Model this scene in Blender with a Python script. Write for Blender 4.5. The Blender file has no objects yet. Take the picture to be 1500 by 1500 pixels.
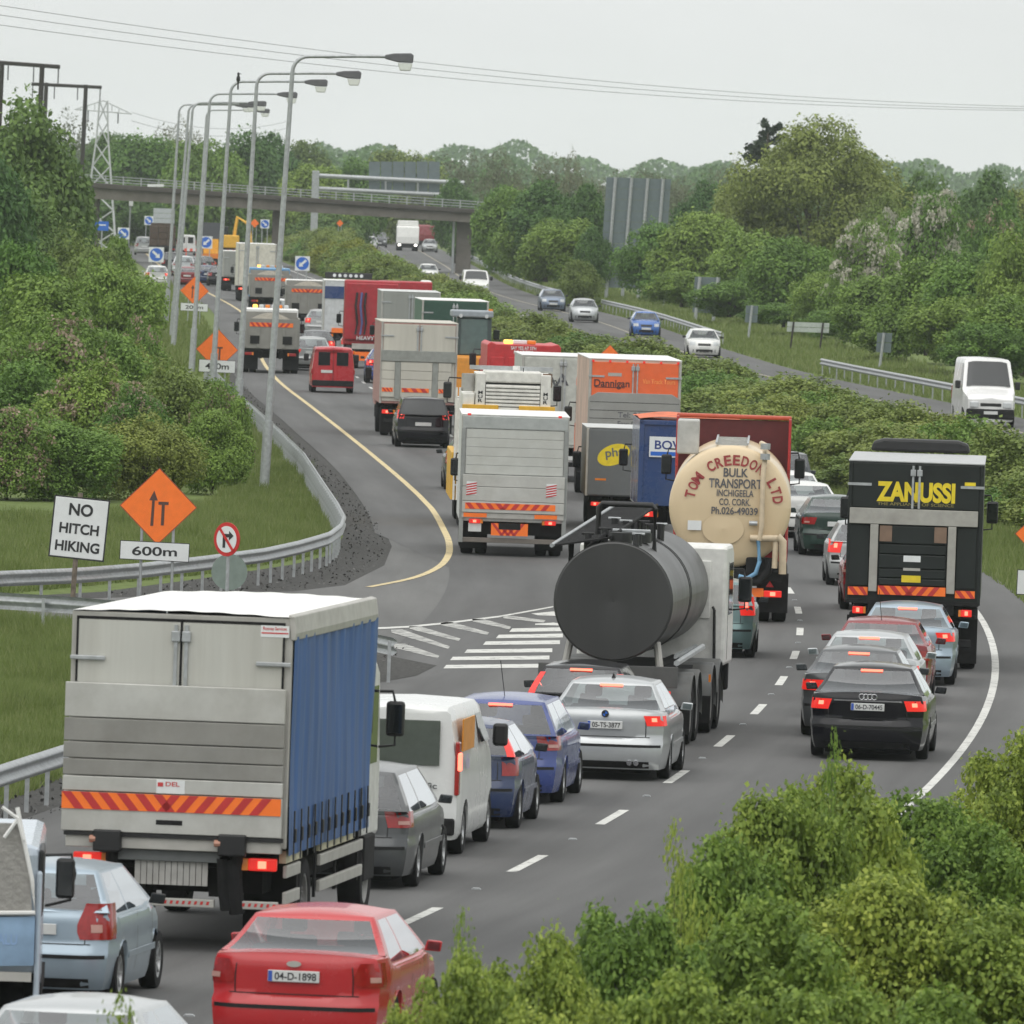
import bpy, bmesh, math, random
import numpy as np
from mathutils import Vector, Matrix
random.seed(7)
RNG = np.random.default_rng(11)
rad = math.radians
scene = bpy.context.scene
COL = scene.collection

# ------------------------------------------------------------------ camera
F_PX, CAM_H, HOR, ROLL = 17700.0, 8.9, 255.0, rad(1.9)
PITCH = math.atan((750 - HOR) / F_PX)
_F = Vector((0, math.cos(PITCH), -math.sin(PITCH)))
_U0 = Vector((0, math.sin(PITCH), math.cos(PITCH)))
_R0 = Vector((1, 0, 0))
_R = _R0 * math.cos(ROLL) + _U0 * math.sin(ROLL)
_U = _U0 * math.cos(ROLL) - _R0 * math.sin(ROLL)
CAMP = Vector((0, 0, CAM_H))
cd = bpy.data.cameras.new("camera"); cam = bpy.data.objects.new("camera", cd)
COL.objects.link(cam)
cam.matrix_world = Matrix(((_R.x, _U.x, -_F.x, 0), (_R.y, _U.y, -_F.y, 0), (_R.z, _U.z, -_F.z, CAM_H), (0, 0, 0, 1)))
cd.sensor_width = 36; cd.lens = F_PX / 1500 * 36; cd.clip_start = 1; cd.clip_end = 40000
cd.dof.use_dof = True; cd.dof.focus_distance = 230; cd.dof.aperture_fstop = 12
scene.camera = cam

# ------------------------------------------------------------------ sky, sun, exposure (overcast)
SUN_EL, SUN_AZ = rad(72), rad(205)
w = bpy.data.worlds.new("World"); scene.world = w; w.use_nodes = True
nt = w.node_tree; bg = nt.nodes["Background"]
sk = nt.nodes.new("ShaderNodeTexSky"); sk.sky_type = 'NISHITA'; sk.sun_disc = False
sk.sun_elevation = SUN_EL; sk.sun_rotation = SUN_AZ; sk.air_density = 1.0; sk.dust_density = 4.0
hs = nt.nodes.new("ShaderNodeHueSaturation"); hs.inputs["Saturation"].default_value = 0.10
mx = nt.nodes.new("ShaderNodeMix"); mx.data_type = 'RGBA'; mx.inputs[0].default_value = 0.80
nt.links.new(sk.outputs[0], hs.inputs["Color"]); nt.links.new(hs.outputs[0], mx.inputs[6])
mx.inputs[7].default_value = (8.1, 8.3, 8.25, 1)          # the cloud deck
tcw = nt.nodes.new("ShaderNodeTexCoord"); mpw = nt.nodes.new("ShaderNodeMapping"); mpw.inputs["Scale"].default_value = (1, 1, 3.5)
nzw = nt.nodes.new("ShaderNodeTexNoise"); nzw.inputs["Scale"].default_value = 16; nzw.inputs["Detail"].default_value = 4
nt.links.new(tcw.outputs["Generated"], mpw.inputs[0]); nt.links.new(mpw.outputs[0], nzw.inputs[0])
mrw = nt.nodes.new("ShaderNodeMapRange"); mrw.inputs[1].default_value = .3; mrw.inputs[2].default_value = .7; mrw.inputs[3].default_value = .945; mrw.inputs[4].default_value = 1.045
nt.links.new(nzw.outputs[0], mrw.inputs[0]); vmw = nt.nodes.new("ShaderNodeVectorMath"); vmw.operation = 'SCALE'
nt.links.new(mx.outputs[2], vmw.inputs[0]); nt.links.new(mrw.outputs[0], vmw.inputs["Scale"])
nt.links.new(vmw.outputs[0], bg.inputs[0]); bg.inputs[1].default_value = 0.1
sd = bpy.data.lights.new("sun", 'SUN'); sd.energy = 1.5; sd.angle = rad(95); sd.color = (1.0, 0.97, 0.93)
so = bpy.data.objects.new("sun", sd); COL.objects.link(so)
sdir = Vector((math.sin(SUN_AZ) * math.cos(SUN_EL), math.cos(SUN_AZ) * math.cos(SUN_EL), math.sin(SUN_EL)))
so.rotation_euler = sdir.to_track_quat('Z', 'Y').to_euler(); so.location = (0, 0, 60)
scene.view_settings.view_transform = 'Standard'; scene.view_settings.look = 'None'
scene.view_settings.exposure = 0.32; scene.view_settings.gamma = 1.0
scene.render.engine = 'CYCLES'
scene.cycles.max_bounces = 6; scene.cycles.transparent_max_bounces = 8; scene.cycles.volume_bounces = 3

# ------------------------------------------------------------------ pixel helpers (photo pixels, 1500 wide)
def G(px, py, z=0.0):
    d = _F * F_PX + _R * (px - 750) + _U * (750 - py)
    t = (z - CAM_H) / d.z
    return CAMP + d * t
def at(px, py, Y):
    d = _F * F_PX + _R * (px - 750) + _U * (750 - py)
    return CAMP + d * (Y / d.y)
def XP(Y, px, z=0.0):
    q = (px - 750) / F_PX
    # (X R.x + Y R.y + dz R.z) = q (X F.x + Y F.y + dz F.z)
    dz = z - CAM_H
    return (q * (Y * _F.y + dz * _F.z) - Y * _R.y - dz * _R.z) / (_R.x - q * _F.x)

# ------------------------------------------------------------------ mesh helpers
class MB:
    def __init__(s): s.v = []; s.f = []
    def add(s, vs, fs):
        n = len(s.v); s.v += [tuple(p) for p in vs]; s.f += [tuple(i + n for i in f) for f in fs]; return s
    def box(s, x0, x1, y0, y1, z0, z1):
        return s.add([(x0, y0, z0), (x1, y0, z0), (x1, y1, z0), (x0, y1, z0), (x0, y0, z1), (x1, y0, z1), (x1, y1, z1), (x0, y1, z1)],
                     [(3, 2, 1, 0), (4, 5, 6, 7), (0, 1, 5, 4), (1, 2, 6, 5), (2, 3, 7, 6), (3, 0, 4, 7)])
    def prism_x(s, poly, x0, x1):            # poly of (y,z)
        n = len(poly)
        return s.add([(x0, y, z) for y, z in poly] + [(x1, y, z) for y, z in poly],
                     [tuple(range(n)), tuple(range(2 * n - 1, n - 1, -1))] + [(i, i + n, (i + 1) % n + n, (i + 1) % n) for i in range(n)])
    def prism_y(s, poly, y0, y1):            # poly of (x,z)
        n = len(poly)
        return s.add([(x, y0, z) for x, z in poly] + [(x, y1, z) for x, z in poly],
                     [tuple(range(n)), tuple(range(2 * n - 1, n - 1, -1))] + [(i, i + n, (i + 1) % n + n, (i + 1) % n) for i in range(n)])
    def tube(s, pts, r, n=8, r1=None, cap=True):
        pts = [Vector(p) for p in pts]; rings = []
        for i, p in enumerate(pts):
            a = pts[max(i - 1, 0)]; b = pts[min(i + 1, len(pts) - 1)]
            t = (b - a).normalized(); q = t.to_track_quat('Z', 'X')
            rr = r if r1 is None else r + (r1 - r) * i / (len(pts) - 1)
            rings.append([p + q @ Vector((math.cos(k * 2 * math.pi / n) * rr, math.sin(k * 2 * math.pi / n) * rr, 0)) for k in range(n)])
        vs = [v for rg in rings for v in rg]; fs = []
        for i in range(len(pts) - 1):
            for k in range(n):
                fs.append((i * n + k, i * n + (k + 1) % n, (i + 1) * n + (k + 1) % n, (i + 1) * n + k))
        if cap: fs += [tuple(range(n - 1, -1, -1)), tuple(range(len(vs) - n, len(vs)))]
        return s.add(vs, fs)
    def lathe_x(s, prof, n=20, c=(0, 0, 0)):  # prof of (x, r): solid of revolution about X
        vs = [(c[0] + x, c[1] + r * math.cos(k * 2 * math.pi / n), c[2] + r * math.sin(k * 2 * math.pi / n)) for x, r in prof for k in range(n)]
        fs = [(i * n + k, (i + 1) * n + k, (i + 1) * n + (k + 1) % n, i * n + (k + 1) % n) for i in range(len(prof) - 1) for k in range(n)]
        return s.add(vs, fs)
    def grid(s, P, closed=False):             # P[i][j] points
        m, n = len(P), len(P[0])
        return s.add([p for r in P for p in r],
                     [(i * n + j, i * n + j + 1, (i + 1) * n + j + 1, (i + 1) * n + j) for i in range(m - 1) for j in range(n - 1)])
    def build(s, name, mat, parent=None, bevel=0, smooth=None, loc=None):
        me = bpy.data.meshes.new(name); me.from_pydata(s.v, [], s.f); me.update()
        return link(name, me, mat, parent, bevel, smooth, loc)
def link(name, me, mat, parent=None, bevel=0, smooth=None, loc=None):
    if not me.materials: me.materials.append(mat)
    if smooth is not None:
        me.shade_smooth(); me.set_sharp_from_angle(angle=rad(smooth))
    o = bpy.data.objects.new(name, me); COL.objects.link(o)
    if parent is not None: o.parent = parent
    if loc is not None: o.location = loc
    if bevel:
        b = o.modifiers.new("bevel", 'BEVEL'); b.width = bevel; b.segments = 2; b.limit_method = 'ANGLE'; b.angle_limit = rad(40)
    return o
def box(name, mat, parent, x0, x1, y0, y1, z0, z1, bevel=0.012):
    return MB().box(x0, x1, y0, y1, z0, z1).build(name, mat, parent, bevel)
def tag(o, label, cat, group=None, kind=None):
    if label: o["label"] = label
    if cat: o["category"] = cat
    if group: o["group"] = group
    if kind: o["kind"] = kind
    return o
def struct(o): o["kind"] = "structure"; return o
def empty(name, loc, rz=0.0, label=None, cat=None, group=None):
    o = bpy.data.objects.new(name, None); COL.objects.link(o); o.empty_display_size = .2
    o.location = loc; o.rotation_euler = (0, 0, rz)
    return tag(o, label, cat, group)
def copy_tree(root, loc, rz=0.0, scale=None, label=None, group=None):
    def rec(o, par):
        c = o.copy(); COL.objects.link(c); c.parent = par
        for ch in list(o.children): rec(ch, c)
        return c
    r = rec(root, None); r.location = loc; r.rotation_euler = (0, 0, rz)
    if scale: r.scale = scale
    if label: r["label"] = label
    if group: r["group"] = group
    return r
def text_mesh(s, mat, parent, x, y, z, w=None, h=None, name="lettering", align='CENTER', rot=None, bold=.018):
    cu = bpy.data.curves.new("t", 'FONT'); cu.body = s; cu.size = 1; cu.extrude = 0; cu.offset = bold
    ob = bpy.data.objects.new("t", cu)
    me = bpy.data.meshes.new_from_object(ob); bpy.data.objects.remove(ob); bpy.data.curves.remove(cu)
    co = np.zeros(len(me.vertices) * 3); me.vertices.foreach_get("co", co); co = co.reshape(-1, 3)
    lo, hi = co.min(0), co.max(0)
    sc = np.array([1.0, 1.0])
    if h: sc[:] = h / (hi[1] - lo[1])
    if w: sc[0] = w / (hi[0] - lo[0]); sc[1] = sc[1] if h else sc[0]
    c2 = (co[:, :2] - (lo[:2] + hi[:2]) / 2) * sc
    out = np.zeros_like(co); out[:, 0] = c2[:, 0]; out[:, 2] = c2[:, 1]; out[:, 1] = 0
    me.vertices.foreach_set("co", out.ravel()); me.update(); me.materials.clear()
    o = link(name, me, mat, parent); o.location = (x, y, z)
    if rot: o.rotation_euler = rot
    return o

# ------------------------------------------------------------------ materials
_M = {}
def mat(name, col, rough=.5, metal=0., var=.12, scale=6., bump=0., spec=.5, emit=0., ecol=None, dirt=0., dcol=(.16, .14, .11), coat=0., streak=False):
    if name in _M: return _M[name]
    m = bpy.data.materials.new(name); m.use_nodes = True; _M[name] = m
    n = m.node_tree.nodes; l = m.node_tree.links; p = n["Principled BSDF"]
    tc = n.new("ShaderNodeTexCoord"); nz = n.new("ShaderNodeTexNoise"); nz.inputs["Scale"].default_value = scale; nz.inputs["Detail"].default_value = 6
    if streak:
        mp = n.new("ShaderNodeMapping"); mp.inputs["Scale"].default_value = (1.0, 1.0, .08)
        l.new(tc.outputs["Object"], mp.inputs[0]); l.new(mp.outputs[0], nz.inputs[0])
    else: l.new(tc.outputs["Object"], nz.inputs[0])
    cr = n.new("ShaderNodeValToRGB"); l.new(nz.outputs[0], cr.inputs[0])
    cr.color_ramp.elements[0].position = .3; cr.color_ramp.elements[1].position = .7
    a = [max(0, c * (1 - var)) for c in col]; b = [min(1, c * (1 + var)) for c in col]
    cr.color_ramp.elements[0].color = (*a, 1); cr.color_ramp.elements[1].color = (*b, 1)
    outc = cr.outputs[0]
    if dirt:
        n2 = n.new("ShaderNodeTexNoise"); n2.inputs["Scale"].default_value = scale * .45; n2.inputs["Detail"].default_value = 8; n2.inputs["Roughness"].default_value = .7
        if streak: l.new(mp.outputs[0], n2.inputs[0])
        else: l.new(tc.outputs["Object"], n2.inputs[0])
        mr = n.new("ShaderNodeMapRange"); mr.inputs[1].default_value = .42; mr.inputs[2].default_value = .8; mr.inputs[4].default_value = dirt
        l.new(n2.outputs[0], mr.inputs[0])
        mi = n.new("ShaderNodeMix"); mi.data_type = 'RGBA'; l.new(mr.outputs[0], mi.inputs[0]); l.new(outc, mi.inputs[6]); mi.inputs[7].default_value = (*dcol, 1)
        outc = mi.outputs[2]
        rr = n.new("ShaderNodeMapRange"); rr.inputs[1].default_value = 0; rr.inputs[2].default_value = 1; rr.inputs[3].default_value = rough; rr.inputs[4].default_value = min(1, rough + .35)
        l.new(mr.outputs[0], rr.inputs[0]); l.new(rr.outputs[0], p.inputs["Roughness"])
    else: p.inputs["Roughness"].default_value = rough
    l.new(outc, p.inputs["Base Color"])
    p.inputs["Metallic"].default_value = metal; p.inputs["Specular IOR Level"].default_value = spec
    if coat: p.inputs["Coat Weight"].default_value = coat; p.inputs["Coat Roughness"].default_value = .06
    if bump:
        bp = n.new("ShaderNodeBump"); bp.inputs["Strength"].default_value = bump; bp.inputs["Distance"].default_value = .02
        l.new(nz.outputs[0], bp.inputs["Height"]); l.new(bp.outputs[0], p.inputs["Normal"])
    if emit: p.inputs["Emission Color"].default_value = (*(ecol or col), 1); p.inputs["Emission Strength"].default_value = emit
    return m
def paint(name, col, dirt=.25, rough=.26, metal=0.): return mat("paint_" + name, col, rough, metal, .05, 3., coat=.4, dirt=dirt)
BLACK = mat("black_plastic", (.010, .010, .011), .5, var=.3)
DARK = mat("chassis_dark", (.014, .014, .015), .8, var=.4, dirt=.4, dcol=(.045, .042, .04), spec=.2)
RUBBER = mat("tyre_rubber", (.013, .013, .014), .9, var=.3, dirt=.3, dcol=(.045, .042, .04), spec=.25)
RIM = mat("alloy_rim", (.42, .43, .44), .35, .8, dirt=.4)
STEELRIM = mat("steel_wheel", (.22, .22, .22), .6, .3, dirt=.5)
GALV = mat("galvanised_steel", (.42, .44, .45), .5, .55, .16, 9., dirt=.25)
ALU = mat("weathered_aluminium", (.44, .43, .40), .5, .25, .10, 5., dirt=.35, dcol=(.25, .235, .20))
CHROME = mat("chrome", (.7, .7, .72), .15, 1.)
def glassmat(name, tint, gloss):
    m = bpy.data.materials.new(name); m.use_nodes = True; n = m.node_tree.nodes; l = m.node_tree.links; n.remove(n["Principled BSDF"])
    tr = n.new("ShaderNodeBsdfTransparent"); tc = n.new("ShaderNodeTexCoord"); nz = n.new("ShaderNodeTexNoise"); nz.inputs["Scale"].default_value = 2.5; l.new(tc.outputs["Object"], nz.inputs[0])
    cr = n.new("ShaderNodeValToRGB"); cr.color_ramp.elements[0].color = (*[c * .9 for c in tint], 1); cr.color_ramp.elements[1].color = (*[min(1, c * 1.1) for c in tint], 1); l.new(nz.outputs[0], cr.inputs[0]); l.new(cr.outputs[0], tr.inputs[0])
    g = n.new("ShaderNodeBsdfGlossy"); g.inputs["Roughness"].default_value = .03; g.inputs[0].default_value = (.95, .97, 1, 1)
    f = n.new("ShaderNodeFresnel"); f.inputs[0].default_value = 1.5; ad = n.new("ShaderNodeMath"); ad.operation = 'MULTIPLY_ADD'; l.new(f.outputs[0], ad.inputs[0]); ad.inputs[1].default_value = gloss; ad.inputs[2].default_value = .02
    mx_ = n.new("ShaderNodeMixShader"); l.new(ad.outputs[0], mx_.inputs[0]); l.new(tr.outputs[0], mx_.inputs[1]); l.new(g.outputs[0], mx_.inputs[2]); l.new(mx_.outputs[0], n["Material Output"].inputs[0])
    return m
GLASS = glassmat("car_glass", (.50, .55, .54), 1.8)
GLASSD = mat("dark_glass", (.012, .015, .017), .06, var=.1, spec=.6)
WIND = glassmat("windscreen_glass", (.55, .60, .58), 1.4)
REDL = mat("tail_lens", (.32, .012, .012), .2, var=.15, scale=20, coat=.5)
REDLIT = mat("tail_lens_lit", (.5, .02, .015), .25, emit=.38, ecol=(1, .03, .02), var=.05)
REDHOT = mat("brake_bulb_lit", (.9, .2, .15), .25, emit=2.4, ecol=(1, .14, .08), var=.05)
AMBER = mat("amber_lens", (.75, .22, .02), .25, var=.1, coat=.4)
AMBERLIT = mat("amber_lit", (.9, .4, .05), .3, emit=2.0, ecol=(1, .5, .1))
HEADL = mat("headlamp_lens", (.55, .57, .58), .12, var=.15, coat=.6)
HEADLIT = mat("headlamp_lit", (.9, .9, .85), .2, emit=3.5, ecol=(1, .97, .88))
PLATE = mat("plate_white", (.62, .63, .62), .45, var=.06, dirt=.15)
PLATETX = mat("plate_ink", (.03, .03, .035), .6)
PLATEBL = mat("plate_blue", (.03, .09, .42), .5)
WHITEP = mat("white_paint", (.78, .78, .76), .45, var=.05, dirt=.18)
ORANGEF = mat("orange_reflective", (.95, .19, .02), .5, var=.06)
REDF = mat("red_reflective", (.50, .03, .03), .5, var=.08)
SIGNW = mat("sign_white", (.74, .76, .76), .45, var=.04, dirt=.12)
SIGNB = mat("sign_blue", (.02, .13, .55), .45, var=.05)
SIGNBACK = mat("sign_back_grey", (.14, .175, .185), .55, .2, .08, 3.)
SIGNK = mat("sign_black", (.02, .02, .022), .5)
BROWNK = mat("sign_dark_brown", (.09, .045, .035), .5)
# ------------------------------------------------------------------ road lines in plan
def herm(xs, ys):
    xs = np.array(xs, float); ys = np.array(ys, float)
    d = np.gradient(ys, xs)
    def f(x):
        x = np.asarray(x, float); i = np.clip(np.searchsorted(xs, x) - 1, 0, len(xs) - 2)
        h = xs[i + 1] - xs[i]; t = (x - xs[i]) / h
        r = (2*t**3 - 3*t**2 + 1)*ys[i] + (t**3 - 2*t**2 + t)*h*d[i] + (-2*t**3 + 3*t**2)*ys[i+1] + (t**3 - t**2)*h*d[i+1]
        return r
    return f
DASHPX = [(770,1265),(898,1197),(995,1137),(1065,1084),(1115,1037),(1145,995),(1162,957),(1170,920),(1170,887)]
_dp = [G(*p) for p in DASHPX]
_q = np.polyfit([p.y for p in _dp], [p.x for p in _dp], 2)
YELPX = [(655,797),(632,745),(600,713),(500,630),(410,560),(348,453),(307,430),(248,398),(199,357)]
_yp = [G(*p) for p in YELPX]
YEL = herm([p.y for p in _yp] + [2600], [p.x for p in _yp] + [_yp[-1].x - .042 * (2600 - _yp[-1].y)])
W3 = 7.35                                          # yellow line to the dashes between lanes one and two
_ys = [60, 90, 120, 150, 180, 205, 230, 254]
_my = _ys + [300, 345, 415, 500, 620, 754, 850, 1003, 1346, 2600]
_mx = [float(np.polyval(_q, y)) for y in _ys] + [float(YEL(y)) + W3 for y in _my[len(_ys):]]
MID = herm(_my, _mx)
def HEAD(Y): return math.atan((float(MID(Y + 6)) - float(MID(Y - 6))) / 12)
OPPX = [(1490,632),(1290,587),(1100,545),(985,510),(876,471),(740,435),(648,387),(612,366)]
_op = [G(*p) for p in OPPX]
_o0 = _op[0]
OPP = herm([60, 250] + [p.y for p in _op] + [2600], [_o0.x + .064*(_o0.y-60), _o0.x + .064*(_o0.y-250)] + [p.x for p in _op] + [_op[-1].x - .035*(2600-_op[-1].y)])
def OHEAD(Y): return math.atan((float(OPP(Y + 6)) - float(OPP(Y - 6))) / 12)
YST = np.concatenate([np.arange(60, 420, 4.), np.arange(420, 1000, 10.), np.arange(1000, 2601, 40.)])
def strip(name, fl, fr, ys, z, m, parent=None, uv=True, n=2, ref=None):
    vs, fs, uvs = [], [], []
    for y in ys:
        a, b = float(fl(y)), float(fr(y))
        for k in range(n): vs.append((a + (b - a) * k / (n - 1), y, z))
    for i in range(len(ys) - 1):
        for k in range(n - 1): fs.append((i*n + k, i*n + k + 1, (i+1)*n + k + 1, (i+1)*n + k))
    me = bpy.data.meshes.new(name); me.from_pydata(vs, [], fs); me.update()
    if uv:
        r = ref or MID
        u = me.uv_layers.new(name="UVMap")
        for lp in me.loops:
            v = vs[lp.vertex_index]; u.data[lp.index].uv = (v[0] - float(r(v[1])), v[1])
    return link(name, me, m, parent)
def polysheet(name, pts, z, m, parent=None):
    bm = bmesh.new(); f = bm.faces.new([bm.verts.new((p[0], p[1], z)) for p in pts])
    if f.normal.z < 0: f.normal_flip()
    f.normal_update()
    if f.normal.z < 0: f.normal_flip()
    bmesh.ops.triangulate(bm, faces=bm.faces[:]); me = bpy.data.meshes.new(name); bm.to_mesh(me); bm.free()
    return link(name, me, m, parent)

# ------------------------------------------------------------------ surface materials
def asphalt(name, base, use_uv):
    m = bpy.data.materials.new(name); m.use_nodes = True; n = m.node_tree.nodes; l = m.node_tree.links; p = n["Principled BSDF"]
    tc = n.new("ShaderNodeTexCoord"); src = tc.outputs["UV"] if use_uv else tc.outputs["Object"]
    def noise(sc, mul, det=6, ro=.6):
        mp = n.new("ShaderNodeMapping"); mp.inputs["Scale"].default_value = mul; l.new(src, mp.inputs[0])
        z = n.new("ShaderNodeTexNoise"); z.inputs["Scale"].default_value = sc; z.inputs["Detail"].default_value = det; z.inputs["Roughness"].default_value = ro
        l.new(mp.outputs[0], z.inputs[0]); return z.outputs[0]
    fine = noise(28, (1, 1, 1), 4, .8); streak = noise(1.3, (1, .035, 1), 6); patch = noise(.22, (1, .12, 1), 5, .65)
    def mr(x, lo, hi):
        r = n.new("ShaderNodeMapRange"); r.inputs[1].default_value = .3; r.inputs[2].default_value = .7; r.inputs[3].default_value = lo; r.inputs[4].default_value = hi; l.new(x, r.inputs[0]); return r.outputs[0]
    def mul(a, b):
        q = n.new("ShaderNodeMath"); q.operation = 'MULTIPLY'; l.new(a, q.inputs[0]); l.new(b, q.inputs[1]); return q.outputs[0]
    k = mul(mul(mr(fine, .72, 1.28), mr(streak, .80, 1.2)), mr(patch, .78, 1.2))
    crk = noise(2.2, (1, .3, 1), 10, .8); cm = n.new("ShaderNodeMapRange"); cm.inputs[1].default_value = .60; cm.inputs[2].default_value = .72; cm.inputs[3].default_value = 1; cm.inputs[4].default_value = .6; l.new(crk, cm.inputs[0]); k = mul(k, cm.outputs[0])
    if use_uv:                                          # oil-darkened lane middles, polished wheel tracks
        sp = n.new("ShaderNodeSeparateXYZ"); l.new(src, sp.inputs[0]); m1 = n.new("ShaderNodeMath"); m1.operation = 'MULTIPLY'; l.new(sp.outputs[0], m1.inputs[0]); m1.inputs[1].default_value = 4 * math.pi / 3.75
        m2_ = n.new("ShaderNodeMath"); m2_.operation = 'COSINE'; l.new(m1.outputs[0], m2_.inputs[0]); m3 = n.new("ShaderNodeMath"); m3.operation = 'MULTIPLY_ADD'; l.new(m2_.outputs[0], m3.inputs[0]); m3.inputs[1].default_value = -.085; m3.inputs[2].default_value = 1.0; k = mul(k, m3.outputs[0])
    c = n.new("ShaderNodeMix"); c.data_type = 'RGBA'; c.blend_type = 'MULTIPLY'; c.inputs[0].default_value = 1
    c.inputs[6].default_value = (*base, 1); cb = n.new("ShaderNodeCombineColor"); [l.new(k, cb.inputs[i]) for i in range(3)]
    l.new(cb.outputs[0], c.inputs[7]); l.new(c.outputs[2], p.inputs["Base Color"]); p.inputs["Roughness"].default_value = .82
    b = n.new("ShaderNodeBump"); b.inputs["Strength"].default_value = .25; b.inputs["Distance"].default_value = .01; l.new(fine, b.inputs["Height"]); l.new(b.outputs[0], p.inputs["Normal"])
    return m
ASPH = asphalt("asphalt_main", (.082, .082, .081), True)
ASPH2 = asphalt("asphalt_slip", (.100, .100, .097), False)
def two_tone(name, a, b, scale, rough=.95, bump=.5, det=8, c=None):
    m = bpy.data.materials.new(name); m.use_nodes = True; n = m.node_tree.nodes; l = m.node_tree.links; p = n["Principled BSDF"]
    tc = n.new("ShaderNodeTexCoord"); z = n.new("ShaderNodeTexNoise"); z.inputs["Scale"].default_value = scale; z.inputs["Detail"].default_value = det; z.inputs["Roughness"].default_value = .75
    l.new(tc.outputs["Object"], z.inputs[0]); cr = n.new("ShaderNodeValToRGB"); l.new(z.outputs[0], cr.inputs[0])
    cr.color_ramp.elements[0].position = .35; cr.color_ramp.elements[1].position = .66
    cr.color_ramp.elements[0].color = (*a, 1); cr.color_ramp.elements[1].color = (*b, 1)
    l.new(cr.outputs[0], p.inputs["Base Color"]); p.inputs["Roughness"].default_value = rough; p.inputs["Specular IOR Level"].default_value = .2
    bp = n.new("ShaderNodeBump"); bp.inputs["Strength"].default_value = bump; bp.inputs["Distance"].default_value = .05; l.new(z.outputs[0], bp.inputs["Height"]); l.new(bp.outputs[0], p.inputs["Normal"])
    return m
GRASSG = two_tone("grass_ground", (.085, .118, .032), (.145, .19, .058), 2.2)
GRAVEL = two_tone("gravel", (.028, .028, .027), (.10, .098, .094), 9.)
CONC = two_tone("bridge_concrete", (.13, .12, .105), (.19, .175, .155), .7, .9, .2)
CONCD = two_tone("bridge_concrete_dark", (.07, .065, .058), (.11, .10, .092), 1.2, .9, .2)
def wornpaint(name, col, lo=.33, hi=.42, under=(.12, .12, .118), sc=3.):
    m = bpy.data.materials.new(name); m.use_nodes = True; n = m.node_tree.nodes; l = m.node_tree.links; p = n["Principled BSDF"]
    tc = n.new("ShaderNodeTexCoord"); z = n.new("ShaderNodeTexNoise"); z.inputs["Scale"].default_value = sc; z.inputs["Detail"].default_value = 9; z.inputs["Roughness"].default_value = .75
    l.new(tc.outputs["Object"], z.inputs[0]); cr = n.new("ShaderNodeValToRGB"); l.new(z.outputs[0], cr.inputs[0])
    cr.color_ramp.elements[0].position = lo; cr.color_ramp.elements[1].position = hi
    cr.color_ramp.elements[0].color = (*under, 1); cr.color_ramp.elements[1].color = (*col, 1)
    l.new(cr.outputs[0], p.inputs["Base Color"]); p.inputs["Roughness"].default_value = .7
    return m
LINEW = wornpaint("road_white", (.56, .56, .53), .36, .47); LINEWORN = wornpaint("road_white_worn", (.48, .48, .45), .42, .56)
LINEY = wornpaint("road_yellow", (.58, .47, .25), .36, .46)

# ------------------------------------------------------------------ ground and roads
gnd = MB(); S = 3500
gx = [-S, -900, -300, -80, 80, 300, 900, S]; gy = [-300, 60, 300, 700, 1300, 2600, 4000, 5200]
gnd.grid([[(x, y, -.03) for x in gx] for y in gy])
struct(gnd.build("ground", GRASSG))
def ramp(Y, a, b): return min(1, max(0, (Y - a) / (b - a)))
road = struct(strip("road", lambda y: MID(y) - 7.45 - 1.6 * ramp(y, 272, 296), lambda y: MID(y) + 3.75 + 1.35, YST, 0.0, ASPH, n=6))
oroad = struct(strip("opposite_road", lambda y: OPP(y) - 8.4, lambda y: OPP(y) + 2.9, YST, 0.0, ASPH, n=6, ref=OPP))
SLP = [(574,800),(563,828),(505,857),(430,866),(200,874),(-300,892),(-300,930),(0,910),(300,925),(480,943),(575,962),(640,977),(830,985),(900,900),(800,800),(640,690),(533,716),(556,760)]
slip = struct(polysheet("slip_road", [G(*p) for p in SLP], -.004, ASPH2))
GRV = [(330,560),(352,600),(404,640),(450,692),(490,745),(503,785),(485,812),(430,826),(300,846),(150,866),(-100,880),(-100,886),(200,874),(430,866),(505,857),(563,828),(640,815),(625,790),(600,745),(555,695),(470,630),(405,575),(350,525)]
grv = struct(polysheet("gravel_verge", [G(*p) for p in GRV], -.010, GRAVEL))
gst = struct(strip("gravel_shoulder", lambda y: MID(y) - 8.9, lambda y: MID(y) - 7.0, np.arange(60, 235, 4.), -.012, GRAVEL))
ns = struct(polysheet("gravel_nose", [G(*p) for p in [(560,955),(575,962),(640,975),(610,990),(500,1010),(440,975)]], .004, GRAVEL))

def quadstrip(name, pts_l, pts_r, z, m, parent):
    n = len(pts_l); v = [(p[0], p[1], z) for p in pts_l] + [(p[0], p[1], z) for p in pts_r]
    f = [(i, i + n, i + 1 + n, i + 1) for i in range(n - 1)]
    return MB().add(v, f).build(name, m, parent)
Y0 = _dp[0].y
for k in range(-6, 60):
    y = Y0 + 12 * k - 2
    if y < 70: continue
    ys = np.linspace(y, y + 4, 5); wd = .07
    quadstrip("lane_dash", [(float(MID(a)) - wd, a) for a in ys], [(float(MID(a)) + wd, a) for a in ys], .004, LINEW, road)
    if k < 14:
        x = float(MID(y + 8)); MB().prism_y([(x - .06, .0), (x + .06, .0), (x + .04, .018), (x - .04, .018)], y + 7.95, y + 8.1).build("cats_eye", GALV, road)
    if y > 330:
        quadstrip("lane_dash", [(float(MID(a)) - 3.75 - .06, a) for a in ys], [(float(MID(a)) - 3.75 + .06, a) for a in ys], .004, LINEW, road)
ys = [y for y in YST if y < 2600]
quadstrip("edge_line", [(float(MID(a)) + 3.72, a) for a in ys], [(float(MID(a)) + 3.855, a) for a in ys], .004, LINEW, road)
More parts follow.
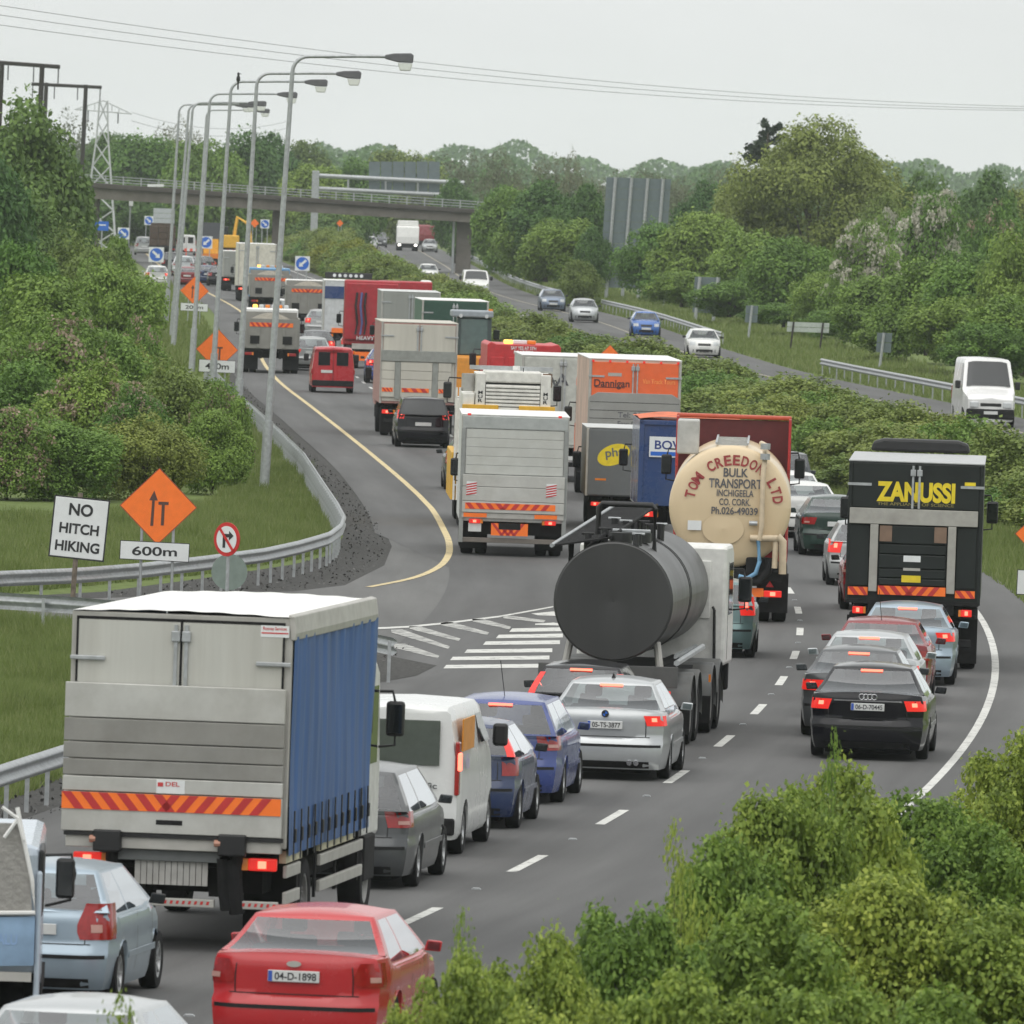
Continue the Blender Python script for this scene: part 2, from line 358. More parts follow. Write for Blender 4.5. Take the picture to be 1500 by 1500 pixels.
ypts = [(540,860),(600,848),(640,832),(656,815),(658,797),(648,772),(632,745),(600,713),(552,672),(500,630),(455,595),(410,560)]
yl = [G(*p) for p in ypts]; yl += [Vector((float(YEL(a)), a, 0)) for a in np.arange(530, 2500, 25)]
fy = herm([p.y for p in yl], [p.x for p in yl]); ya = np.concatenate([np.arange(yl[0].y, 320, 2.), np.arange(320, 2400, 12.)])
quadstrip("edge_line", [(float(fy(a)) - .08, a) for a in ya], [(float(fy(a)) + .08, a) for a in ya], .004, LINEY, road)
ys = np.arange(300, 2500, 12.)
quadstrip("edge_line", [(float(OPP(a)) - .09, a) for a in ys], [(float(OPP(a)) + .05, a) for a in ys], .004, wornpaint("road_yellow_faded", (.42, .38, .27), .40, .55), oroad)
quadstrip("edge_line", [(float(OPP(a)) - 7.7, a) for a in ys], [(float(OPP(a)) - 7.55, a) for a in ys], .004, LINEW, oroad)
for y in np.arange(330, 1400, 12.):
    a = np.linspace(y, y + 4, 3)
    quadstrip("lane_dash", [(float(OPP(t)) - 3.85, t) for t in a], [(float(OPP(t)) - 3.72, t) for t in a], .004, LINEW, oroad)
def Z8(x, y): return (480 + x / 3.571, 780 + y / 3.571)
def bar(pts, m=LINEW, z=.0045): 
    g = [G(*Z8(*p)) for p in pts]; return polysheet("hatch_bar", g, z, m, road)
for xl, xr, y in [(605,1140,703),(640,1160,660),(715,1175,622),(812,1215,580),(880,1230,545),(950,1230,512)]:
    bar([(xl + 15, y - 9), (xr, y - 15), (xr, y + 5), (xl, y + 9)])
bar([(1085,478),(1180,472),(1230,478),(1230,488),(1085,484)]); bar([(1065,425),(1180,414),(1230,428),(1230,438),(1100,434)])
for (x0, y0, x1, y1, t) in [(330,520,640,603,13),(345,598,585,652,15),(425,503,695,562,11),(590,482,845,530,12),(755,464,960,500,11),(915,448,1140,466,10)]:
    bar([(x0, y0 - t), (x0 + 60, y0 - t), (x1, y1 - 6), (x1 - 10, y1 + 7), (x0 + 5, y0 + t - 8)], LINEWORN)
bar([(200,500),(420,490),(640,468),(900,436),(1070,406),(1180,386),(1180,392),(1070,413),(900,444),(640,477),(420,499),(200,510)])
# ------------------------------------------------------------------ vegetation
def leafmat(name, cols, trans=.25):
    m = bpy.data.materials.new(name); m.use_nodes = True; n = m.node_tree.nodes; l = m.node_tree.links
    p = n["Principled BSDF"]; out = n["Material Output"]
    g = n.new("ShaderNodeNewGeometry"); oi = n.new("ShaderNodeObjectInfo")
    tc = n.new("ShaderNodeTexCoord"); z = n.new("ShaderNodeTexNoise"); z.inputs["Scale"].default_value = .55; z.inputs["Detail"].default_value = 3; l.new(tc.outputs["Object"], z.inputs[0])
    ad = n.new("ShaderNodeMath"); ad.operation = 'MULTIPLY_ADD'; l.new(g.outputs["Random Per Island"], ad.inputs[0]); ad.inputs[1].default_value = .45
    m2 = n.new("ShaderNodeMath"); m2.operation = 'MULTIPLY_ADD'; l.new(z.outputs[0], m2.inputs[0]); m2.inputs[1].default_value = .9; m2.inputs[2].default_value = -.2
    l.new(m2.outputs[0], ad.inputs[2])
    cr = n.new("ShaderNodeValToRGB"); l.new(ad.outputs[0], cr.inputs[0])
    while len(cr.color_ramp.elements) < len(cols): cr.color_ramp.elements.new(.5)
    for i, c in enumerate(cols):
        cr.color_ramp.elements[i].position = i / (len(cols) - 1) * .8 + .1; cr.color_ramp.elements[i].color = (*c, 1)
    hs = n.new("ShaderNodeHueSaturation"); l.new(cr.outputs[0], hs.inputs["Color"])
    mh = n.new("ShaderNodeMapRange"); l.new(oi.outputs["Random"], mh.inputs[0]); mh.inputs[3].default_value = .48; mh.inputs[4].default_value = .52; l.new(mh.outputs[0], hs.inputs["Hue"])
    mv = n.new("ShaderNodeMapRange"); l.new(oi.outputs["Random"], mv.inputs[0]); mv.inputs[3].default_value = 1.2; mv.inputs[4].default_value = .82; l.new(mv.outputs[0], hs.inputs["Value"])
    l.new(hs.outputs[0], p.inputs["Base Color"]); p.inputs["Roughness"].default_value = .6; p.inputs["Specular IOR Level"].default_value = .3
    tr = n.new("ShaderNodeBsdfTranslucent"); l.new(hs.outputs[0], tr.inputs[0])
    ms = n.new("ShaderNodeMixShader"); ms.inputs[0].default_value = trans; l.new(p.outputs[0], ms.inputs[1]); l.new(tr.outputs[0], ms.inputs[2]); l.new(ms.outputs[0], out.inputs[0])
    return m
LF_MID = leafmat("leaf_mid", [(0.085, 0.150, 0.033), (0.150, 0.254, 0.049), (0.231, 0.362, 0.068)])
LF_DARK = leafmat("leaf_dark", [(0.053, 0.112, 0.033), (0.100, 0.184, 0.046), (0.158, 0.276, 0.064)])
LF_OLIVE = leafmat("leaf_olive", [(0.105, 0.140, 0.037), (0.186, 0.244, 0.058), (0.279, 0.349, 0.082)])
LF_YELL = leafmat("leaf_yellow", [(0.103, 0.133, 0.020), (0.169, 0.212, 0.026), (0.266, 0.290, 0.036)])
LF_NEAR = leafmat("leaf_near", [(.085, .140, .030), (.215, .310, .058), (.400, .490, .10)], .38)
LF_GREY = leafmat("leaf_grey", [(0.100, 0.108, 0.064), (0.143, 0.157, 0.086), (0.200, 0.215, 0.114)])
LF_CON = leafmat("leaf_conifer", [(.010, .022, .012), (.02, .038, .018), (.035, .055, .025)], .05)
BLOSS = leafmat("blossom", [(.38, .36, .29), (.54, .52, .44), (.70, .68, .60)], .2)
BLOSSP = leafmat("blossom_fading", [(.26, .19, .14), (.38, .29, .22), (.52, .43, .34)], .2)
GRASSL = leafmat("grass_blades", [(.13, .165, .045), (.205, .255, .072), (.34, .35, .16)], .4)
BARK = mat("bark", (.09, .075, .06), .9, var=.35, scale=4, bump=.5)

def quads(C, size, rng, elong=1.0, updir=None, jitter=.35, nrm=None):
    N = len(C)
    u = rng.normal(size=(N, 3))
    if updir is not None: u = u * .55 + updir
    u /= np.linalg.norm(u, axis=1)[:, None]
    r = rng.normal(size=(N, 3))
    if nrm is not None:
        nn = nrm * .7 + np.array([0, 0, .55]) + rng.normal(size=(N, 3)) * .42; u = np.cross(nn, r); u /= np.linalg.norm(u, axis=1)[:, None]; r = nn
    wv = np.cross(u, r); wv /= np.linalg.norm(wv, axis=1)[:, None]
    s = size * (1 + jitter * rng.uniform(-1, 1, N))[:, None]
    V = np.stack([C - u * s * .55 * elong, C + wv * s * .36 + u * s * .08, C + u * s * .55 * elong, C - wv * s * .36 + u * s * .08], 1)
    return V.reshape(-1, 3)
def mesh_quads(name, V, k=4):
    me = bpy.data.meshes.new(name); N = len(V) // k
    me.vertices.add(len(V)); me.vertices.foreach_set("co", V.astype(np.float32).ravel())
    me.loops.add(N * k); me.loops.foreach_set("vertex_index", np.arange(N * k, dtype=np.int32))
    me.polygons.add(N); me.polygons.foreach_set("loop_start", np.arange(0, N * k, k, dtype=np.int32))
    me.update(calc_edges=True); return me
def lobes(rng, K, flat=.15, rr=(.30, .46), out=.62):
    L = []
    for i in range(K):
        th = rng.uniform(0, 2 * math.pi); cz = rng.uniform(-.75, 1); sz = math.sqrt(max(0, 1 - cz * cz)); q = out * rng.uniform(.72, 1.08)
        L.append((sz * math.cos(th) * q, sz * math.sin(th) * q, cz * q, rng.uniform(*rr)))
    L.append((0, 0, -.05, .55)); return np.array(L)
def crown_pts(rng, L, N, shell=(.72, 1.06), sprig=.1):
    w = L[:, 3] ** 2; idx = rng.choice(len(L), N, p=w / w.sum())
    d = rng.normal(size=(N, 3)); d[:, 2] += .25; d /= np.linalg.norm(d, axis=1)[:, None]
    r = rng.uniform(*shell, N); k = rng.random(N) < sprig; r[k] *= rng.uniform(1.0, 1.38, k.sum())
    return L[idx, :3] + d * (L[idx, 3] * r)[:, None], d
def make_crown(seed, K, N, size, R, squash, mat_, name="crown", sprig=.12, elong=1.0, twig=0, bare=0., rr=(.30, .46), out=.62):
    """R: half width (m), squash: half height / half width. Base of the crown volume at z=0 side."""
    rng = np.random.default_rng(seed); L = lobes(rng, K, rr=rr, out=out)
    P, d = crown_pts(rng, L, N, sprig=sprig)
    if twig:                                                  # upright leafy shoots on the surface
        k = rng.choice(N, twig, replace=False); base = P[k]; up = d[k] * .6 + np.array([0, 0, .9]); up /= np.linalg.norm(up, axis=1)[:, None]
        Ls = rng.uniform(.06, .22, twig); T = []
        for j in range(7): T.append(base + up * (Ls * j / 6)[:, None] + rng.normal(size=base.shape) * .012)
        P = np.concatenate([P] + T)
    D = np.concatenate([d] + ([d[k]] * 7 if twig else []))
    # leaves sit in loose sprays: tilt follows the spray
    m = len(P) // 7; spr = rng.choice(N, m); O = P[spr]; dn = d[spr]; Q, DN = [], []
    for j in range(7):
        off = rng.normal(size=(m, 3)); off -= dn * (off * dn).sum(1)[:, None] * .7; Q.append(O + off * (size / R) * 1.15); DN.append(dn)
    keep = rng.random(len(P)) < .22; P = np.concatenate(Q + [P[keep]]); D = np.concatenate(DN + [D[keep]])
    P = P * np.array([R, R, R * squash])
    return mesh_quads(name, quads(P, size, rng, elong, nrm=D)), L
def make_tree(seed, name, R, squash, N, size, lm, trunk_h, trunk_r, K=22, blossom=None, nb=0, **kw):
    root = empty(name, (0, 0, -500))
    me, L = make_crown(seed, K, N, size, R, squash, lm, **kw)
    zc = trunk_h * .2 + R * squash * .66
    cr = link("crown", me, lm, root); cr.location = (0, 0, zc)
    t = MB(); rng = random.Random(seed)
    t.tube([(0, 0, -.1), (.05, .02, trunk_h * .6), (.0, .06, zc)], trunk_r, 8, trunk_r * .45)
    for i in range(9):
        a = L[rng.randrange(len(L) - 1)]; b = (a[0] * R, a[1] * R, zc + a[2] * R * squash)
        z0 = trunk_h * rng.uniform(.6, 1.0)
        t.tube([(0, 0, z0), (b[0] * .45, b[1] * .45, (z0 + b[2]) * .5 + .2), b], trunk_r * .4, 5, trunk_r * .1)
    t.build("trunk", BARK, root, smooth=60)
    if blossom is not None:
        r2 = np.random.default_rng(seed + 5); P, d = crown_pts(r2, L, nb * 3, (1.0, 1.16), .02)
        # blossom sits in sprays on some of the clumps
        seeds = P[r2.choice(len(P), 90, replace=False)]; dm = np.min(np.linalg.norm(P[:, None, :] - seeds[None], axis=2), 1)
        P = P[np.argsort(dm + r2.uniform(0, .08, len(P)))[:nb]] * np.array([R, R, R * squash])
        b = link("blossom", mesh_quads("blossom", quads(P, size * 1.05, r2)), blossom, root); b.location = (0, 0, zc)
    root["top"] = zc + R * squash * 1.02
    return root
def veg(protos, px, top, Y, wpx, label, cat, group, rz=None, z0=0.0):
    pr = protos[veg.i % len(protos)]; veg.i += 1
    D = Y / F_PX; x = XP(Y, px, 3); h = at(px, top, Y).z - z0
    R = pr["R"]; sx = wpx * D / 2 / R; sz = h / pr["top"]
    o = copy_tree(pr, (x, Y, z0), random.uniform(0, 6.28) if rz is None else rz, (sx, sx, sz), label, group)
    o.name = pr["kind_name"]; o["category"] = cat
    for k in ("top", "R", "kind_name"): del o[k]
    return o
veg.i = 0
PROTOS = []
def proto(seed, name, R, *a, **k):
    t = make_tree(seed, name, R, *a, **k); t["R"] = R; t["kind_name"] = name; PROTOS.append(t); return t
SM = dict(rr=(.17, .31), out=.74)
P_MID = [proto(s, "broadleaf_tree", 4.0, .95, 20000, .23, LF_MID, 1.6, .22, K=46, sprig=.2, **SM) for s in (1, 2, 3)]
P_DARK = [proto(s, "dark_tree", 4.0, .95, 19000, .23, LF_DARK, 1.6, .24, K=44, sprig=.18, **SM) for s in (4, 5)]
P_OLV = [proto(s, "olive_tree", 4.0, .9, 17000, .22, LF_OLIVE, 1.4, .2, K=44, sprig=.25, **SM) for s in (6, 7)]
P_BIG = [proto(28, "great_tree", 4.0, .9, 52000, .125, LF_OLIVE, 1.2, .2, K=90, sprig=.25, rr=(.10, .22), out=.80)]
P_BARE = [proto(s, "ash_tree", 4.0, 1.0, 4600, .17, LF_GREY, 2.2, .2, K=40, sprig=.35, rr=(.14, .26), out=.78) for s in (8, 9)]
P_HAW = [proto(s, "hawthorn_bush", 2.6, .9, 18000, .12, LF_MID, .5, .12, K=44, blossom=BLOSSP, nb=4600, sprig=.25, twig=300, **SM) for s in (10, 11)]
P_HAWW = [proto(s, "flowering_hawthorn", 2.6, .9, 15000, .12, LF_MID, .5, .12, K=40, blossom=BLOSS, nb=12000, sprig=.2, **SM) for s in (12,)]
P_BUSH = [proto(s, "green_bush", 2.6, .85, 19000, .12, m_, .4, .12, K=44, sprig=.25, twig=300, **SM) for s, m_ in ((13, LF_MID), (14, LF_OLIVE), (15, LF_MID))]
P_SHR = [proto(s, "median_shrub", 1.7, .8, 9500, .10, m_, .25, .06, K=40, sprig=.45, twig=500, rr=(.14, .28), out=.76) for s, m_ in ((16, LF_OLIVE), (17, LF_MID), (18, LF_OLIVE))]
P_GOR = [proto(s, "gorse_bush", 1.7, .8, 7500, .10, LF_YELL, .25, .06, K=30, sprig=.2, **SM) for s in (19,)]
P_NEAR = [proto(s, "leafy_shrub", 1.7, .9, 30000, .084, LF_NEAR, .3, .06, K=90, sprig=.4, twig=300, rr=(.10, .22), out=.80) for s in (20, 21)]
P_NEAR += [proto(s, "slender_shrub", 1.7, .9, 2200, .08, LF_NEAR, .3, .05, K=22, sprig=.3, twig=160, rr=(.10, .18), out=.8) for s in (22,)]
# ------------------------------------------------------------------ planting
NEARG = "shrubs at the near end of the central reservation"
for i, (px, tp, Y, wp) in enumerate([(690,1372,100,230),(622,1440,97,150),(800,1345,104,250),(930,1300,108,270),(1050,1205,116,280),(1150,1125,124,270),(1250,1100,128,270),
        (1350,1140,132,270),(1450,1190,130,270),(1300,1250,116,340),(1150,1300,110,340),(1450,1300,116,340),(1000,1400,100,330),(1200,1420,100,350),(1400,1430,102,350),(850,1440,95,300),(1500,1055,146,230)]):
    veg(P_NEAR[:2], px, tp, Y, wp, "bright green leafy shrub in the clump screening the bottom of the road", "shrub", NEARG)
for px, tp, Y, wp in [(1000,1190,113,150),(165,1440,90,200),(1215,1056,126,110),(690,1320,101,130)]:
    veg(P_NEAR[2:], px, tp, Y, wp, "thin leafy shoots rising out of the clump of near shrubs", "shrub", "thin shoots among the near shrubs")
# hedge between the carriageways
MG = "shrubs of the hedge between the carriageways"
Y = 236.0
while Y < 1250:
    a = float(MID(Y)) + 5.1; b = float(OPP(Y)) - 8.4; D = Y / F_PX
    if Y < 330: xs = [a + random.uniform(3.4, 4.2), a + random.uniform(6.2, 7.4), b - 1.5]
    else: xs = [a + random.uniform(1.6, 2.3), (a + b) / 2 + random.uniform(-.5, .5), b - random.uniform(1.3, 1.9)]
    for j, x in enumerate(xs):
        if x > b - 1.0 or 750 + x / D > 1650: continue
        h = random.uniform(1.2, 2.1) if j != 1 else random.uniform(1.3, 2.6)
        if Y > 640: h += .4
        if Y > 800 and j > 0: h += .8
        pr = P_GOR[0] if (900 < Y < 1010 and j < 2) else P_SHR[random.randrange(3)]
        s = random.uniform(.95, 1.3) * (1 if Y < 400 else 1.25)
        o = copy_tree(pr, (x, Y + random.uniform(-2, 2), 0), random.uniform(0, 6.28), (s, s, h / pr["top"]), None, None)
        o.name = pr["kind_name"]
        if pr is P_GOR[0]: tag(o, "yellow green gorse bush in the hedge between the carriageways", "bush", "gorse in the hedge between the carriageways")
        else: tag(o, "dull green shrub of the hedge between the two carriageways", "shrub", MG)
        for k in ("top", "R", "kind_name"): del o[k]
    Y += 3.0 + Y * .0085
# left bank
LB = "green bushes on the left bank"
for px, tp, Y, wp in [(95,610,316,200),(215,600,319,190),(315,600,326,140),(30,520,336,230),(250,520,346,190),(318,555,350,110),(150,470,372,200),(205,500,395,90),
        (55,400,440,240),(160,372,470,190),(110,330,530,190),(170,345,575,100),(188,425,520,60)]:
    veg(P_BUSH, px, tp, Y, wp, "dense green bush on the bank above the left barrier", "bush", LB)
for px, tp, Y, wp in [(15,590,315,170),(150,520,334,210),(60,455,365,230),(205,455,400,110),(330,560,336,110),(205,560,330,150)]:
    veg(P_HAW, px, tp, Y, wp, "hawthorn with fading pinkish brown blossom on the left bank", "bush", "fading hawthorns on the left bank")
for px, tp, Y, wp in [(20,140,620,250),(-30,210,590,200),(85,250,650,110),(70,215,640,150),(20,270,600,200)]:
    veg(P_DARK, px, tp, Y, wp, "tall dark green tree on the bank beside the wooden power poles", "tree", "tall dark trees on the left bank")
veg(P_MID, 30, 345, 450, 150, "bright green young tree between the bushes of the left bank", "tree", None)
# beyond the bridge
BG = "trees beyond the overbridge"
for px, tp, Y, wp in [(150,195,1340,130),(200,190,1280,150),(255,200,1300,120),(300,188,1230,140),(350,190,1260,150),(400,195,1290,130),(455,235,1220,130),(515,225,1260,120),(560,250,1480,120),(610,250,1500,130),(668,262,1180,90)]:
    veg(P_DARK + P_MID, px, tp, Y, wp, "green tree in the belt of trees behind the overbridge", "tree", BG)
for px, tp, Y, wp in [(180,285,1260,130),(270,290,1265,130),(350,290,1255,130),(440,290,1260,120),(500,300,1275,90),(580,300,1500,110),(650,300,1480,80),(480,310,1210,120),(410,310,1240,110)]:
    veg(P_DARK, px, tp, Y, wp, "dark undergrowth bush seen through the span of the overbridge", "bush", "undergrowth seen under the overbridge")
for px, tp, Y, wp in [(90,142,1400,130),(265,168,1500,110),(445,205,1500,120),(585,208,1450,150),(640,210,1500,130)]:
    veg(P_OLV + P_BARE, px, tp, Y, wp, "pale olive tree rising over the belt behind the overbridge", "tree", "pale trees over the belt")
# between bridge and big sign
for px, tp, Y, wp in [(735,266,1020,90),(760,262,960,140),(800,262,930,150),(850,270,900,110),(760,312,985,100),(785,310,930,130),(825,310,890,140),(870,330,880,70)]:
    veg(P_MID + P_DARK, px, tp, Y, wp, "rounded green tree between the overbridge and the tall sign board", "tree", "trees between overbridge and tall sign", z0=.8)
for px, tp, Y, wp in [(720,208,1350,120),(785,212,1300,80),(830,212,1300,75),(900,238,1400,110),(960,240,1450,110),(1010,248,1500,90),(1060,225,1250,90)]:
    veg(P_BARE, px, tp, Y, wp, "thinly leaved pale ash against the sky behind the roadside trees", "tree", "thin ashes against the sky")
veg(P_OLV, 850, 380, 800, 75, "low yellowish bush beside the feet of the tall sign board", "bush", None)
# right bank
RB = "trees of the right bank"
for px, tp, Y, wp in [(965,320,860,150),(1025,305,830,160),(1095,330,780,150),(1160,335,740,160),(1215,390,700,140),(1285,400,650,160),(1360,370,610,180),(1435,350,580,190),(1500,330,560,170),
        (1000,395,800,120),(1070,410,750,130),(1150,440,705,130),(1235,450,660,140),(1320,455,615,150),(1405,430,575,160),(1485,420,548,170),(1120,390,760,120),(1450,470,545,150)]:
    veg(P_MID + P_BUSH[:1], px, tp, Y, wp, "green tree in the thicket lining the opposite carriageway", "tree", RB, z0=.5)
for px, tp, Y, wp in [(1080,255,930,140),(1350,248,880,130),(1440,250,860,140),(1290,280,850,110),(1500,262,900,120),(1030,262,1000,110)]:
    veg(P_OLV + P_DARK, px, tp, Y, wp, "olive tree standing behind the thicket of the opposite carriageway", "tree", "trees behind the thicket")
veg(P_BIG, 1195, 176, 880, 300, "largest round crowned tree towering over the opposite carriageway thicket", "tree", None)
for px, tp, Y, wp in [(1262,318,690,140),(1365,272,700,150),(1310,300,720,110)]:
    veg(P_HAWW, px, tp, Y, wp, "hawthorn white with blossom in the thicket below the largest tree", "bush", "white hawthorns in the thicket")
veg(P_HAW, 1455, 285, 720, 130, "brownish hawthorn past flowering high in the thicket", "bush", None)
con = empty("conifer_tree", (XP(960, 1122, 8), 960, 0), 0, "dark flat topped conifer peeping over the largest tree", "tree")
hc = at(1122, 182, 960).z; cp = []
rgc = np.random.default_rng(3)
for k in range(26):
    z = hc * (.45 + .55 * k / 26); ang = rgc.uniform(0, 6.28); ln = 2.6 * (1.1 - .7 * k / 26)
    t = rgc.uniform(0.1, 1, 90); cp.append(np.stack([np.cos(ang) * t * ln, np.sin(ang) * t * ln, z + t * .5], 1) + rgc.normal(size=(90, 3)) * .12)
link("crown", mesh_quads("crown", quads(np.concatenate(cp), .3, rgc, 1.4)), LF_CON, con)
MB().tube([(0, 0, 0), (0, 0, hc * .97)], .25, 8, .05).build("trunk", BARK, con)
# far woodland ridges: one mass nobody could count
rw = np.random.default_rng(31); P = []
for Yw, h0, amp, n in ((1900, 6.5, 3.5, 20000), (2900, 10.5, 5, 20000), (4300, 15.5, 6, 16000)):
    wd = Yw * .055; X = rw.uniform(-wd, wd, n)
    hh = h0 + amp * (np.sin(X / wd * 9 + Yw) * .4 + np.sin(X / wd * 23 + 2) * .3 + np.sin(X / wd * 61 + Yw * .3) * .3) - X / wd * 0.0
    z = hh * np.sqrt(rw.uniform(0.02, 1, n)); P.append((np.stack([X, Yw + rw.uniform(-25, 60, n), z], 1), Yw / 1900 * .9))
V = np.concatenate([quads(p, s, rw) for p, s in P])
tag(link("distant_woodland", mesh_quads("distant_woodland", V), LF_DARK), "hazy woodland along the horizon behind all the trees", "woodland", kind="stuff")

# ------------------------------------------------------------------ grass
def inpoly(P, poly):
    x, y = P[:, 0], P[:, 1]; ins = np.zeros(len(P), bool); n = len(poly)
    for i in range(n):
        x1, y1 = poly[i]; x2, y2 = poly[(i + 1) % n]
        c = ((y1 > y) != (y2 > y)) & (x < (x2 - x1) * (y - y1) / (y2 - y1 + 1e-9) + x1); ins ^= c
    return ins
GV = []
def blades(poly, N, h, wd, seed):
    rg = np.random.default_rng(seed); poly = np.array([(p[0], p[1]) for p in poly]); lo, hi = poly.min(0), poly.max(0)
    P = rg.uniform(lo, hi, (N * 3, 2)); P = P[inpoly(P, poly)][:N]; n = len(P)
    cl = .7 + .5 * np.sin(P[:, 0] * 1.7 + np.sin(P[:, 1] * .31) * 2) * np.sin(P[:, 1] * .23 + P[:, 0])
    H = h * rg.uniform(.45, 1.2, n) * np.clip(cl, .5, 1.2); a = rg.uniform(0, 6.28, n); tl = rg.normal(size=(n, 2)) * .35 * H[:, None]
    dx = np.stack([np.cos(a), np.sin(a)], 1) * wd
    z0 = np.full((n, 1), -.03); b1 = np.hstack([P - dx, z0]); b2 = np.hstack([P + dx, z0]); t = np.hstack([P + tl, H[:, None]])
    GV.append(np.stack([b1, b2, t], 1).reshape(-1, 3))
gp = lambda L: [G(*p) for p in L]
blades(gp([(-30,914),(120,922),(350,950),(540,972),(400,1010),(90,1098),(-30,1135)]), 60000, .42, .012, 1)
blades(gp([(-30,1100),(92,1075),(250,1035),(250,1080),(92,1140),(-30,1190)]), 9000, .25, .012, 9)
blades(gp([(-30,872),(300,840),(430,820),(482,806),(492,770),(468,718),(430,668),(350,604),(330,640),(360,690),(300,745),(-30,762)]), 90000, .40, .016, 2)
blades(gp([(200,520),(335,565),(328,520),(300,470),(240,405),(200,420)]), 26000, .45, .05, 3)
blades(gp([(130,360),(200,360),(250,325),(190,315),(130,320)]), 9000, .5, .15, 4)
ya = np.arange(205, 480, 8.)
blades([(float(MID(y)) + 5.0, y) for y in ya] + [(float(MID(y)) + 9.0, y) for y in ya[::-1]], 70000, .45, .02, 5)
ya = np.arange(440, 1250, 10.)
blades([(float(OPP(y)) + 3.0, y) for y in ya] + [(float(OPP(y)) + 11.0, y) for y in ya[::-1]], 90000, .40, .05, 6)
tag(link("verge_grass", mesh_quads("verge_grass", np.concatenate(GV), 3), GRASSL), "long green grass growing on the road verges", "grass", kind="stuff")

# loose stones on the gravel
GS = []; rgs = np.random.default_rng(77)
def stones(poly, N):
    poly = np.array([(p[0], p[1]) for p in poly]); lo, hi = poly.min(0), poly.max(0); P = rgs.uniform(lo, hi, (N * 4, 2)); P = P[inpoly(P, poly)][:N]
    GS.append(quads(np.hstack([P, np.full((len(P), 1), .01)]), .05, rgs, 1.0, jitter=.7))
stones([G(*p) for p in [(352,600),(404,640),(450,692),(490,745),(503,785),(485,812),(430,828),(300,848),(150,868),(150,872),(200,872),(430,864),(500,856),(552,828),(566,800),(552,765),(510,712),(430,642),(380,592),(345,545)]], 5200); ya = np.arange(90, 232, 6.); stones([(float(MID(y)) - 8.9, y) for y in ya] + [(float(MID(y)) - 7.2, y) for y in ya[::-1]], 5000)
tag(link("gravel_stones", mesh_quads("gravel_stones", np.concatenate(GS)), leafmat("stone_grey", [(.045, .045, .043), (.085, .083, .08), (.17, .167, .16)], 0.)), "loose grey stones scattered on the gravel verge", "gravel", kind="stuff")
# ------------------------------------------------------------------ crash barriers
def resample(pts, step):
    pts = [Vector(p) for p in pts]; d = [0]
    for a, b in zip(pts, pts[1:]): d.append(d[-1] + (b - a).length)
    n = max(2, int(round(d[-1] / step)) + 1); out = []
    for s in np.linspace(0, d[-1], n):
        i = min(max(np.searchsorted(d, s) - 1, 0), len(pts) - 2); t = (s - d[i]) / max(1e-6, d[i + 1] - d[i]); out.append(pts[i].lerp(pts[i + 1], t))
    return out
WPROF = [(-.155, .0), (-.13, .035), (-.10, .075), (-.07, .075), (-.03, .02), (0, .0), (.03, .02), (.07, .075), (.10, .075), (.13, .035), (.155, 0)]
def barrier(path, label, front=1, seg=4.0, post=2.0, zt=.78, group=None):
    """path on the ground; front=+1 puts the beam face on the right of the path direction"""
    root = empty("crash_barrier", (path[0][0], path[0][1], 0), 0, label, "barrier", group); o0 = Vector((path[0][0], path[0][1], 0))
    pts = resample([(p[0], p[1], 0) for p in path], 1.0 if seg < 6 else 4.0)
    def side(i):
        t = (pts[min(i + 1, len(pts) - 1)] - pts[max(i - 1, 0)]).normalized(); return Vector((t.y, -t.x, 0)) * front
    k = max(1, int(seg / (1.0 if seg < 6 else 4.0)))
    for i in range(0, len(pts) - 1, k):
        idx = list(range(i, min(i + k, len(pts) - 1) + 1))
        P = [[tuple(pts[j] - o0 + side(j) * (off + .06) + Vector((0, 0, zt - .155 + dz + (.002 if (i // k) % 2 else 0)))) for dz, off in WPROF] for j in idx]
        MB().grid(P).build("rail_beam", GALV, root, smooth=70)
    me = None
    for i, p in enumerate(resample(pts, post)):
        if me is None:
            mb = MB().box(-.03, .03, -.05, .05, -.1, zt - .06); q = mb.build("post", GALV, root); me = q.data
        else:
            q = bpy.data.objects.new("post", me); COL.objects.link(q); q.parent = root
        q.location = p - o0
    return root
RT = [(0,836),(104,832),(208,824),(295,814),(381,803),(433,792),(478,779),(494,767),(499,754),(488,733),(469,705),(440,661),(403,625),(366,592),(348,577)]
lp = [G(px, py, .78) for px, py in RT]; lp = [G(-120, 842, .78)] + lp + [G(325, 556, .78), G(300, 530, .78)]
barrier(lp, "long curved crash barrier around the outside of the slip road", 1)
barrier([G(px, py, .78) for px, py in [(-80,866),(0,868),(100,874),(300,892),(480,915),(571,934)]], "crash barrier on the inner side of the slip road, ending by the hatching", -1)
barrier([G(px, py, .78) for px, py in [(-80,1145),(0,1118),(88,1090),(200,1055),(350,1005)]], "crash barrier along the hard shoulder left of the blue curtain truck", 1)
barrier([(float(OPP(y)) + 3.3, y) for y in np.arange(650, 1250, 12.)], "crash barrier beside the oncoming cars below the tall sign board", -1, 8, 4)
barrier([(float(OPP(y)) + 3.2, y) for y in np.arange(380, 566, 8.)], "crash barrier behind the oncoming white van", -1, 8, 4)

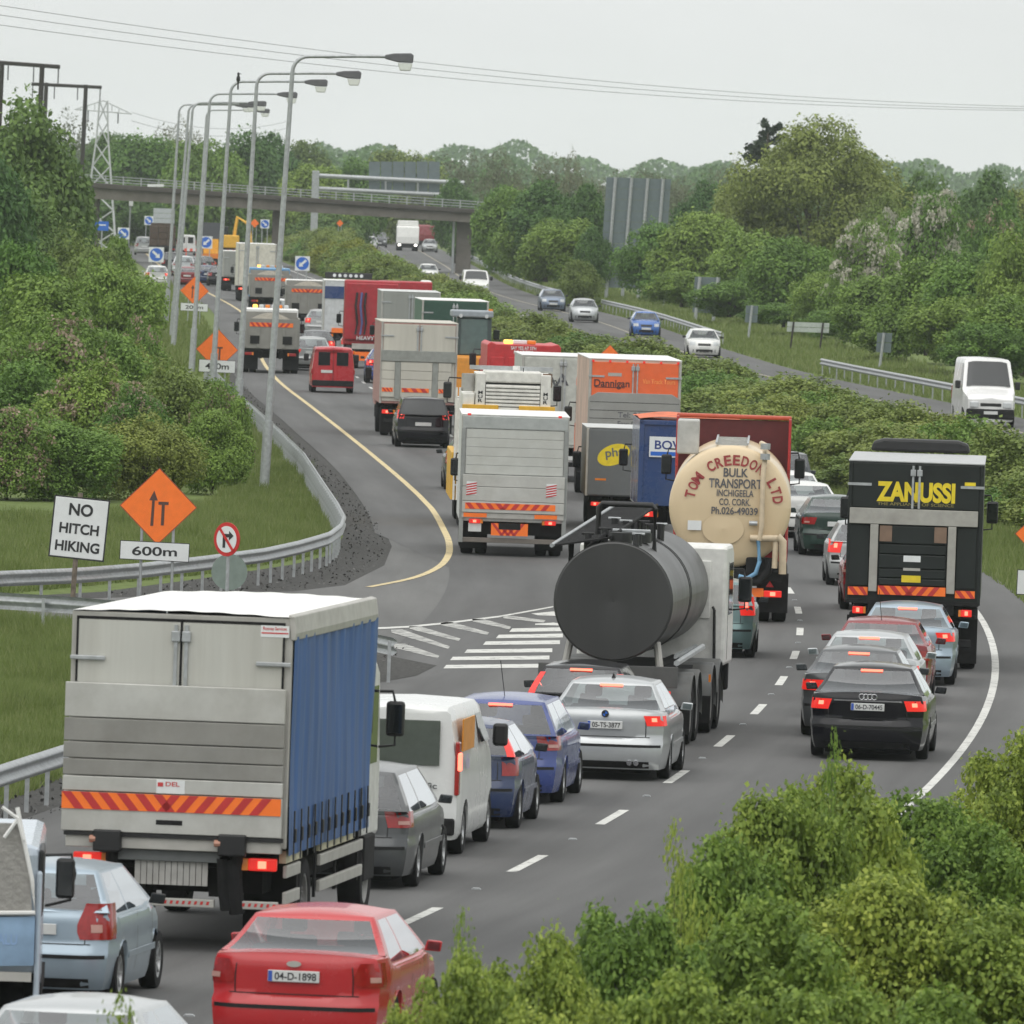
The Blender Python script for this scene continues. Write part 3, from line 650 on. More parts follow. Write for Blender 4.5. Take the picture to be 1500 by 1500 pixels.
# ------------------------------------------------------------------ overbridge
YB = 1062.0
br = empty("overbridge", (0, YB, 0), 0, "concrete road overbridge with metal railings spanning both carriageways", "bridge")
def bl(px): t = (px - 133) / (707 - 133); return t
def bz(px, y0, y1): return at(px, y0 + (y1 - y0) * bl(px), YB).z
xa, xb = XP(YB, 40, 5), XP(YB, 790, 5)
def slab(name, m, ya, yb, top, bot, pxa=40, pxb=790, bevel=0):
    A, B = XP(YB, pxa, 5), XP(YB, pxb, 5)
    v = [(A, ya, bz(pxa, *bot)), (B, ya, bz(pxb, *bot)), (B, yb, bz(pxb, *bot)), (A, yb, bz(pxa, *bot)), (A, ya, bz(pxa, *top)), (B, ya, bz(pxb, *top)), (B, yb, bz(pxb, *top)), (A, yb, bz(pxa, *top))]
    return MB().add(v, [(3, 2, 1, 0), (4, 5, 6, 7), (0, 1, 5, 4), (1, 2, 6, 5), (2, 3, 7, 6), (3, 0, 4, 7)]).build(name, m, br, bevel)
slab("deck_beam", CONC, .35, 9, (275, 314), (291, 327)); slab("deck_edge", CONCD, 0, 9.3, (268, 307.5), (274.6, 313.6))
for k, (a, b) in enumerate(((256, 295.5), (260, 299.5), (264, 303.5))): slab("parapet_rail", GALV, .15, .21, (a, b), (a + 1.1, b + 1.1))
for px in range(50, 790, 26):
    x = XP(YB, px, 6); MB().box(x - .05, x + .05, .12, .24, bz(px, 268, 307.5) - .02, bz(px, 255.5, 295)).build("parapet_post", GALV, br)
for px in np.arange(45, 785, 7):
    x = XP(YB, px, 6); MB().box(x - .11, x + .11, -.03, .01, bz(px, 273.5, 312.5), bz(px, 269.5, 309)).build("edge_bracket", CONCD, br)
for px, wpx in ((403, 11), (679, 22), (136, 11)):
    x = XP(YB, px, 3); hw = wpx * YB / F_PX / 2
    MB().box(x - hw, x + hw, 2.2, 6.8, -.1, bz(px, 291, 327) + .1).build("pier", CONC, br, .05)
x = XP(YB, 664, 3); MB().tube([(x, 1.9, 0), (x, 1.9, bz(664, 291, 327))], .12, 8).build("drain_pipe", GALV, br)
slab("name_plate", SIGNW, -.06, -.02, (269.5, 270), (273.5, 274), 215, 239)
# gantry behind the bridge
YG = 1190.0
gr = empty("sign_gantry", (XP(YG, 461, 5), YG, 0), 0, "grey tubular gantry carrying the back of a wide sign behind the overbridge", "gantry"); gx0 = gr.location.x
def gp3(px, py, y=0): p = at(px, py, YG); return (p.x - gx0, y, p.z)
MB().box(-.35, .35, -.3, .3, 0, at(461, 250, YG).z).build("column", GALV, gr, .05)
for a, b in ((257, 268), (276, 287)): MB().tube([gp3(461, a), gp3(680, b)], .22, 10).build("beam", GALV, gr, smooth=60)
for px in (510, 565, 612, 650): MB().tube([gp3(px, 258 + (px - 461) * .05), gp3(px, 277 + (px - 461) * .05)], .1, 6).build("strut", GALV, gr)
for i in range(6):
    for j in range(3):
        a, b = 540 + i * 17.5, 540 + (i + 1) * 17.5 - .7; c = 237 + j * 15; p, q = gp3(a, c + 14.3, .5), gp3(b, c, .6)
        MB().box(p[0], q[0], .5, .6, p[2], q[2]).build("sign_panel", SIGNBACK, gr)

# ------------------------------------------------------------------ street lamps
LAMPM = mat("lamp_housing", (.12, .12, .13), .5); LENS = mat("lamp_lens", (.70, .72, .68), .25)
def lamp(Y, pt, pr_, label, arm_px, head):
    (tx, ty), (rx, ry) = pt, pr_
    gy = 255 + math.tan(ROLL) * (rx - 750) + CAM_H * F_PX / Y; bx = tx + (rx - tx) * (gy - ty) / (ry - ty)
    B = G(bx, gy); B = Vector((XP(Y, bx, 0), Y, 0)); T = at(tx, ty, Y); D = Y / F_PX
    r = empty("street_lamp", B, 0, label, "street lamp", "street lamps along the slip road"); T = T - B
    rb = .42; up = (T / T.length)
    path = [(0, 0, -.2), tuple(T * .35), tuple(T * .7), tuple(T - up * rb)]
    MB().tube([(0, 0, -.2), tuple(T * .16)], .135, 12).build("base_column", GALV, r, smooth=60)
    MB().tube([tuple(T * .155), tuple(T * .55), tuple(T - up * rb)], .10, 12, .06).build("pole", GALV, r, smooth=60)
    L = arm_px * D; c = T - up * rb; arc = []
    for k in range(7):
        a = k / 6 * math.pi / 2; arc.append(tuple(c + up * (rb * math.sin(a)) + Vector((rb * (1 - math.cos(a)), 0, 0))))
    arc.append(tuple(T + Vector((rb + L * .5, 0, .02 + L * .012)))); arc.append(tuple(T + Vector((L, 0, .02 + L * .02))))
    MB().tube(arc, .055, 8, .045).build("arm", GALV, r, smooth=60)
    e = T + Vector((L - .15, 0, L * .02)); hl = head * D
    h = MB().prism_y([(e.x, e.z - .05), (e.x + hl * .45, e.z - .13), (e.x + hl * .98, e.z - .14), (e.x + hl, e.z + .08), (e.x + hl * .9, e.z + .13), (e.x + hl * .3, e.z + .11), (e.x, e.z + .06)], -.15, .15).build("lantern_housing", LAMPM, r, .03)
    MB().prism_y([(e.x + hl * .45, e.z - .14), (e.x + hl * .53, e.z - .36), (e.x + hl * .9, e.z - .36), (e.x + hl * .97, e.z - .15)], -.13, .13).build("lens", LENS, h, .03)
    return r
lamp(331, (430, 82), (385, 735), "nearest tall leaning lamp post, rooted in the grass inside the curved barrier", 142, 42)
lamp(395, (377, 107), (351, 559), "tall lamp post next beyond the one rooted inside the curved barrier", 122, 37)
lamp(446, (339, 119), (314, 518), "tall lamp post with a bird perched on its arm", 113, 34)
lamp(513, (308, 137), (283, 505), "tall lamp post standing just beyond the one with the bird", 103, 30)
for Y, t, r_, a, h in ((585, (283, 150), (253, 513), 85, 27), (610, (277, 152), (251, 500), 78, 26), (660, (263, 153), (241, 507), 85, 26), (720, (303, 161), (292, 330), 72, 24)):
    lamp(Y, t, r_, "distant lamp post in the cluster of poles before the overbridge", a, h)
bp = at(349, 117, 446)
bd = empty("bird", bp, 0, "small dark bird perched on a lamp post arm", "bird")
bm_ = MB(); bm_.grid([[(math.cos(a) * r0 * .8, math.sin(a) * r0, z) for a in np.linspace(0, 6.283, 13)] for z, r0 in ((-.16, .01), (-.1, .05), (0, .095), (.1, .085), (.16, .045), (.2, .06), (.25, .055), (.28, .01))])
bm_.build("body", BLACK, bd, smooth=80); MB().prism_x([(-.05, -.08), (.02, -.1), (-.02, -.36), (-.08, -.34)], -.03, .03).build("tail", BLACK, bd)
MB().tube([(.05, 0, .23), (.12, 0, .215)], .018, 6, .003).build("beak", BLACK, bd)

# ------------------------------------------------------------------ power lines
CREO = mat("creosoted_pole", (.035, .03, .028), .9); WIREM = mat("wire", (.10, .10, .105), .6)
def hframe(Y, bar_, poles, label):
    a, b = at(*bar_[0], Y), at(*bar_[1], Y); r = empty("power_pole_frame", (a.x, Y, 0), 0, label, "power pole")
    MB().tube([(0, 0, a.z), (b.x - a.x, 0, b.z)], .16, 6).build("crossarm", CREO, r)
    for px, py in poles:
        p = at(px, py, Y); MB().tube([(p.x - a.x - .25, 0, 0), (p.x - a.x, 0, p.z)], .24, 8, .19).build("pole", CREO, r, smooth=60)
    for t in (.02, .33, .66, .98):
        p = a.lerp(b, t); MB().tube([(p.x - a.x, 0, p.z), (p.x - a.x, 0, p.z - 1.3)], .06, 6).build("insulator", LAMPM, r)
hframe(930, ((-25, 90), (88, 98)), ((3, 92), (62, 94)), "wooden power pole frame rising from the dark trees, the taller one")
hframe(1130, ((46, 123), (149, 128)), ((68, 121), (126, 124)), "wooden power pole frame beside the lattice pylon")
YP = 1150; P0 = at(148, 262, YP); pyl = empty("lattice_pylon", (P0.x, YP, 0), 0, "pale lattice steel pylon behind the overbridge railings", "pylon")
zt = at(148, 147, YP).z; Dp = YP / F_PX; mbp = MB(); LATT = mat("pylon_steel", (.50, .52, .52), .5, .3)
def hw(z): return (np.interp(z, [0, zt * .78, zt], [26 * Dp, 8 * Dp, 6 * Dp]))
zz = np.linspace(0, zt, 8)
for sx in (-1, 1):
    for sy in (-1, 1): mbp.tube([(sx * hw(z), sy * hw(z), z) for z in zz], .07, 5)
for a, b in zip(zz, zz[1:]):
    for sy in (-1, 1):
        mbp.tube([(-hw(a), sy * hw(a), a), (hw(b), sy * hw(b), b)], .05, 4); mbp.tube([(hw(a), sy * hw(a), a), (-hw(b), sy * hw(b), b)], .05, 4)
        mbp.tube([(sy * hw(a), -hw(a), a), (sy * hw(b), hw(b), b)], .05, 4)
mbp.build("lattice_mast", LATT, pyl); mba = MB(); zb = at(148, 163, YP).z
for s in (-1, 1):
    tip = (s * 42 * Dp, 0, zb - (.15 if s > 0 else -.1)); mba.tube([(0, 0, zt), tip], .06, 4)
    for sy in (-1, 1): mba.tube([(0, sy * hw(zb), zb), tip], .06, 4)
    for t in (.3, .55, .8): mba.tube([(tip[0] * t, 0, zt + (tip[2] - zt) * t), (tip[0] * t, 0, zb)], .04, 4)
    MB().tube([(s * 22 * Dp, 0, zb), (s * 22 * Dp, 0, zb - 1.1)], .07, 6).build("insulator", LAMPM, pyl)
mba.build("crossarm", LATT, pyl)
def wire(a, b, sag, r, label, group):
    a, b = Vector(a), Vector(b); pts = [a.lerp(b, t) + Vector((0, 0, -sag * 4 * t * (1 - t))) for t in np.linspace(0, 1, 25)]
    o = MB().tube([p - a for p in pts], r, 5).build("power_line", WIREM, None); o.location = a; return tag(o, label, "wire", group)
for y0, ym, y1 in ((8, 75, 153), (22, 84, 156), (37, 93, 158)):
    a, b, m_ = at(-40, y0 - 6, 560), at(1560, y1 + 4, 800), at(500, ym + 4, 650)
    wire(a, b, 1.05, .014, "overhead power line strung across the sky above the road", "overhead power lines")
for dz in (0, .8): wire((P0.x + 42 * Dp, YP, zb - dz), at(420, 178 + dz * 12, 1420), 1.2, .02, "thin power line leading away from the lattice pylon", "lines from the pylon")

# ------------------------------------------------------------------ signs
OR = ORANGEF; ORB = mat("sign_orange_edge", (.35, .06, .03), .5)
def rect(name, m, par, cx, cz, w_, h_, y0, y1, rot=0, bevel=0):
    c, s = math.cos(rot), math.sin(rot); pts = [(-w_/2, -h_/2), (w_/2, -h_/2), (w_/2, h_/2), (-w_/2, h_/2)]
    return MB().prism_y([(cx + x*c - z*s, cz + x*s + z*c) for x, z in pts], y0, y1).build(name, m, par, bevel)
def disc(name, m, par, cx, cz, r, y0, y1, n=28): return MB().prism_y([(cx + r*math.cos(k*2*math.pi/n), cz + r*math.sin(k*2*math.pi/n)) for k in range(n)], y0, y1).build(name, m, par)
def arrow(par, m, cx, cz, L, ang, y, wd=.12, name="arrow"):
    c, s = math.cos(ang), math.sin(ang); P = [(-L/2, -wd*L), (L*.12, -wd*L), (L*.12, -.30*L), (L/2, 0), (L*.12, .30*L), (L*.12, wd*L), (-L/2, wd*L)]
    return MB().prism_y([(cx + a*c - b*s, cz + a*s + b*c) for a, b in P], y, y + .004).build(name, m, par)
def diamond(px, py, half, Y, label, txt=None, plate=None, tilt=0, sym=True, rz=0):
    D = Y / F_PX; c = at(px, py, Y); r = empty("roadworks_sign", (c.x, Y, 0), rz, label, "road sign", "orange diamond roadworks signs"); h = half * D
    p = rect("diamond_panel", OR, r, 0, c.z, h * 1.414, h * 1.414, 0, .02, rad(45 + tilt)); rect("border", ORB, p, 0, c.z, h * 1.46, h * 1.46, .004, .016, rad(45 + tilt))
    if sym:
        s = h; q = rad(tilt)
        MB().prism_y([(-.20*s, c.z-.52*s), (-.12*s, c.z-.52*s), (-.10*s, c.z+.16*s), (-.02*s, c.z+.16*s), (-.12*s, c.z+.42*s), (-.25*s, c.z+.16*s), (-.17*s, c.z+.16*s)], -.006, -.002).build("lane_arrow", BROWNK, p)
        MB().prism_y([(.08*s, c.z-.5*s), (.16*s, c.z-.5*s), (.17*s, c.z+.05*s), (.27*s, c.z+.05*s), (.27*s, c.z+.13*s), (.0*s, c.z+.13*s), (.0*s, c.z+.05*s), (.09*s, c.z+.05*s)], -.006, -.002).build("lane_closed_bar", BROWNK, p)
    if plate:
        a, b = at(plate[0], plate[1], Y), at(plate[2], plate[3], Y); w_, h_ = b.x - a.x, a.z - b.z; cx, cz = (a.x + b.x) / 2 - c.x, (a.z + b.z) / 2
        pl = rect("distance_plate", SIGNW, r, cx, cz, w_, h_, -.03, -.01, rad(-1)); rect("border", SIGNK, pl, cx, cz, w_ + .03, h_ + .03, -.027, -.014, rad(-1))
        if txt: text_mesh(txt, SIGNK, pl, cx, -.034, cz, w=w_ * .66, h=h_ * .52)
    for s in (-.42, .42): MB().tube([(s * h, .05, -.1), (s * h, .05, c.z)], .03, 6).build("post", GALV, r)
    return r
diamond(232, 742, 55, 243, "orange lane closed diamond over a 600m plate by the no hitch hiking board", "600m", (177, 793, 276, 822))
diamond(318, 512, 30, 474, "orange lane closed diamond with its distance plate half hidden by a lamp post", "400m", (292, 527, 344, 546))
diamond(285, 426, 20.5, 664, "orange lane closed diamond over a 200m plate among the distant lamp posts", "200m", (265, 444, 304, 456))
diamond(600, 434, 20, 600, "orange diamond tip showing over the hedge behind the red lorry", sym=False)
diamond(893, 532, 26, 420, "orange diamond tip showing over the roof of the orange lorry", sym=False)
diamond(1524, 783, 36, 252, "orange diamond sign on the grass verge right of the ZANUSSI lorry", "600m", (1491, 836, 1592, 874))
diamond(373, 327, 6.5, 1040, "tiny orange diamond beyond the roadworks barriers", sym=False)
diamond(498, 327, 5, 1200, "tiny orange diamond in front of the trees under the overbridge", sym=False)
# no hitch hiking board
Y = 238; D = Y / F_PX; c = at(116, 774, Y); r = empty("text_sign", (c.x, Y, 0), 0, "white NO HITCH HIKING board on a rusty post", "road sign"); tl = rad(-4.2)
b = rect("board", SIGNW, r, 0, c.z, 78 * D, 87 * D, 0, .03, tl, .01); rect("border", SIGNK, b, 0, c.z, 82 * D, 91 * D, .005, .025, tl)
for s, dz, wd in (("NO", 27, 35), ("HITCH", -1, 58), ("HIKING", -27, 65)):
    text_mesh(s, SIGNK, b, dz * D * .075 , -.006, c.z + dz * D, w=wd * D, h=(18 if s == "NO" else 15.5) * D, rot=(0, -tl, 0), bold=.03)
MB().tube([(-.1, .06, -.1), (0, .06, c.z + .7)], .05, 8).build("post", mat("rusty_post", (.16, .13, .10), .8, var=.4), r); 
# no right turn disc and the back of another disc
Y = 236; D = Y / F_PX; c = at(332, 790, Y); r = empty("round_sign", (c.x, Y, 0), rad(-40), "round red and white no right turn sign by the slip road barrier", "road sign")
rr = 25 * D; disc("red_ring", mat("sign_red", (.55, .02, .02), .45), r, 0, c.z, rr, 0, .02); f = disc("white_face", SIGNW, r, 0, c.z, rr * .78, -.006, -.002)
MB().prism_y([(-.28*rr, c.z-.5*rr), (-.08*rr, c.z-.5*rr), (-.08*rr, c.z+.12*rr), (.2*rr, c.z+.12*rr), (.2*rr, c.z-.06*rr), (.55*rr, c.z+.22*rr), (.2*rr, c.z+.5*rr), (.2*rr, c.z+.32*rr), (-.28*rr, c.z+.32*rr)], -.012, -.008).build("turn_arrow", SIGNK, f)
rect("slash", _M["sign_red"], f, 0, c.z, rr * 1.7, rr * .17, -.018, -.014, rad(-50)); MB().tube([(0, .06, -.1), (0, .06, c.z)], .035, 8).build("post", GALV, r)
c = at(336, 838, 239); r = empty("round_sign", (c.x, 239, 0), rad(8), "grey back of a round sign on the ground level behind the no right turn sign", "road sign"); disc("disc", mat("sign_back_green", (.20, .25, .22), .6), r, 0, c.z, 27 * D, 0, .02); MB().tube([(.1, .07, -.1), (.1, .07, c.z)], .035, 8).build("post", GALV, r)
# blue arrow boards
for px, py, s, Y, ang, lab in [(229,373,22,900,-42,"blue keep right arrow board on the verge above the white estate car"),(302,355,18,1000,222,"blue keep left arrow board half hidden by a lamp post"),(443,386,21.5,830,222,"blue keep left arrow board standing clear on the median hedge"),
        (181,342,17,1000,-42,"blue keep right arrow board by the bend of the far left verge"),(218,323,13,1180,-42,"small blue keep right arrow board beside the grey notice board"),(388,328,13,1045,-42,"small blue arrow board beside the bridge pier")]:
    c = at(px, py, Y); D = Y / F_PX; r = empty("arrow_board", (c.x, Y, 0), 0, lab, "road sign", "blue arrow boards"); h = s * D
    b = rect("board", SIGNW, r, 0, c.z, h, h, 0, .04); d = disc("blue_disc", SIGNB, b, 0, c.z, h * .44, -.01, -.004); arrow(d, SIGNW, 0, c.z, h * .66, rad(ang), -.018)
    for q in (-.3, .3): MB().tube([(q * h, .08, -.1), (q * h, .08, c.z)], .04, 6).build("post", GALV, r)
c = at(149, 331, 980); r = empty("direction_sign", (c.x, 980, 0), rad(-15), "blue direction sign at the edge of the left bushes", "road sign"); b = rect("board", SIGNB, r, 0, c.z, 1.15, .75, 0, .05); rect("lettering_bar", SIGNW, b, 0, c.z + .08, .7, .1, -.01, -.004); MB().tube([(0, .1, 0), (0, .1, c.z)], .06, 6).build("post", GALV, r)
c = at(240, 320, 1190); r = empty("notice_board", (c.x, 1190, 0), 0, "pale grey wide notice board beyond the brown laden lorry", "road sign")
for k in range(4): rect("board_plank", mat("board_pale", (.42, .45, .46), .6), r, 0, c.z + .75 - k * .5, 2.1, .47, 0, .05)
for q in (-.8, .8): MB().tube([(q, .1, 0), (q, .1, c.z)], .07, 6).build("post", GALV, r)
c = at(190, 297, 1075); r = empty("camera_mast", (c.x, 1075, 0), 0, "thin mast with a small white box in front of the overbridge", "mast"); MB().tube([(0, 0, 0), (.1, 0, c.z + 1)], .07, 6).build("mast", GALV, r); MB().box(-.05, .3, -.15, .15, c.z - .3, c.z + .3).build("equipment_box", SIGNW, r, .03)
# sign backs along the opposite carriageway
def signback(x0, y0, x1, y1, Y, planks, posts, label, ybot, m=SIGNBACK, pm=GALV, pr_=.11, over=0):
    a, b = at(x0, y0, Y), at(x1, y1, Y); r = empty("road_sign", (a.x, Y, 0), 0, label, "road sign"); W_, H_ = b.x - a.x, a.z - b.z; zb_ = b.z; lean = math.tan(rad(2.0)) * H_
    for k in range(planks):
        z0, z1 = zb_ + H_ * k / planks, zb_ + H_ * (k + 1) / planks; s0, s1 = lean * k / planks, lean * (k + 1) / planks
        MB().prism_y([(s0, z0 + .012), (W_ + s0, z0 + .012), (W_ + s1, z1 - .012), (s1, z1 - .012)], 0, .06).build("sign_plank", m, r)
    for t in posts:
        MB().tube([(W_ * t - .15, -.12, -.2), (W_ * t + lean, -.12, zb_ + H_ + over)], pr_, 8).build("post", pm, r)
signback(883, 259, 972, 424, 880, 10, (.14, .39, .64, .88), "very tall back of a direction sign on four posts above the hedge", 437, pr_=.13)
signback(1016, 405, 1052, 459, 760, 4, (.2, .9), "square dark sign back on two posts before the thicket", 473)
signback(968, 427, 1007, 441, 840, 1, (.15, .85), "low wide grey sign back near the tall sign", 455, pr_=.06)
signback(1092, 447, 1109, 473, 676, 2, (.5,), "small upright sign back on a single post left of the pale board", 500, pr_=.07)
signback(1153, 471, 1214, 488, 640, 2, (.15, .85), "long pale board on two thin dark posts in the grass", 510, mat("board_pale2", (.42, .46, .43), .6), CREO, .05)
signback(1284, 487, 1305, 517, 590, 2, (.45,), "small grey sign back near the start of the barrier behind the van", 540, pr_=.07)
# cones and barrier boards of the roadworks
CONEO = mat("cone_red", (.75, .08, .03), .5); cone0 = None
def cone(px, py, first):
    p = G(px, py)
    if first is None:
        r = empty("traffic_cone", p, 0, "red and white traffic cone in the roadworks before the overbridge", "cone", "traffic cones of the roadworks")
        MB().box(-.3, .3, -.3, .3, 0, .06).build("base", CONEO, r); MB().tube([(0, 0, .06), (0, 0, .45)], .24, 10, .16).build("body", CONEO, r); MB().tube([(0, 0, .45), (0, 0, .8)], .16, 10, .09).build("white_sleeve", SIGNW, r); MB().tube([(0, 0, .8), (0, 0, 1.0)], .09, 10, .05).build("tip", CONEO, r)
        return r
    return copy_tree(first, p)
for px, py in [(270,349),(276,352),(284,349),(290,354),(335,349),(340,353),(346,350),(352,355),(330,358),(300,366),(310,372),(316,377),(300,383),(308,388),(322,392),(345,362),(357,349),(362,353),(318,365),(330,370)]:
    c_ = cone(px, py, cone0); cone0 = cone0 or c_
for px, py, Y in [(283,345,1120),(318,374,985),(322,390,930),(345,345,1120),(300,362,1060)]:
    c = at(px, py, Y); r = empty("barrier_board", (c.x, Y, 0), 0, "red and white striped barrier board among the traffic cones", "barrier", "striped barrier boards of the roadworks"); W_ = 1.6
    for k in range(6): MB().box(-W_/2 + k*W_/6, -W_/2 + (k+1)*W_/6 - .003, 0, .06, .75, 1.0).build("stripe_panel", SIGNW if k % 2 else CONEO, r)
    for s in (-.6, .6): MB().box(s - .04, s + .04, .01, .05, 0, .748).build("leg", CONEO, r)
# ------------------------------------------------------------------ vehicle parts
_WH = {}
def wheel(par, x, y, r, w_, side, rim=RIM, name="wheel", dual=False):
    """side=+1: outer face towards +x"""
    key = (r, w_, side, rim.name)
    if key not in _WH:
        h = w_ / 2; s = side
        t = MB().lathe_x([(-h*.85*s, r*.62), (-h*s, r*.80), (-h*.9*s, r*.96), (-h*.6*s, r), (h*.6*s, r), (h*.9*s, r*.96), (h*s, r*.80), (h*.9*s, r*.64), (h*.6*s, r*.62)], 28)
        me = bpy.data.meshes.new("wheel"); me.from_pydata(t.v, [], t.f); me.update(); me.shade_smooth(); me.set_sharp_from_angle(angle=rad(50))
        m = MB().lathe_x([(h*.85*s, r*.64), (h*.80*s, r*.57), (h*.45*s, r*.53), (h*.35*s, r*.2), (h*.6*s, r*.17), (h*.62*s, .001)], 28)
        sp = MB()
        n = 7 if r < .4 else 10
        for k in range(n):
            a = k * 2 * math.pi / n; c, q = math.cos(a), math.sin(a); w2 = r * (.05 if r < .4 else .045)
            def P(rad_, tw, xx): return (xx, rad_*c - tw*q, rad_*q + tw*c)
            if r < .4: sp.add([P(r*.16, -w2, h*.66*s), P(r*.16, w2, h*.66*s), P(r*.6, w2*.7, h*.84*s), P(r*.6, -w2*.7, h*.84*s), P(r*.16, -w2, h*.4*s), P(r*.16, w2, h*.4*s), P(r*.6, w2*.7, h*.5*s), P(r*.6, -w2*.7, h*.5*s)], [(0,1,2,3), (0,4,5,1), (2,6,7,3), (1,5,6,2), (0,3,7,4)])
            else: sp.lathe_x([(h*.5*s, w2), (h*.66*s, w2), (h*.68*s, .001)], 6, (0, r*.3*c, r*.3*q))
        m.add(sp.v, sp.f)
        me2 = bpy.data.meshes.new("rim"); me2.from_pydata(m.v, [], m.f); me2.update(); me2.shade_smooth(); me2.set_sharp_from_angle(angle=rad(40)); me2.materials.append(rim); me.materials.append(RUBBER)
        _WH[key] = (me, me2)
    a, b = _WH[key]
    o = bpy.data.objects.new(name, a); COL.objects.link(o); o.parent = par; o.location = (x, y, r)
    q = bpy.data.objects.new("rim", b); COL.objects.link(q); q.parent = o
    return o
def heading_of(Y, opp=False): return OHEAD(Y) if opp else HEAD(Y)
def vplace(name, Y, px, label, cat, group=None, z=.6, head=None, opp=False):
    h = heading_of(Y, opp) if head is None else head
    rz = -h + (math.pi if opp else 0)
    return empty(name, (XP(Y, px, z), Y, 0), rz, label, cat, group)

# ------------------------------------------------------------------ cars
CARS = {
 # L W H wb front_overhang clearance; belt, boot height, bonnet height; greenhouse: rear belt y, front belt y, rear roof y, front roof y
 'saloon': dict(L=4.75, W=1.82, H=1.44, wb=2.75, fo=.90, zc=.17, belt=.95, deck=1.02, hood=.86, gb0=.62, gb1=3.45, gr0=1.30, gr1=2.75, gwr=.60, lz=(.76, .93), lx=.62, pz=.78, bump=.60),
 'hatch':  dict(L=4.15, W=1.72, H=1.46, wb=2.54, fo=.80, zc=.17, belt=.96, deck=.98, hood=.88, gb0=.16, gb1=3.05, gr0=.46, gr1=2.30, gwr=.60, lz=(.74, 1.0), lx=.66, pz=.80, bump=.60),
 'small':  dict(L=3.92, W=1.68, H=1.46, wb=2.49, fo=.72, zc=.17, belt=.97, deck=.99, hood=.90, gb0=.10, gb1=2.95, gr0=.36, gr1=2.15, gwr=.59, lz=(.75, 1.30), lx=.66, pz=.80, bump=.62),
 'mpv':    dict(L=4.40, W=1.78, H=1.63, wb=2.70, fo=.85, zc=.18, belt=1.03, deck=1.05, hood=.96, gb0=.10, gb1=3.35, gr0=.38, gr1=2.45, gwr=.66, lz=(.85, 1.15), lx=.60, pz=.76, bump=.62),
 'estate': dict(L=4.70, W=1.78, H=1.50, wb=2.70, fo=.88, zc=.17, belt=.95, deck=.97, hood=.86, gb0=.12, gb1=3.45, gr0=.42, gr1=2.70, gwr=.62, lz=(.77, .97), lx=.66, pz=.82, bump=.60),
 'suv':    dict(L=4.55, W=1.82, H=1.78, wb=2.65, fo=.82, zc=.24, belt=1.12, deck=1.14, hood=1.05, gb0=.08, gb1=3.25, gr0=.25, gr1=2.45, gwr=.70, lz=(.85, 1.15), lx=.66, pz=.85, bump=.66),
}
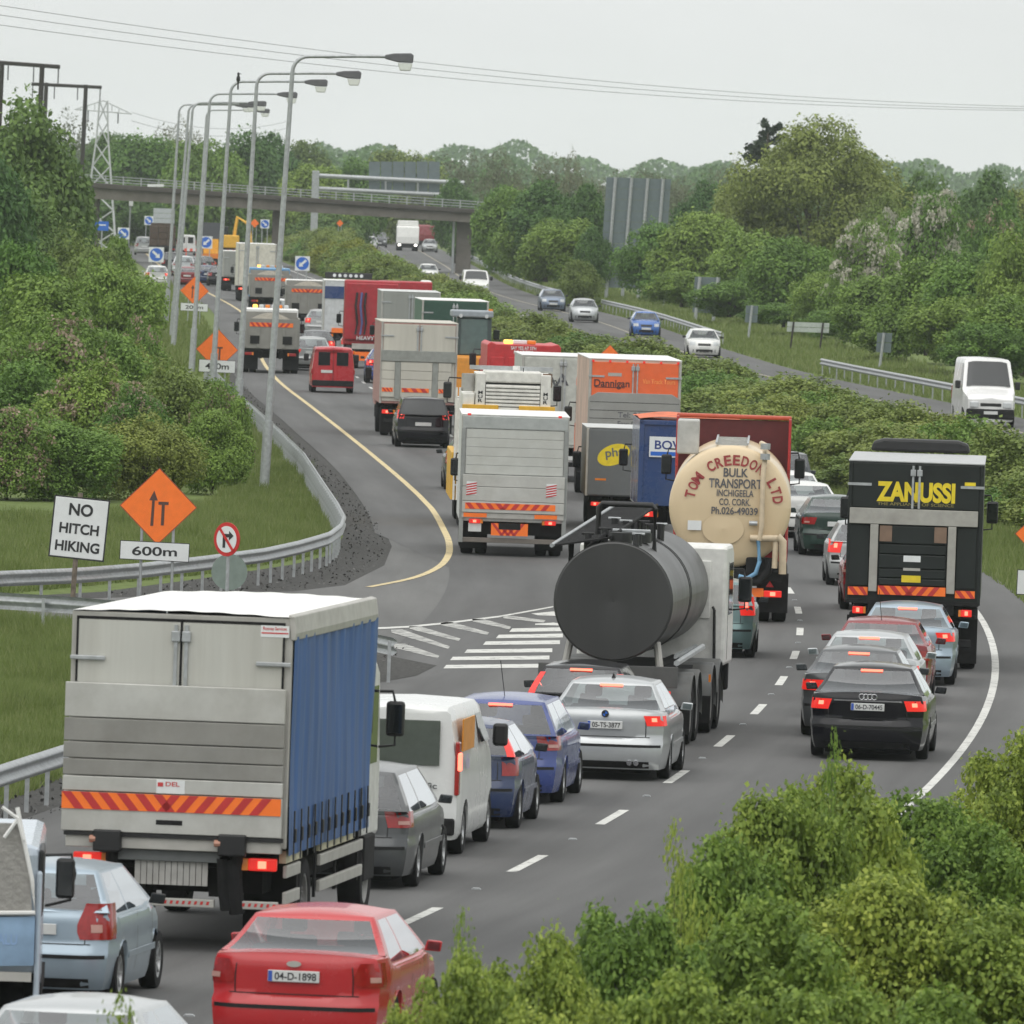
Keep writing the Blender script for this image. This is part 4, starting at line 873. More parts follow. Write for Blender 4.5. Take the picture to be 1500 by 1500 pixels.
def car_shape(S, body_m, root, glass=GLASS, trim=None):
    L, W, H, zc = S['L'], S['W'], S['H'], S['zc']; hwid = W / 2
    rear_ax = L - S['fo'] - S['wb']; front_ax = L - S['fo']; ra = .345
    bz = S['bump']
    RP = ([zc, .28, bz - .06, bz, bz + .03, S['deck'] - .05, S['deck']], [.10, .02, .0, .03, .075, .055 if S['gb0'] > .4 else .11, .09 if S['gb0'] > .4 else .14])
    FP = ([zc, .3, .5, .62, S['hood'] - .12, S['hood']], [.12, .02, .0, .04, .10, .30])
    yr = lambda z: np.interp(z, *RP); yf = lambda z: L - np.interp(z, *FP)
    cr, cf = .20, .42
    topz = lambda y: np.interp(y, [0, S['gb0'], S['gb0'] + .3, S['gb1'] - .35, S['gb1'] + .05, L - .35, L], [S['deck'], S['deck'], S['belt'] - .02, S['belt'] - .02, S['hood'] + .10, S['hood'] + .02, S['hood'] - .02])
    wid = lambda y: hwid * np.interp(y, [0, .5, 1.2, L - 1.2, L - .5, L], [.93, .985, 1, 1, .97, .88])
    zl = [zc, .24, .30, .40, .50, bz - .03, bz + .03, .70, .78, .86, .92, 1.0]
    zfr = [.925, .95, .965, .98, .992, 1.0, .985, .995, 1.0, .995, .985, .96]
    ss = np.unique(np.concatenate([np.linspace(0, 1, 34)] + [np.linspace((c - .46) / L, (c + .46) / L, 27) for c in (rear_ax, front_ax)]))
    def arch(y):
        z = zc
        for c in (rear_ax, front_ax):
            d = abs(y - c)
            if d < ra + .02: z = max(z, .30 + math.sqrt(max(0, (ra + .02) ** 2 - d * d)))
        return z
    rows = []
    for s in ss:
        y0 = s * L; w_ = wid(y0); zt = float(topz(y0)); za = arch(y0); pts = []
        hi = .05 * min(1, abs(0)) 
        wi = w_ - .26
        sec = [(0, zc, 0), (wi, zc, 0), (wi, max(za, zc), 0), (w_ * .90, za, 0)]
        for z, k in zip(zl, zfr):
            z = min(max(z, za), zt - .03); sec.append((w_ * k, z, 1))
        sec += [(w_ * .955, zt - .012, 1), (w_ * .90, zt, .9), (w_ * .6, zt + .022, .6), (w_ * .3, zt + .032, .3), (0, zt + .035, 0)]
        for (x, z, c) in sec:
            A = yr(z) + cr * (min(1, x / w_) ** 6); B = yf(z) - cf * (min(1, x / w_) ** 3); pts.append((x, A + s * (B - A), z))
        rows.append(pts)
    mb = MB(); nsec = len(rows[0])
    for sg in (1, -1):
        P = [[(sg * x, y, z) for x, y, z in r] for r in rows]
        if sg > 0: P = [r[::-1] for r in P]
        mb.grid(P)
    for end, fn, cc, pw in ((0, yr, cr, 6), (-1, yf, -cf, 3)):
        sec = rows[end]; side = [(x, z) for (x, y, z) in sec[3:-4]]
        P = []
        for (w_, z) in side:
            W0 = wid(0 if end == 0 else L)
            P.append([(w_ * u, float(fn(z)) + cc * (abs(w_ * u) / W0) ** pw, z) for u in np.linspace(-1, 1, 15)])
        ztop = sec[-1][2]; P.append([(wid(0 if end == 0 else L) * .90 * u, float(fn(ztop)) + cc * abs(.9 * u) ** pw, np.interp(abs(u), [0, .33, .66, 1], [ztop, ztop - .003, ztop - .013, ztop - .035])) for u in np.linspace(-1, 1, 15)])
        if end == 0: mb.grid(P)
        else: mb.grid([r[::-1] for r in P])
    body = mb.build("body", body_m, root, smooth=48)
    # greenhouse
    gw0, gw1 = hwid * .915, S['gwr'] * W / 1.82; zr = H - .065
    nx = [-1, -.92, -.74, -.5, -.25, 0, .25, .5, .74, .92, 1]; ny = [0, .05, .12, .2, .28, .36, .44, .47, .55, .63, .71, .8, .88, .95, 1]
    vv = [0, .05, .22, .42, .62, .80, .92, 1]
    def ring(v):
        w_ = gw0 + (gw1 - gw0) * (v ** 1.25); a = S['gb0'] + (S['gr0'] - S['gb0']) * (v ** (1.2 if S['gb0'] < .4 else .95)); b = S['gb1'] + (S['gr1'] - S['gb1']) * v
        zb0, zb1 = S['deck'] + .005, S['hood'] + .09
        bow = .10; pts = {'r': [], 's': [], 'f': []}
        def zz(y, v): 
            base = np.interp(y, [S['gb0'], S['gb0'] + .4, S['gb1'] - .5, S['gb1']], [zb0, S['belt'] - .03, S['belt'] - .03, zb1]); return base + (zr + .0 - base) * v
        pts['r'] = [(w_ * u, a - bow * (1 - u * u), zz(a, v)) for u in nx]
        pts['s'] = [(w_, a + (b - a) * t, zz(a + (b - a) * t, v)) for t in ny]
        pts['f'] = [(w_ * u, b + .16 * (1 - u * u), zz(b, v)) for u in nx]
        return pts
    R = [ring(v) for v in vv]; gb = MB(); win = {'rear_window': MB(), 'side_window_r': MB(), 'side_window_l': MB(), 'windscreen': MB()}
    def patch(rows_, flip, key, isw):
        m, n = len(rows_), len(rows_[0])
        for i in range(m - 1):
            for j in range(n - 1):
                q = [rows_[i][j], rows_[i][j + 1], rows_[i + 1][j + 1], rows_[i + 1][j]]
                if flip: q = q[::-1]
                (win[key] if isw(i, j) else gb).add(q, [(0, 1, 2, 3)])
    inner = lambda i: 1 <= i <= 5
    patch([r['r'] for r in R], False, 'rear_window', lambda i, j: inner(i) and 1 <= j <= 8)
    patch([r['f'] for r in R], True, 'windscreen', lambda i, j: i <= 5 and 1 <= j <= 8)
    sw = lambda i, j: inner(i) and 2 <= j <= 12 and j != 6
    patch([r['s'] for r in R], False, 'side_window_r', sw)
    patch([[(-x, y, z) for x, y, z in r['s']] for r in R], True, 'side_window_l', sw)
    T = R[-1]; cap = []
    for k in range(len(nx)):
        row = []; u = nx[k]
        for t in ny:
            y = T['r'][k][1] + (T['f'][k][1] - T['r'][k][1]) * t; row.append((T['r'][k][0], y, zr + .065 * (1 - abs(u) ** 2.2) * (1 - abs(2 * t - 1) ** 5)))
        cap.append(row)
    gb.grid([r for r in cap[::-1]])
    bm = bmesh.new(); me = bpy.data.meshes.new("cabin"); me.from_pydata(gb.v, [], gb.f); bm.from_mesh(me); bmesh.ops.remove_doubles(bm, verts=bm.verts, dist=.001); bm.to_mesh(me); bm.free()
    link("cabin", me, body_m, root, smooth=62)
    for k, m_ in win.items():
        me = bpy.data.meshes.new("w"); me.from_pydata(m_.v, [], m_.f); bm = bmesh.new(); bm.from_mesh(me); bmesh.ops.remove_doubles(bm, verts=bm.verts, dist=.001); bm.to_mesh(me); bm.free()
        link("side_window" if k.startswith("side") else k, me, glass if k != 'windscreen' else WIND, root, smooth=40)
    return dict(yr=yr, yf=yf, cr=cr, cf=cf, wid=wid, rear_ax=rear_ax, front_ax=front_ax, ring=ring, zr=zr, hw=hwid, L=L, S=S, rows=rows)
def rear_patch(g, name, m, par, x0, x1, z0, z1, off=.006, nx_=8, nz=4, wrap=0., shape=None):
    """a lens or panel that follows the tail of the body"""
    W0 = g['wid'](0); rows_ = []
    fw = lambda z: float(np.interp(z, [.3, .5, .7, .8, .95, 1.3], [.965, .992, .995, 1., .975, .93]))
    for z in np.linspace(z0, z1, nz):
        r = []; X1 = x1; X0 = x0
        if shape: X0 = x0 + shape(( z - z0) / (z1 - z0)) * (x1 - x0)
        for u in np.linspace(0, 1, nx_):
            x = X0 + (X1 - X0) * u; xx = max(-1, min(1, x)); ax = abs(xx) * W0 * fw(z)
            y = float(g['yr'](z)) + g['cr'] * (abs(xx)) ** 6 - off
            r.append((math.copysign(ax + (off if abs(xx) > .98 else 0), xx), y, z))
        if wrap:
            sgn = 1 if x1 > 0 else -1
            xl, yl, zl_ = r[-1]
            r += [(sgn * (W0 * fw(z) + off + .055 * (k / wrap) * .5), yl + k + off, z) for k in (wrap * .5, wrap)]
        rows_.append(r)
    mb = MB()
    if x1 > x0: mb.grid(rows_)
    else: mb.grid([r[::-1] for r in rows_])
    return mb.build(name, m, par, smooth=50)
def car(kind, Y, px, colm, label, lit=True, high=False, plate=None, opp=False, over=None, group=None, name="car", head=None, lamps='rect', detail=None, dark=False, z=.6):
    S = dict(CARS[kind]); S.update(over or {})
    root = vplace(name, Y, px, label, "car", group, z=z, head=head, opp=opp)
    g = car_shape(S, colm, root, GLASSD if dark else GLASS); W0 = S['W'] / 2
    for y in (g['rear_ax'], g['front_ax']):
        for s in (-1, 1): wheel(root, s * (W0 - .115), y, .315, .20, s, name="wheel")
    # darkens the wheel wells, hung low to deepen shade beneath: underbody tray
    MB().box(-W0 + .27, W0 - .27, .4, S['L'] - .4, S['zc'] - .07, S['zc'] + .02).build("underbody", DARK, root)
    z0, z1 = S['lz']; lx = S['lx']
    if not opp:
        for s in (-1, 1):
            if lamps == 'tall':      # slim column lamps beside the rear window
                rg = [g['ring'](v) for v in np.linspace(0, .8, 6)]; rows_ = []
                for q in rg:
                    xe, ye, ze = q['r'][-1]; rows_.append([(s * (xe * .88), q['r'][-2][1] - .012, ze), (s * (xe + .008), ye - .015, ze), (s * (xe + .012), ye + .10, ze)])
                mb = MB(); mb.grid(rows_ if s > 0 else [r[::-1] for r in rows_]); lo = mb.build("tail_lamp", REDLIT if lit else REDL, root, smooth=60)
                rear_patch(g, "lower_lens", REDL, lo, s * .78, s * 1., z0 - .02, S['deck'] - .01, wrap=.10)
                continue
            shp = (lambda t: .14 * (1 - t) if lamps == 'rect' else (.5 * abs(t - .3))) if lamps != 'slab' else None
            lo = rear_patch(g, "tail_lamp", REDL if not lit else REDLIT if lamps != 'drop' else REDL, root, s * lx, s * 1., z0, z1, .008, 7, 6, .22, shp)
            zz0, zz1 = z0 + (z1 - z0) * .42, z0 + (z1 - z0) * .8
            if lit: rear_patch(g, "bulb", REDHOT, lo, s * (lx + (1 - lx) * .42), s * (lx + (1 - lx) * .70), zz0, zz1, .014, 4, 3)
            else: rear_patch(g, "bulb", mat("lens_clear", (.5, .28, .24), .2), lo, s * (lx + .2), s * (lx + .34), z0 + (z1 - z0) * .2, z0 + (z1 - z0) * .42, .014, 4, 3)
        if high:
            q = g['ring'](.93)['r']; y = q[5][1] - .03; MB().box(-.17, .17, y - .01, y + .02, q[5][2] - .022, q[5][2] + .012).build("high_brake_lamp", REDHOT, root)
        pz = S['pz']; yp = float(g['yr'](pz)) - .02
        pl = MB().box(-.26, .26, yp - .012, yp + .015, pz - .057, pz + .057).build("number_plate", PLATE, root, .006)
        if plate:
            MB().box(-.255, -.215, yp - .016, yp - .013, pz - .052, pz + .052).build("country_band", PLATEBL, pl); text_mesh(plate, PLATETX, pl, .02, yp - .015, pz, w=.42, h=.075)
        rear_patch(g, "bumper_strip", BLACK, root, -.97, .97, S['bump'] - .10, S['bump'] - .06, .006, 17, 2)
        rear_patch(g, "boot_shut_line", BLACK, root, -.78, .78, S['bump'] + .045, S['bump'] + .055, .004, 15, 2)
        rear_patch(g, "lower_valance", DARK, root, -.80, .80, S['zc'] + .02, S['zc'] + .12, .008, 13, 2)
        MB().tube([(.42, .06, .26), (.42, .4, .26)], .035, 10).build("exhaust_pipe", CHROME, root)
    else:
        L = S['L']; hd = S['hood']
        def front_patch(nm, m_, x0, x1, a, b, off=.008):
            rows_ = []; Wf = g['wid'](L)
            for zz in np.linspace(a, b, 4): rows_.append([(Wf * u, float(g['yf'](zz)) - g['cf'] * abs(u) ** 3 + off, zz) for u in np.linspace(x0, x1, 7)])
            return MB().grid([r[::-1] for r in rows_]).build(nm, m_, root, smooth=50)
        front_patch("headlamp", HEADL, -.96, -.60, .62, .80); front_patch("headlamp", HEADL, .60, .96, .62, .80)
        front_patch("grille", BLACK, -.42, .42, .60, .72); front_patch("lower_grille", BLACK, -.75, .75, .27, .42)
        yp = float(g['yf'](.48)) ; MB().box(-.26, .26, yp - .01, yp + .02, .44, .55).build("number_plate", PLATE, root)
    # cabin interior seen through the glass
    CL = mat("seat_cloth", (.045, .045, .05), .9, var=.2)
    zb = S['belt']; fy = g['rear_ax'] + S['wb'] * .52
    for s in (-1, 1):
        st = MB().prism_x([(fy, .4), (fy + .5, .4), (fy + .52, .55), (fy + .12, .58), (fy - .06, zb + .16), (fy - .16, zb + .14)], s * .37 - .23, s * .37 + .23).build("front_seat", CL, root, .04)
        MB().box(s * .37 - .13, s * .37 + .13, fy - .16, fy - .07, zb + .18, zb + .36).build("headrest", CL, st, .04)
    ry = max(S['gb0'] + .75, g['rear_ax'] + .1)
    st = MB().box(-.62, .62, ry - .14, ry, .45, zb + .12).build("rear_seat", CL, root, .05)
    for s in (-1, 1): MB().box(s * .36 - .12, s * .36 + .12, ry - .12, ry - .05, zb + .13, zb + .27).build("headrest", CL, st, .03)
    MB().box(-.66, .66, S['gb0'] + .12, ry - .15, zb - .06, zb - .03).build("parcel_shelf", BLACK, root); MB().box(-.66, .66, S['gb1'] - .75, S['gb1'] - .15, zb - .2, zb - .04).build("dashboard", BLACK, root, .03)
    if not opp: MB().tube([(.37 + .16 * math.cos(a), S['gb1'] - .85, zb + .0 + .16 * math.sin(a)) for a in np.linspace(0, 6.2832, 15)], .015, 5, cap=False).build("steering_wheel", BLACK, root)
    # panel gaps
    kz = [.26, .34, .45, .58, .72, .84, min(.93, zb - .03)]; kf = [.945, .972, .99, 1.0, 1.0, .992, .985]
    for s in (-1, 1):
        for yy in (g['rear_ax'] + S['wb'] * .36, g['rear_ax'] + S['wb'] * .74):
            rows_ = [[(s * (S['W'] / 2 * k + .003), yy - .006 + d_, z_) for d_ in (0, .014)] for z_, k in zip(kz, kf)]
            MB().grid(rows_ if s > 0 else [q[::-1] for q in rows_]).build("door_gap", BLACK, root)
        if not opp: rear_patch(g, "boot_gap", BLACK, root, s * .70, s * .715, S['bump'] + .05, S['deck'] - .02, .004, 2, 5)
    # mirrors
    for s in (-1, 1):
        y = S['gb1'] - .62; z_ = S['belt'] + .03; x = S['W'] / 2
        m_ = MB(); m_.add([(s*(x-.02), y+.02, z_-.02), (s*(x+.17), y-.02, z_-.03), (s*(x+.19), y-.02, z_+.09), (s*(x+.02), y+.02, z_+.10), (s*(x), y+.12, z_-.0), (s*(x+.14), y+.09, z_+.0), (s*(x+.15), y+.09, z_+.07), (s*(x+.02), y+.12, z_+.07)],
              [(0,1,2,3), (4,7,6,5), (0,4,5,1), (1,5,6,2), (2,6,7,3), (3,7,4,0)] if s > 0 else [(3,2,1,0), (5,6,7,4), (1,5,4,0), (2,6,5,1), (3,7,6,2), (0,4,7,3)])
        mm = m_.build("door_mirror", BLACK if S['W'] < 1.75 else colm, root, .02)
        MB().add([(s*(x+.02), y-.004, z_), (s*(x+.155), y-.034, z_-.01), (s*(x+.165), y-.034, z_+.075), (s*(x+.035), y-.004, z_+.085)], [(0, 1, 2, 3) if s > 0 else (3, 2, 1, 0)]).build("mirror_glass", GLASS, mm)
        # door shut lines and handles on the flank
        for fy in (.37, .62):
            yy = g['rear_ax'] + (g['front_ax'] - g['rear_ax']) * (fy if fy < .5 else .46) + (.0 if fy < .5 else .42)
            MB().box(s * (x - .012) - .006, s * (x - .012) + .01 * 1.0, yy, yy + .16, S['belt'] - .16, S['belt'] - .13).build("door_handle", colm, root)
        MB().box(s * x - .004 - .004, s * x + .004 - .004, g['rear_ax'] + .42, g['front_ax'] - .42, .46, .53).build("door_moulding", colm, root, .003)
    if detail: detail(root, g, S)
    return root
# ------------------------------------------------------------------ lorry helpers
def T(name, Y, px, label, cat="lorry", group=None, z=1.5, head=None, opp=False):
    return vplace(name, Y, px, label, cat, group, z, head, opp)
def zf(Y, px): return lambda py: at(px, py, Y).z
def xf(Y, px): return lambda qx: (qx - px) * Y / F_PX
def axle(r, y, W=2.4, dual=True, rad_=.5, rim=STEELRIM):
    for s in (-1, 1):
        wheel(r, s * (W / 2 - .17), y, rad_, .30, s, rim)
        if dual: wheel(r, s * (W / 2 - .50), y, rad_, .28, s, rim)
def flaps(r, y, W=2.4, z0=.12, z1=.95, w_=.62):
    for s in (-1, 1): MB().box(s * (W / 2 - w_ / 2) - w_ / 2, s * (W / 2 - w_ / 2) + w_ / 2, y, y + .025, z0, z1).build("mudflap", RUBBER, r)
def chassis(r, L, z0=.62, z1=.95, y0=.25):
    for s in (-.42, .42): MB().box(s - .06, s + .06, y0, L, z0, z1).build("chassis_rail", DARK, r)
    MB().box(-.9, .9, y0 + .5, L - .5, z0 + .02, z1 - .06).build("underframe", DARK, r)
def tlamp(r, x, z, w_=.36, h=.13, y=-.03, lit=True, y2=.08):
    for s in (-1, 1):
        o = MB().box(s * x - w_ / 2, s * x + w_ / 2, y, y2, z - h / 2, z + h / 2).build("tail_lamp", REDLIT if lit else REDL, r, .015)
        if lit: MB().box(s * x - w_ * .15, s * x + w_ * .15, y - .012, y, z - h * .3, z + h * .3).build("bulb", REDHOT, o, .01)
        MB().box(s * (x - w_ * .62) - w_ * .12, s * (x - w_ * .62) + w_ * .12, y + .002, y2, z - h / 2, z + h / 2).build("indicator", AMBER, o, .01)
def hazard(r, x0, x1, z0, z1, y, n=10, name="hazard_band", chev=True):
    p = MB().box(x0, x1, y, y + .008, z0, z1).build(name, ORANGEF, r); mb = MB(); h = z1 - z0; w_ = (x1 - x0) / n; xm = (x0 + x1) / 2
    for k in range(n):
        a = x0 + k * w_; d = 1 if (not chev or a + w_ / 2 < xm) else -1; sl = .8 * h
        b = [(a, z1), (a + w_ / 2, z1), (a + w_ / 2 + d * sl, z0), (a + d * sl, z0)]
        b = [(min(max(X, x0), x1), Z) for X, Z in b]; mb.add([(X, y - .003, Z) for X, Z in b], [(3, 2, 1, 0)])
    mb.build("red_stripes", REDF, p); return p
def mirrors(r, x, y, z, h=.42, sides=(-1, 1), m=BLACK):
    for s in sides:
        o = MB().tube([(s * (x - .15), y + .1, z + h * .75), (s * (x + .16), y, z + h * .78), (s * (x + .2), y, z + h * .4), (s * (x + .2), y, z - h * .75), (s * (x - .1), y + .1, z - h * .85)], .018, 6).build("mirror_arm", BLACK, r)
        MB().box(s * (x + .2) - .11, s * (x + .2) + .11, y - .06, y + .07, z - h / 2, z + h / 2).build("mirror_housing", m, o, .04)
        MB().box(s * (x + .2) - .085, s * (x + .2) + .085, y - .068, y - .061, z - h / 2 + .04, z + h / 2 - .04).build("mirror_glass", GLASSD, o)
def cab(r, m, W, y0, L, z0, z1, axle_y=None, roof=None, mir=True, front=True, mz=None):
    c = MB().prism_x([(y0, z0), (y0 + L, z0), (y0 + L, z0 + (z1 - z0) * .38), (y0 + L - .22, z1 - .12), (y0 + L - .5, z1), (y0 + .05, z1), (y0, z1 - .06)], -W / 2, W / 2).build("cab", m, r, .06)
    zm = z0 + (z1 - z0) * .42; zt_ = z1 - .28; yy = y0 + L
    MB().add([(-W/2+.12, yy-.028, zm), (W/2-.12, yy-.028, zm), (W/2-.16, yy-.195, zt_), (-W/2+.16, yy-.195, zt_)], [(3, 2, 1, 0)] if 0 else [(0, 1, 2, 3)][:1]).build("windscreen", GLASSD, c)
    for s in (-1, 1):
        MB().box(s * W / 2 - .006, s * W / 2 + .006, yy - 1.15, yy - .35, zm, zt_ - .02).build("side_window", GLASSD, c)
        MB().box(s * W / 2 - .005, s * W / 2 + .005, yy - 1.28, yy - 1.265, z0 + .1, zt_).build("door_line", BLACK, c)
    if mir: mirrors(r, W / 2, yy - .25, mz or (zm + .25))
    if front:
        MB().box(-W / 2 + .05, W / 2 - .05, yy - .15, yy + .06, z0 - .45, z0 + .02).build("bumper", DARK, r, .04)
    return c
def boxbody(r, m, W, y0, L, z0, z1, roofm=WHITEP, name="box_body", post=ALU):
    b = MB().box(-W / 2, W / 2, y0, y0 + L, z0, z1 - .03).build(name, m, r, .02)
    MB().box(-W / 2 - .015, W / 2 + .015, y0 - .015, y0 + L + .015, z1 - .03, z1).build("roof", roofm, r, .012)
    for s in (-1, 1): MB().box(s * (W / 2 - .03) - .035, s * (W / 2 - .03) + .035, y0 - .02, y0 + .05, z0, z1 - .032).build("corner_post", post, b, .01)
    return b
def doors(r, m, W, z0, z1, y=-.012, bars=True, hinges=True):
    for s in (-1, 1):
        a, b = (.012, W / 2 - .08) if s > 0 else (-W / 2 + .08, -.012)
        d = MB().box(a, b, y - .02, y + .01, z0, z1).build("rear_door", m, r, .008)
        MB().box(s * .06 - .02, s * .06 + .02, y - .05, y - .022, z0, z1 - .03).build("locking_bar", GALV, d)
        MB().box(s * .06 - .05, s * .06 + .05, y - .07, y - .02, z1 - .22, z1 - .10).build("latch", GALV, d, .01)
        if hinges:
            MB().box(s * (W / 2 - .2) - .22, s * (W / 2 - .2) + .22, y - .045, y - .022, z1 - .42, z1 - .37).build("hinge", GALV, d)
def plate(r, x, z, y=-.05, w_=.52, h=.12, txt=None, m=PLATE):
    p = MB().box(x - w_ / 2, x + w_ / 2, y, y + .02, z - h / 2, z + h / 2).build("number_plate", m, r)
    if txt: text_mesh(txt, PLATETX, p, x, y - .003, z, w=w_ * .84, h=h * .62)
    return p

# ------------------------------------------------------------------ the blue curtain-sided lorry
Y, PX = 136.3, 258; z = zf(Y, PX); x = xf(Y, PX)
r = T("curtain_lorry", Y, PX, "blue curtain sided lorry with a closed aluminium tail lift and orange red band"); W = 2.52
DOORM = mat("grey_white_door", (.50, .50, .46), .5, var=.08, scale=3, dirt=.55, dcol=(.26, .24, .20), streak=True)
LIFTL = mat("lift_light", (.53, .53, .50), .42, .35, .10, 2.0, dirt=.6, dcol=(.25, .235, .20)); LIFTD = mat("lift_dark", (.29, .285, .265), .5, .3, .12, 2.0, dirt=.6, dcol=(.17, .16, .14))
RED_TXT = mat("red_print", (.55, .05, .05), .6)
zt = z(893); zl = z(1003); zb = 1.20; LB = 6.9
MB().box(-W/2, W/2, 0, .10, zb, zt - .05).build("rear_frame", ALU, r, .015)
MB().box(-W/2, W/2 - .02, .10, LB, 1.18, 1.32).build("load_floor", DARK, r)
MB().box(-W/2, -W/2 + .03, .10, LB, 1.32, zt - .06).build("left_curtain", mat("curtain_blue", (.030, .095, .27), .5, var=.2, scale=5, dirt=.45, dcol=(.12, .15, .2), streak=True), r)
MB().box(-W/2 + .05, W/2 - .05, LB - .06, LB, 1.32, zt - .06).build("headboard", ALU, r)
rows = []
for k in range(7):
    u = k / 6; rows.append([(-W/2 + W * t, LB * u - .02, zt - .045 + .055 * math.sin(math.pi * t) * .6 + .004 * math.sin(t * 40)) for t in np.linspace(0, 1, 41)])
MB().grid(rows).build("roof", mat("translucent_roof", (.80, .80, .77), .5, var=.05, scale=2), r, smooth=60)
MB().prism_y([(W/2 - .02, zt - .30), (W/2 + .035, zt - .30), (W/2 + .045, zt - .22), (W/2 + .02, zt - .03), (W/2 - .05, zt - .01)], -.01, LB).build("pelmet_rail", ALU, r, .01)
rows = []
for zz in np.linspace(1.12, zt - .26, 14):
    fr = (zz - 1.12) / (zt - .26 - 1.12)
    rows.append([(W/2 + .012 + .026 * math.sin(yy * 9.5 + .5 * math.sin(zz * 1.2)) * (.3 + .7 * fr) + .007 * math.sin(yy * 27 + zz) + .01 * math.sin(zz * 2.2 + yy), yy, zz) for yy in np.linspace(.06, LB, 130)])
cur = MB().grid(rows).build("side_curtain", _M["curtain_blue"], r, smooth=80)
for k in range(12):
    yy = .35 + k * .56; s_ = MB().box(W/2 + .032, W/2 + .045, yy, yy + .055, 1.06, 1.62).build("tension_strap", BLACK, r); MB().box(W/2 + .04, W/2 + .065, yy - .02, yy + .075, 1.26, 1.42).build("buckle", BLACK, s_, .01)
doors(r, DOORM, W, zl - .1, zt - .14, hinges=False)
for a, b_, c_, d_ in ((-W/2 + .06, -W/2 + .085, zl, zt - .12), (W/2 - .105, W/2 - .08, zl, zt - .12), (-.012, .012, zl, zt - .12), (-W/2 + .06, W/2 - .08, zt - .135, zt - .105)): MB().box(a, b_, -.036, -.02, c_, d_).build("door_seal", DARK, r)
for s in (-1, 1):
    hg = MB().box(s * 1.06 - .2, s * 1.06 + .2, -.075, -.045, zt - .60, zt - .55).build("hinge", GALV, r, .01)
for a, b, m_, nm in ((zl, z(1055), LIFTL, 1), (z(1055), z(1090), LIFTD, 1), (z(1090), z(1115), LIFTD, 1), (z(1115), z(1140), LIFTD, 1), (z(1140), z(1163), LIFTL, 1), (z(1163), z(1222), LIFTL, 1)):
    MB().box(-W/2 - .03, W/2 - .04, -.14, -.08, b + .006, a - .006).build("lift_plank", m_, r, .008)
hazard(r, -W/2 - .03, W/2 - .05, z(1189), z(1164), -.152, 12)
pp = MB().box(x(230), x(272), -.144, -.1405, z(1162), z(1142)).build("sticker", SIGNW, r); MB().box(x(232), x(240), -.148, -.1445, z(1152), z(1146)).build("red_mark", RED_TXT, pp); text_mesh("DEL", RED_TXT, pp, x(254), -.147, z(1148), w=.16, h=.05)
MB().box(x(231), x(270), -.144, -.1405, z(1208), z(1201)).build("maker_plate", DARK, r)
st = MB().box(x(375), x(417), -.0365, -.033, z(928), z(911)).build("sticker", SIGNW, r); text_mesh("Rooney Services", RED_TXT, st, x(396), -.039, z(916), w=.27, h=.05); MB().box(x(376), x(416), -.039, -.037, z(923), z(921)).build("underline", RED_TXT, st)
MB().box(-W/2 + .02, W/2 - .05, -.10, .1, z(1245), z(1226)).build("rear_sill", ALU, r, .01); MB().box(-W/2, W/2 - .02, -.13, -.06, z(1228), z(1222)).build("lift_edge", BLACK, r)
for qx in (160, 345):
    MB().box(x(qx) - .16, x(qx) + .16, -.2, -.08, z(1250), z(1218)).build("lift_hinge", BLACK, r, .02); MB().tube([(x(qx) + .05, -.1, z(1240)), (x(qx) + .02, .1, z(1290))], .07, 8).build("lift_ram", DARK, r); MB().tube([(x(qx) - .2, -.17, z(1232)), (x(qx) - .13, -.17, z(1232))], .04, 8).build("lift_pin", mat("copper", (.4, .2, .14), .5), r)
MB().tube([(x(345), .0, z(1255)), (x(348), .02, z(1300)), (x(352), .06, z(1335))], .09, 8).build("hydraulic_hose", RUBBER, r); MB().tube([(x(330), .0, z(1255)), (x(333), .02, z(1300)), (x(337), .06, z(1330))], .08, 8).build("hydraulic_hose", RUBBER, r)
MB().box(x(170), x(325), .0, .12, z(1262), z(1246)).build("lift_beam", mat("beam_grey", (.15, .16, .16), .6), r, .01)
tlamp(r, 1.0, z(1262), .32, .14, -.02); 
mp_ = MB()
for k in range(12): mp_.box(x(198) + k * .07, x(198) + k * .07 + .062, .06, .085, z(1297), z(1260))
mp_.build("ribbed_panel", mat("panel_grey", (.42, .41, .39), .6, dirt=.35), r)
for a, b in ((222, 318), (356, 412)):
    u = MB().box(x(a), x(b), .0, .08, z(1328), z(1316)).build("underrun_bar", ALU, r, .01); mb = MB(); n_ = int((b - a) / 9)
    for k in range(n_): mb.add([(x(a + 3 + k * 9), -.004, z(1324)), (x(a + 7 + k * 9), -.004, z(1324)), (x(a + 8.5 + k * 9), -.004, z(1319)), (x(a + 4.5 + k * 9), -.004, z(1319))], [(0, 1, 2, 3)])
    mb.build("red_marks", REDF, u)
chassis(r, 8.2); axle(r, 2.15, 2.45); axle(r, 7.35, 2.45, False, rim=mat("dusty_wheel", (.30, .30, .29), .7)); flaps(r, 1.5)
for zz in (.56, .86):
    MB().box(W/2 - .06, W/2 - .01, .25, 1.35, zz, zz + .14).build("side_guard", ALU, r, .01); MB().box(W/2 - .06, W/2 - .01, 3.0, 6.6, zz, zz + .13).build("side_guard", ALU, r, .01)
CREAM = mat("cream_panel", (.55, .52, .36), .6, dirt=.3)
for a, b in ((.2, 1.5), (2.95, 5.9)): MB().box(W/2 - .10, W/2 - .02, a, b, 1.03, 1.17).build("curtain_sill", CREAM, r)
for yy in (1.4, 2.9, 4.6, 6.5): MB().box(W/2 - .09, W/2 - .06, yy, yy + .08, .5, 1.1).build("guard_bracket", DARK, r)
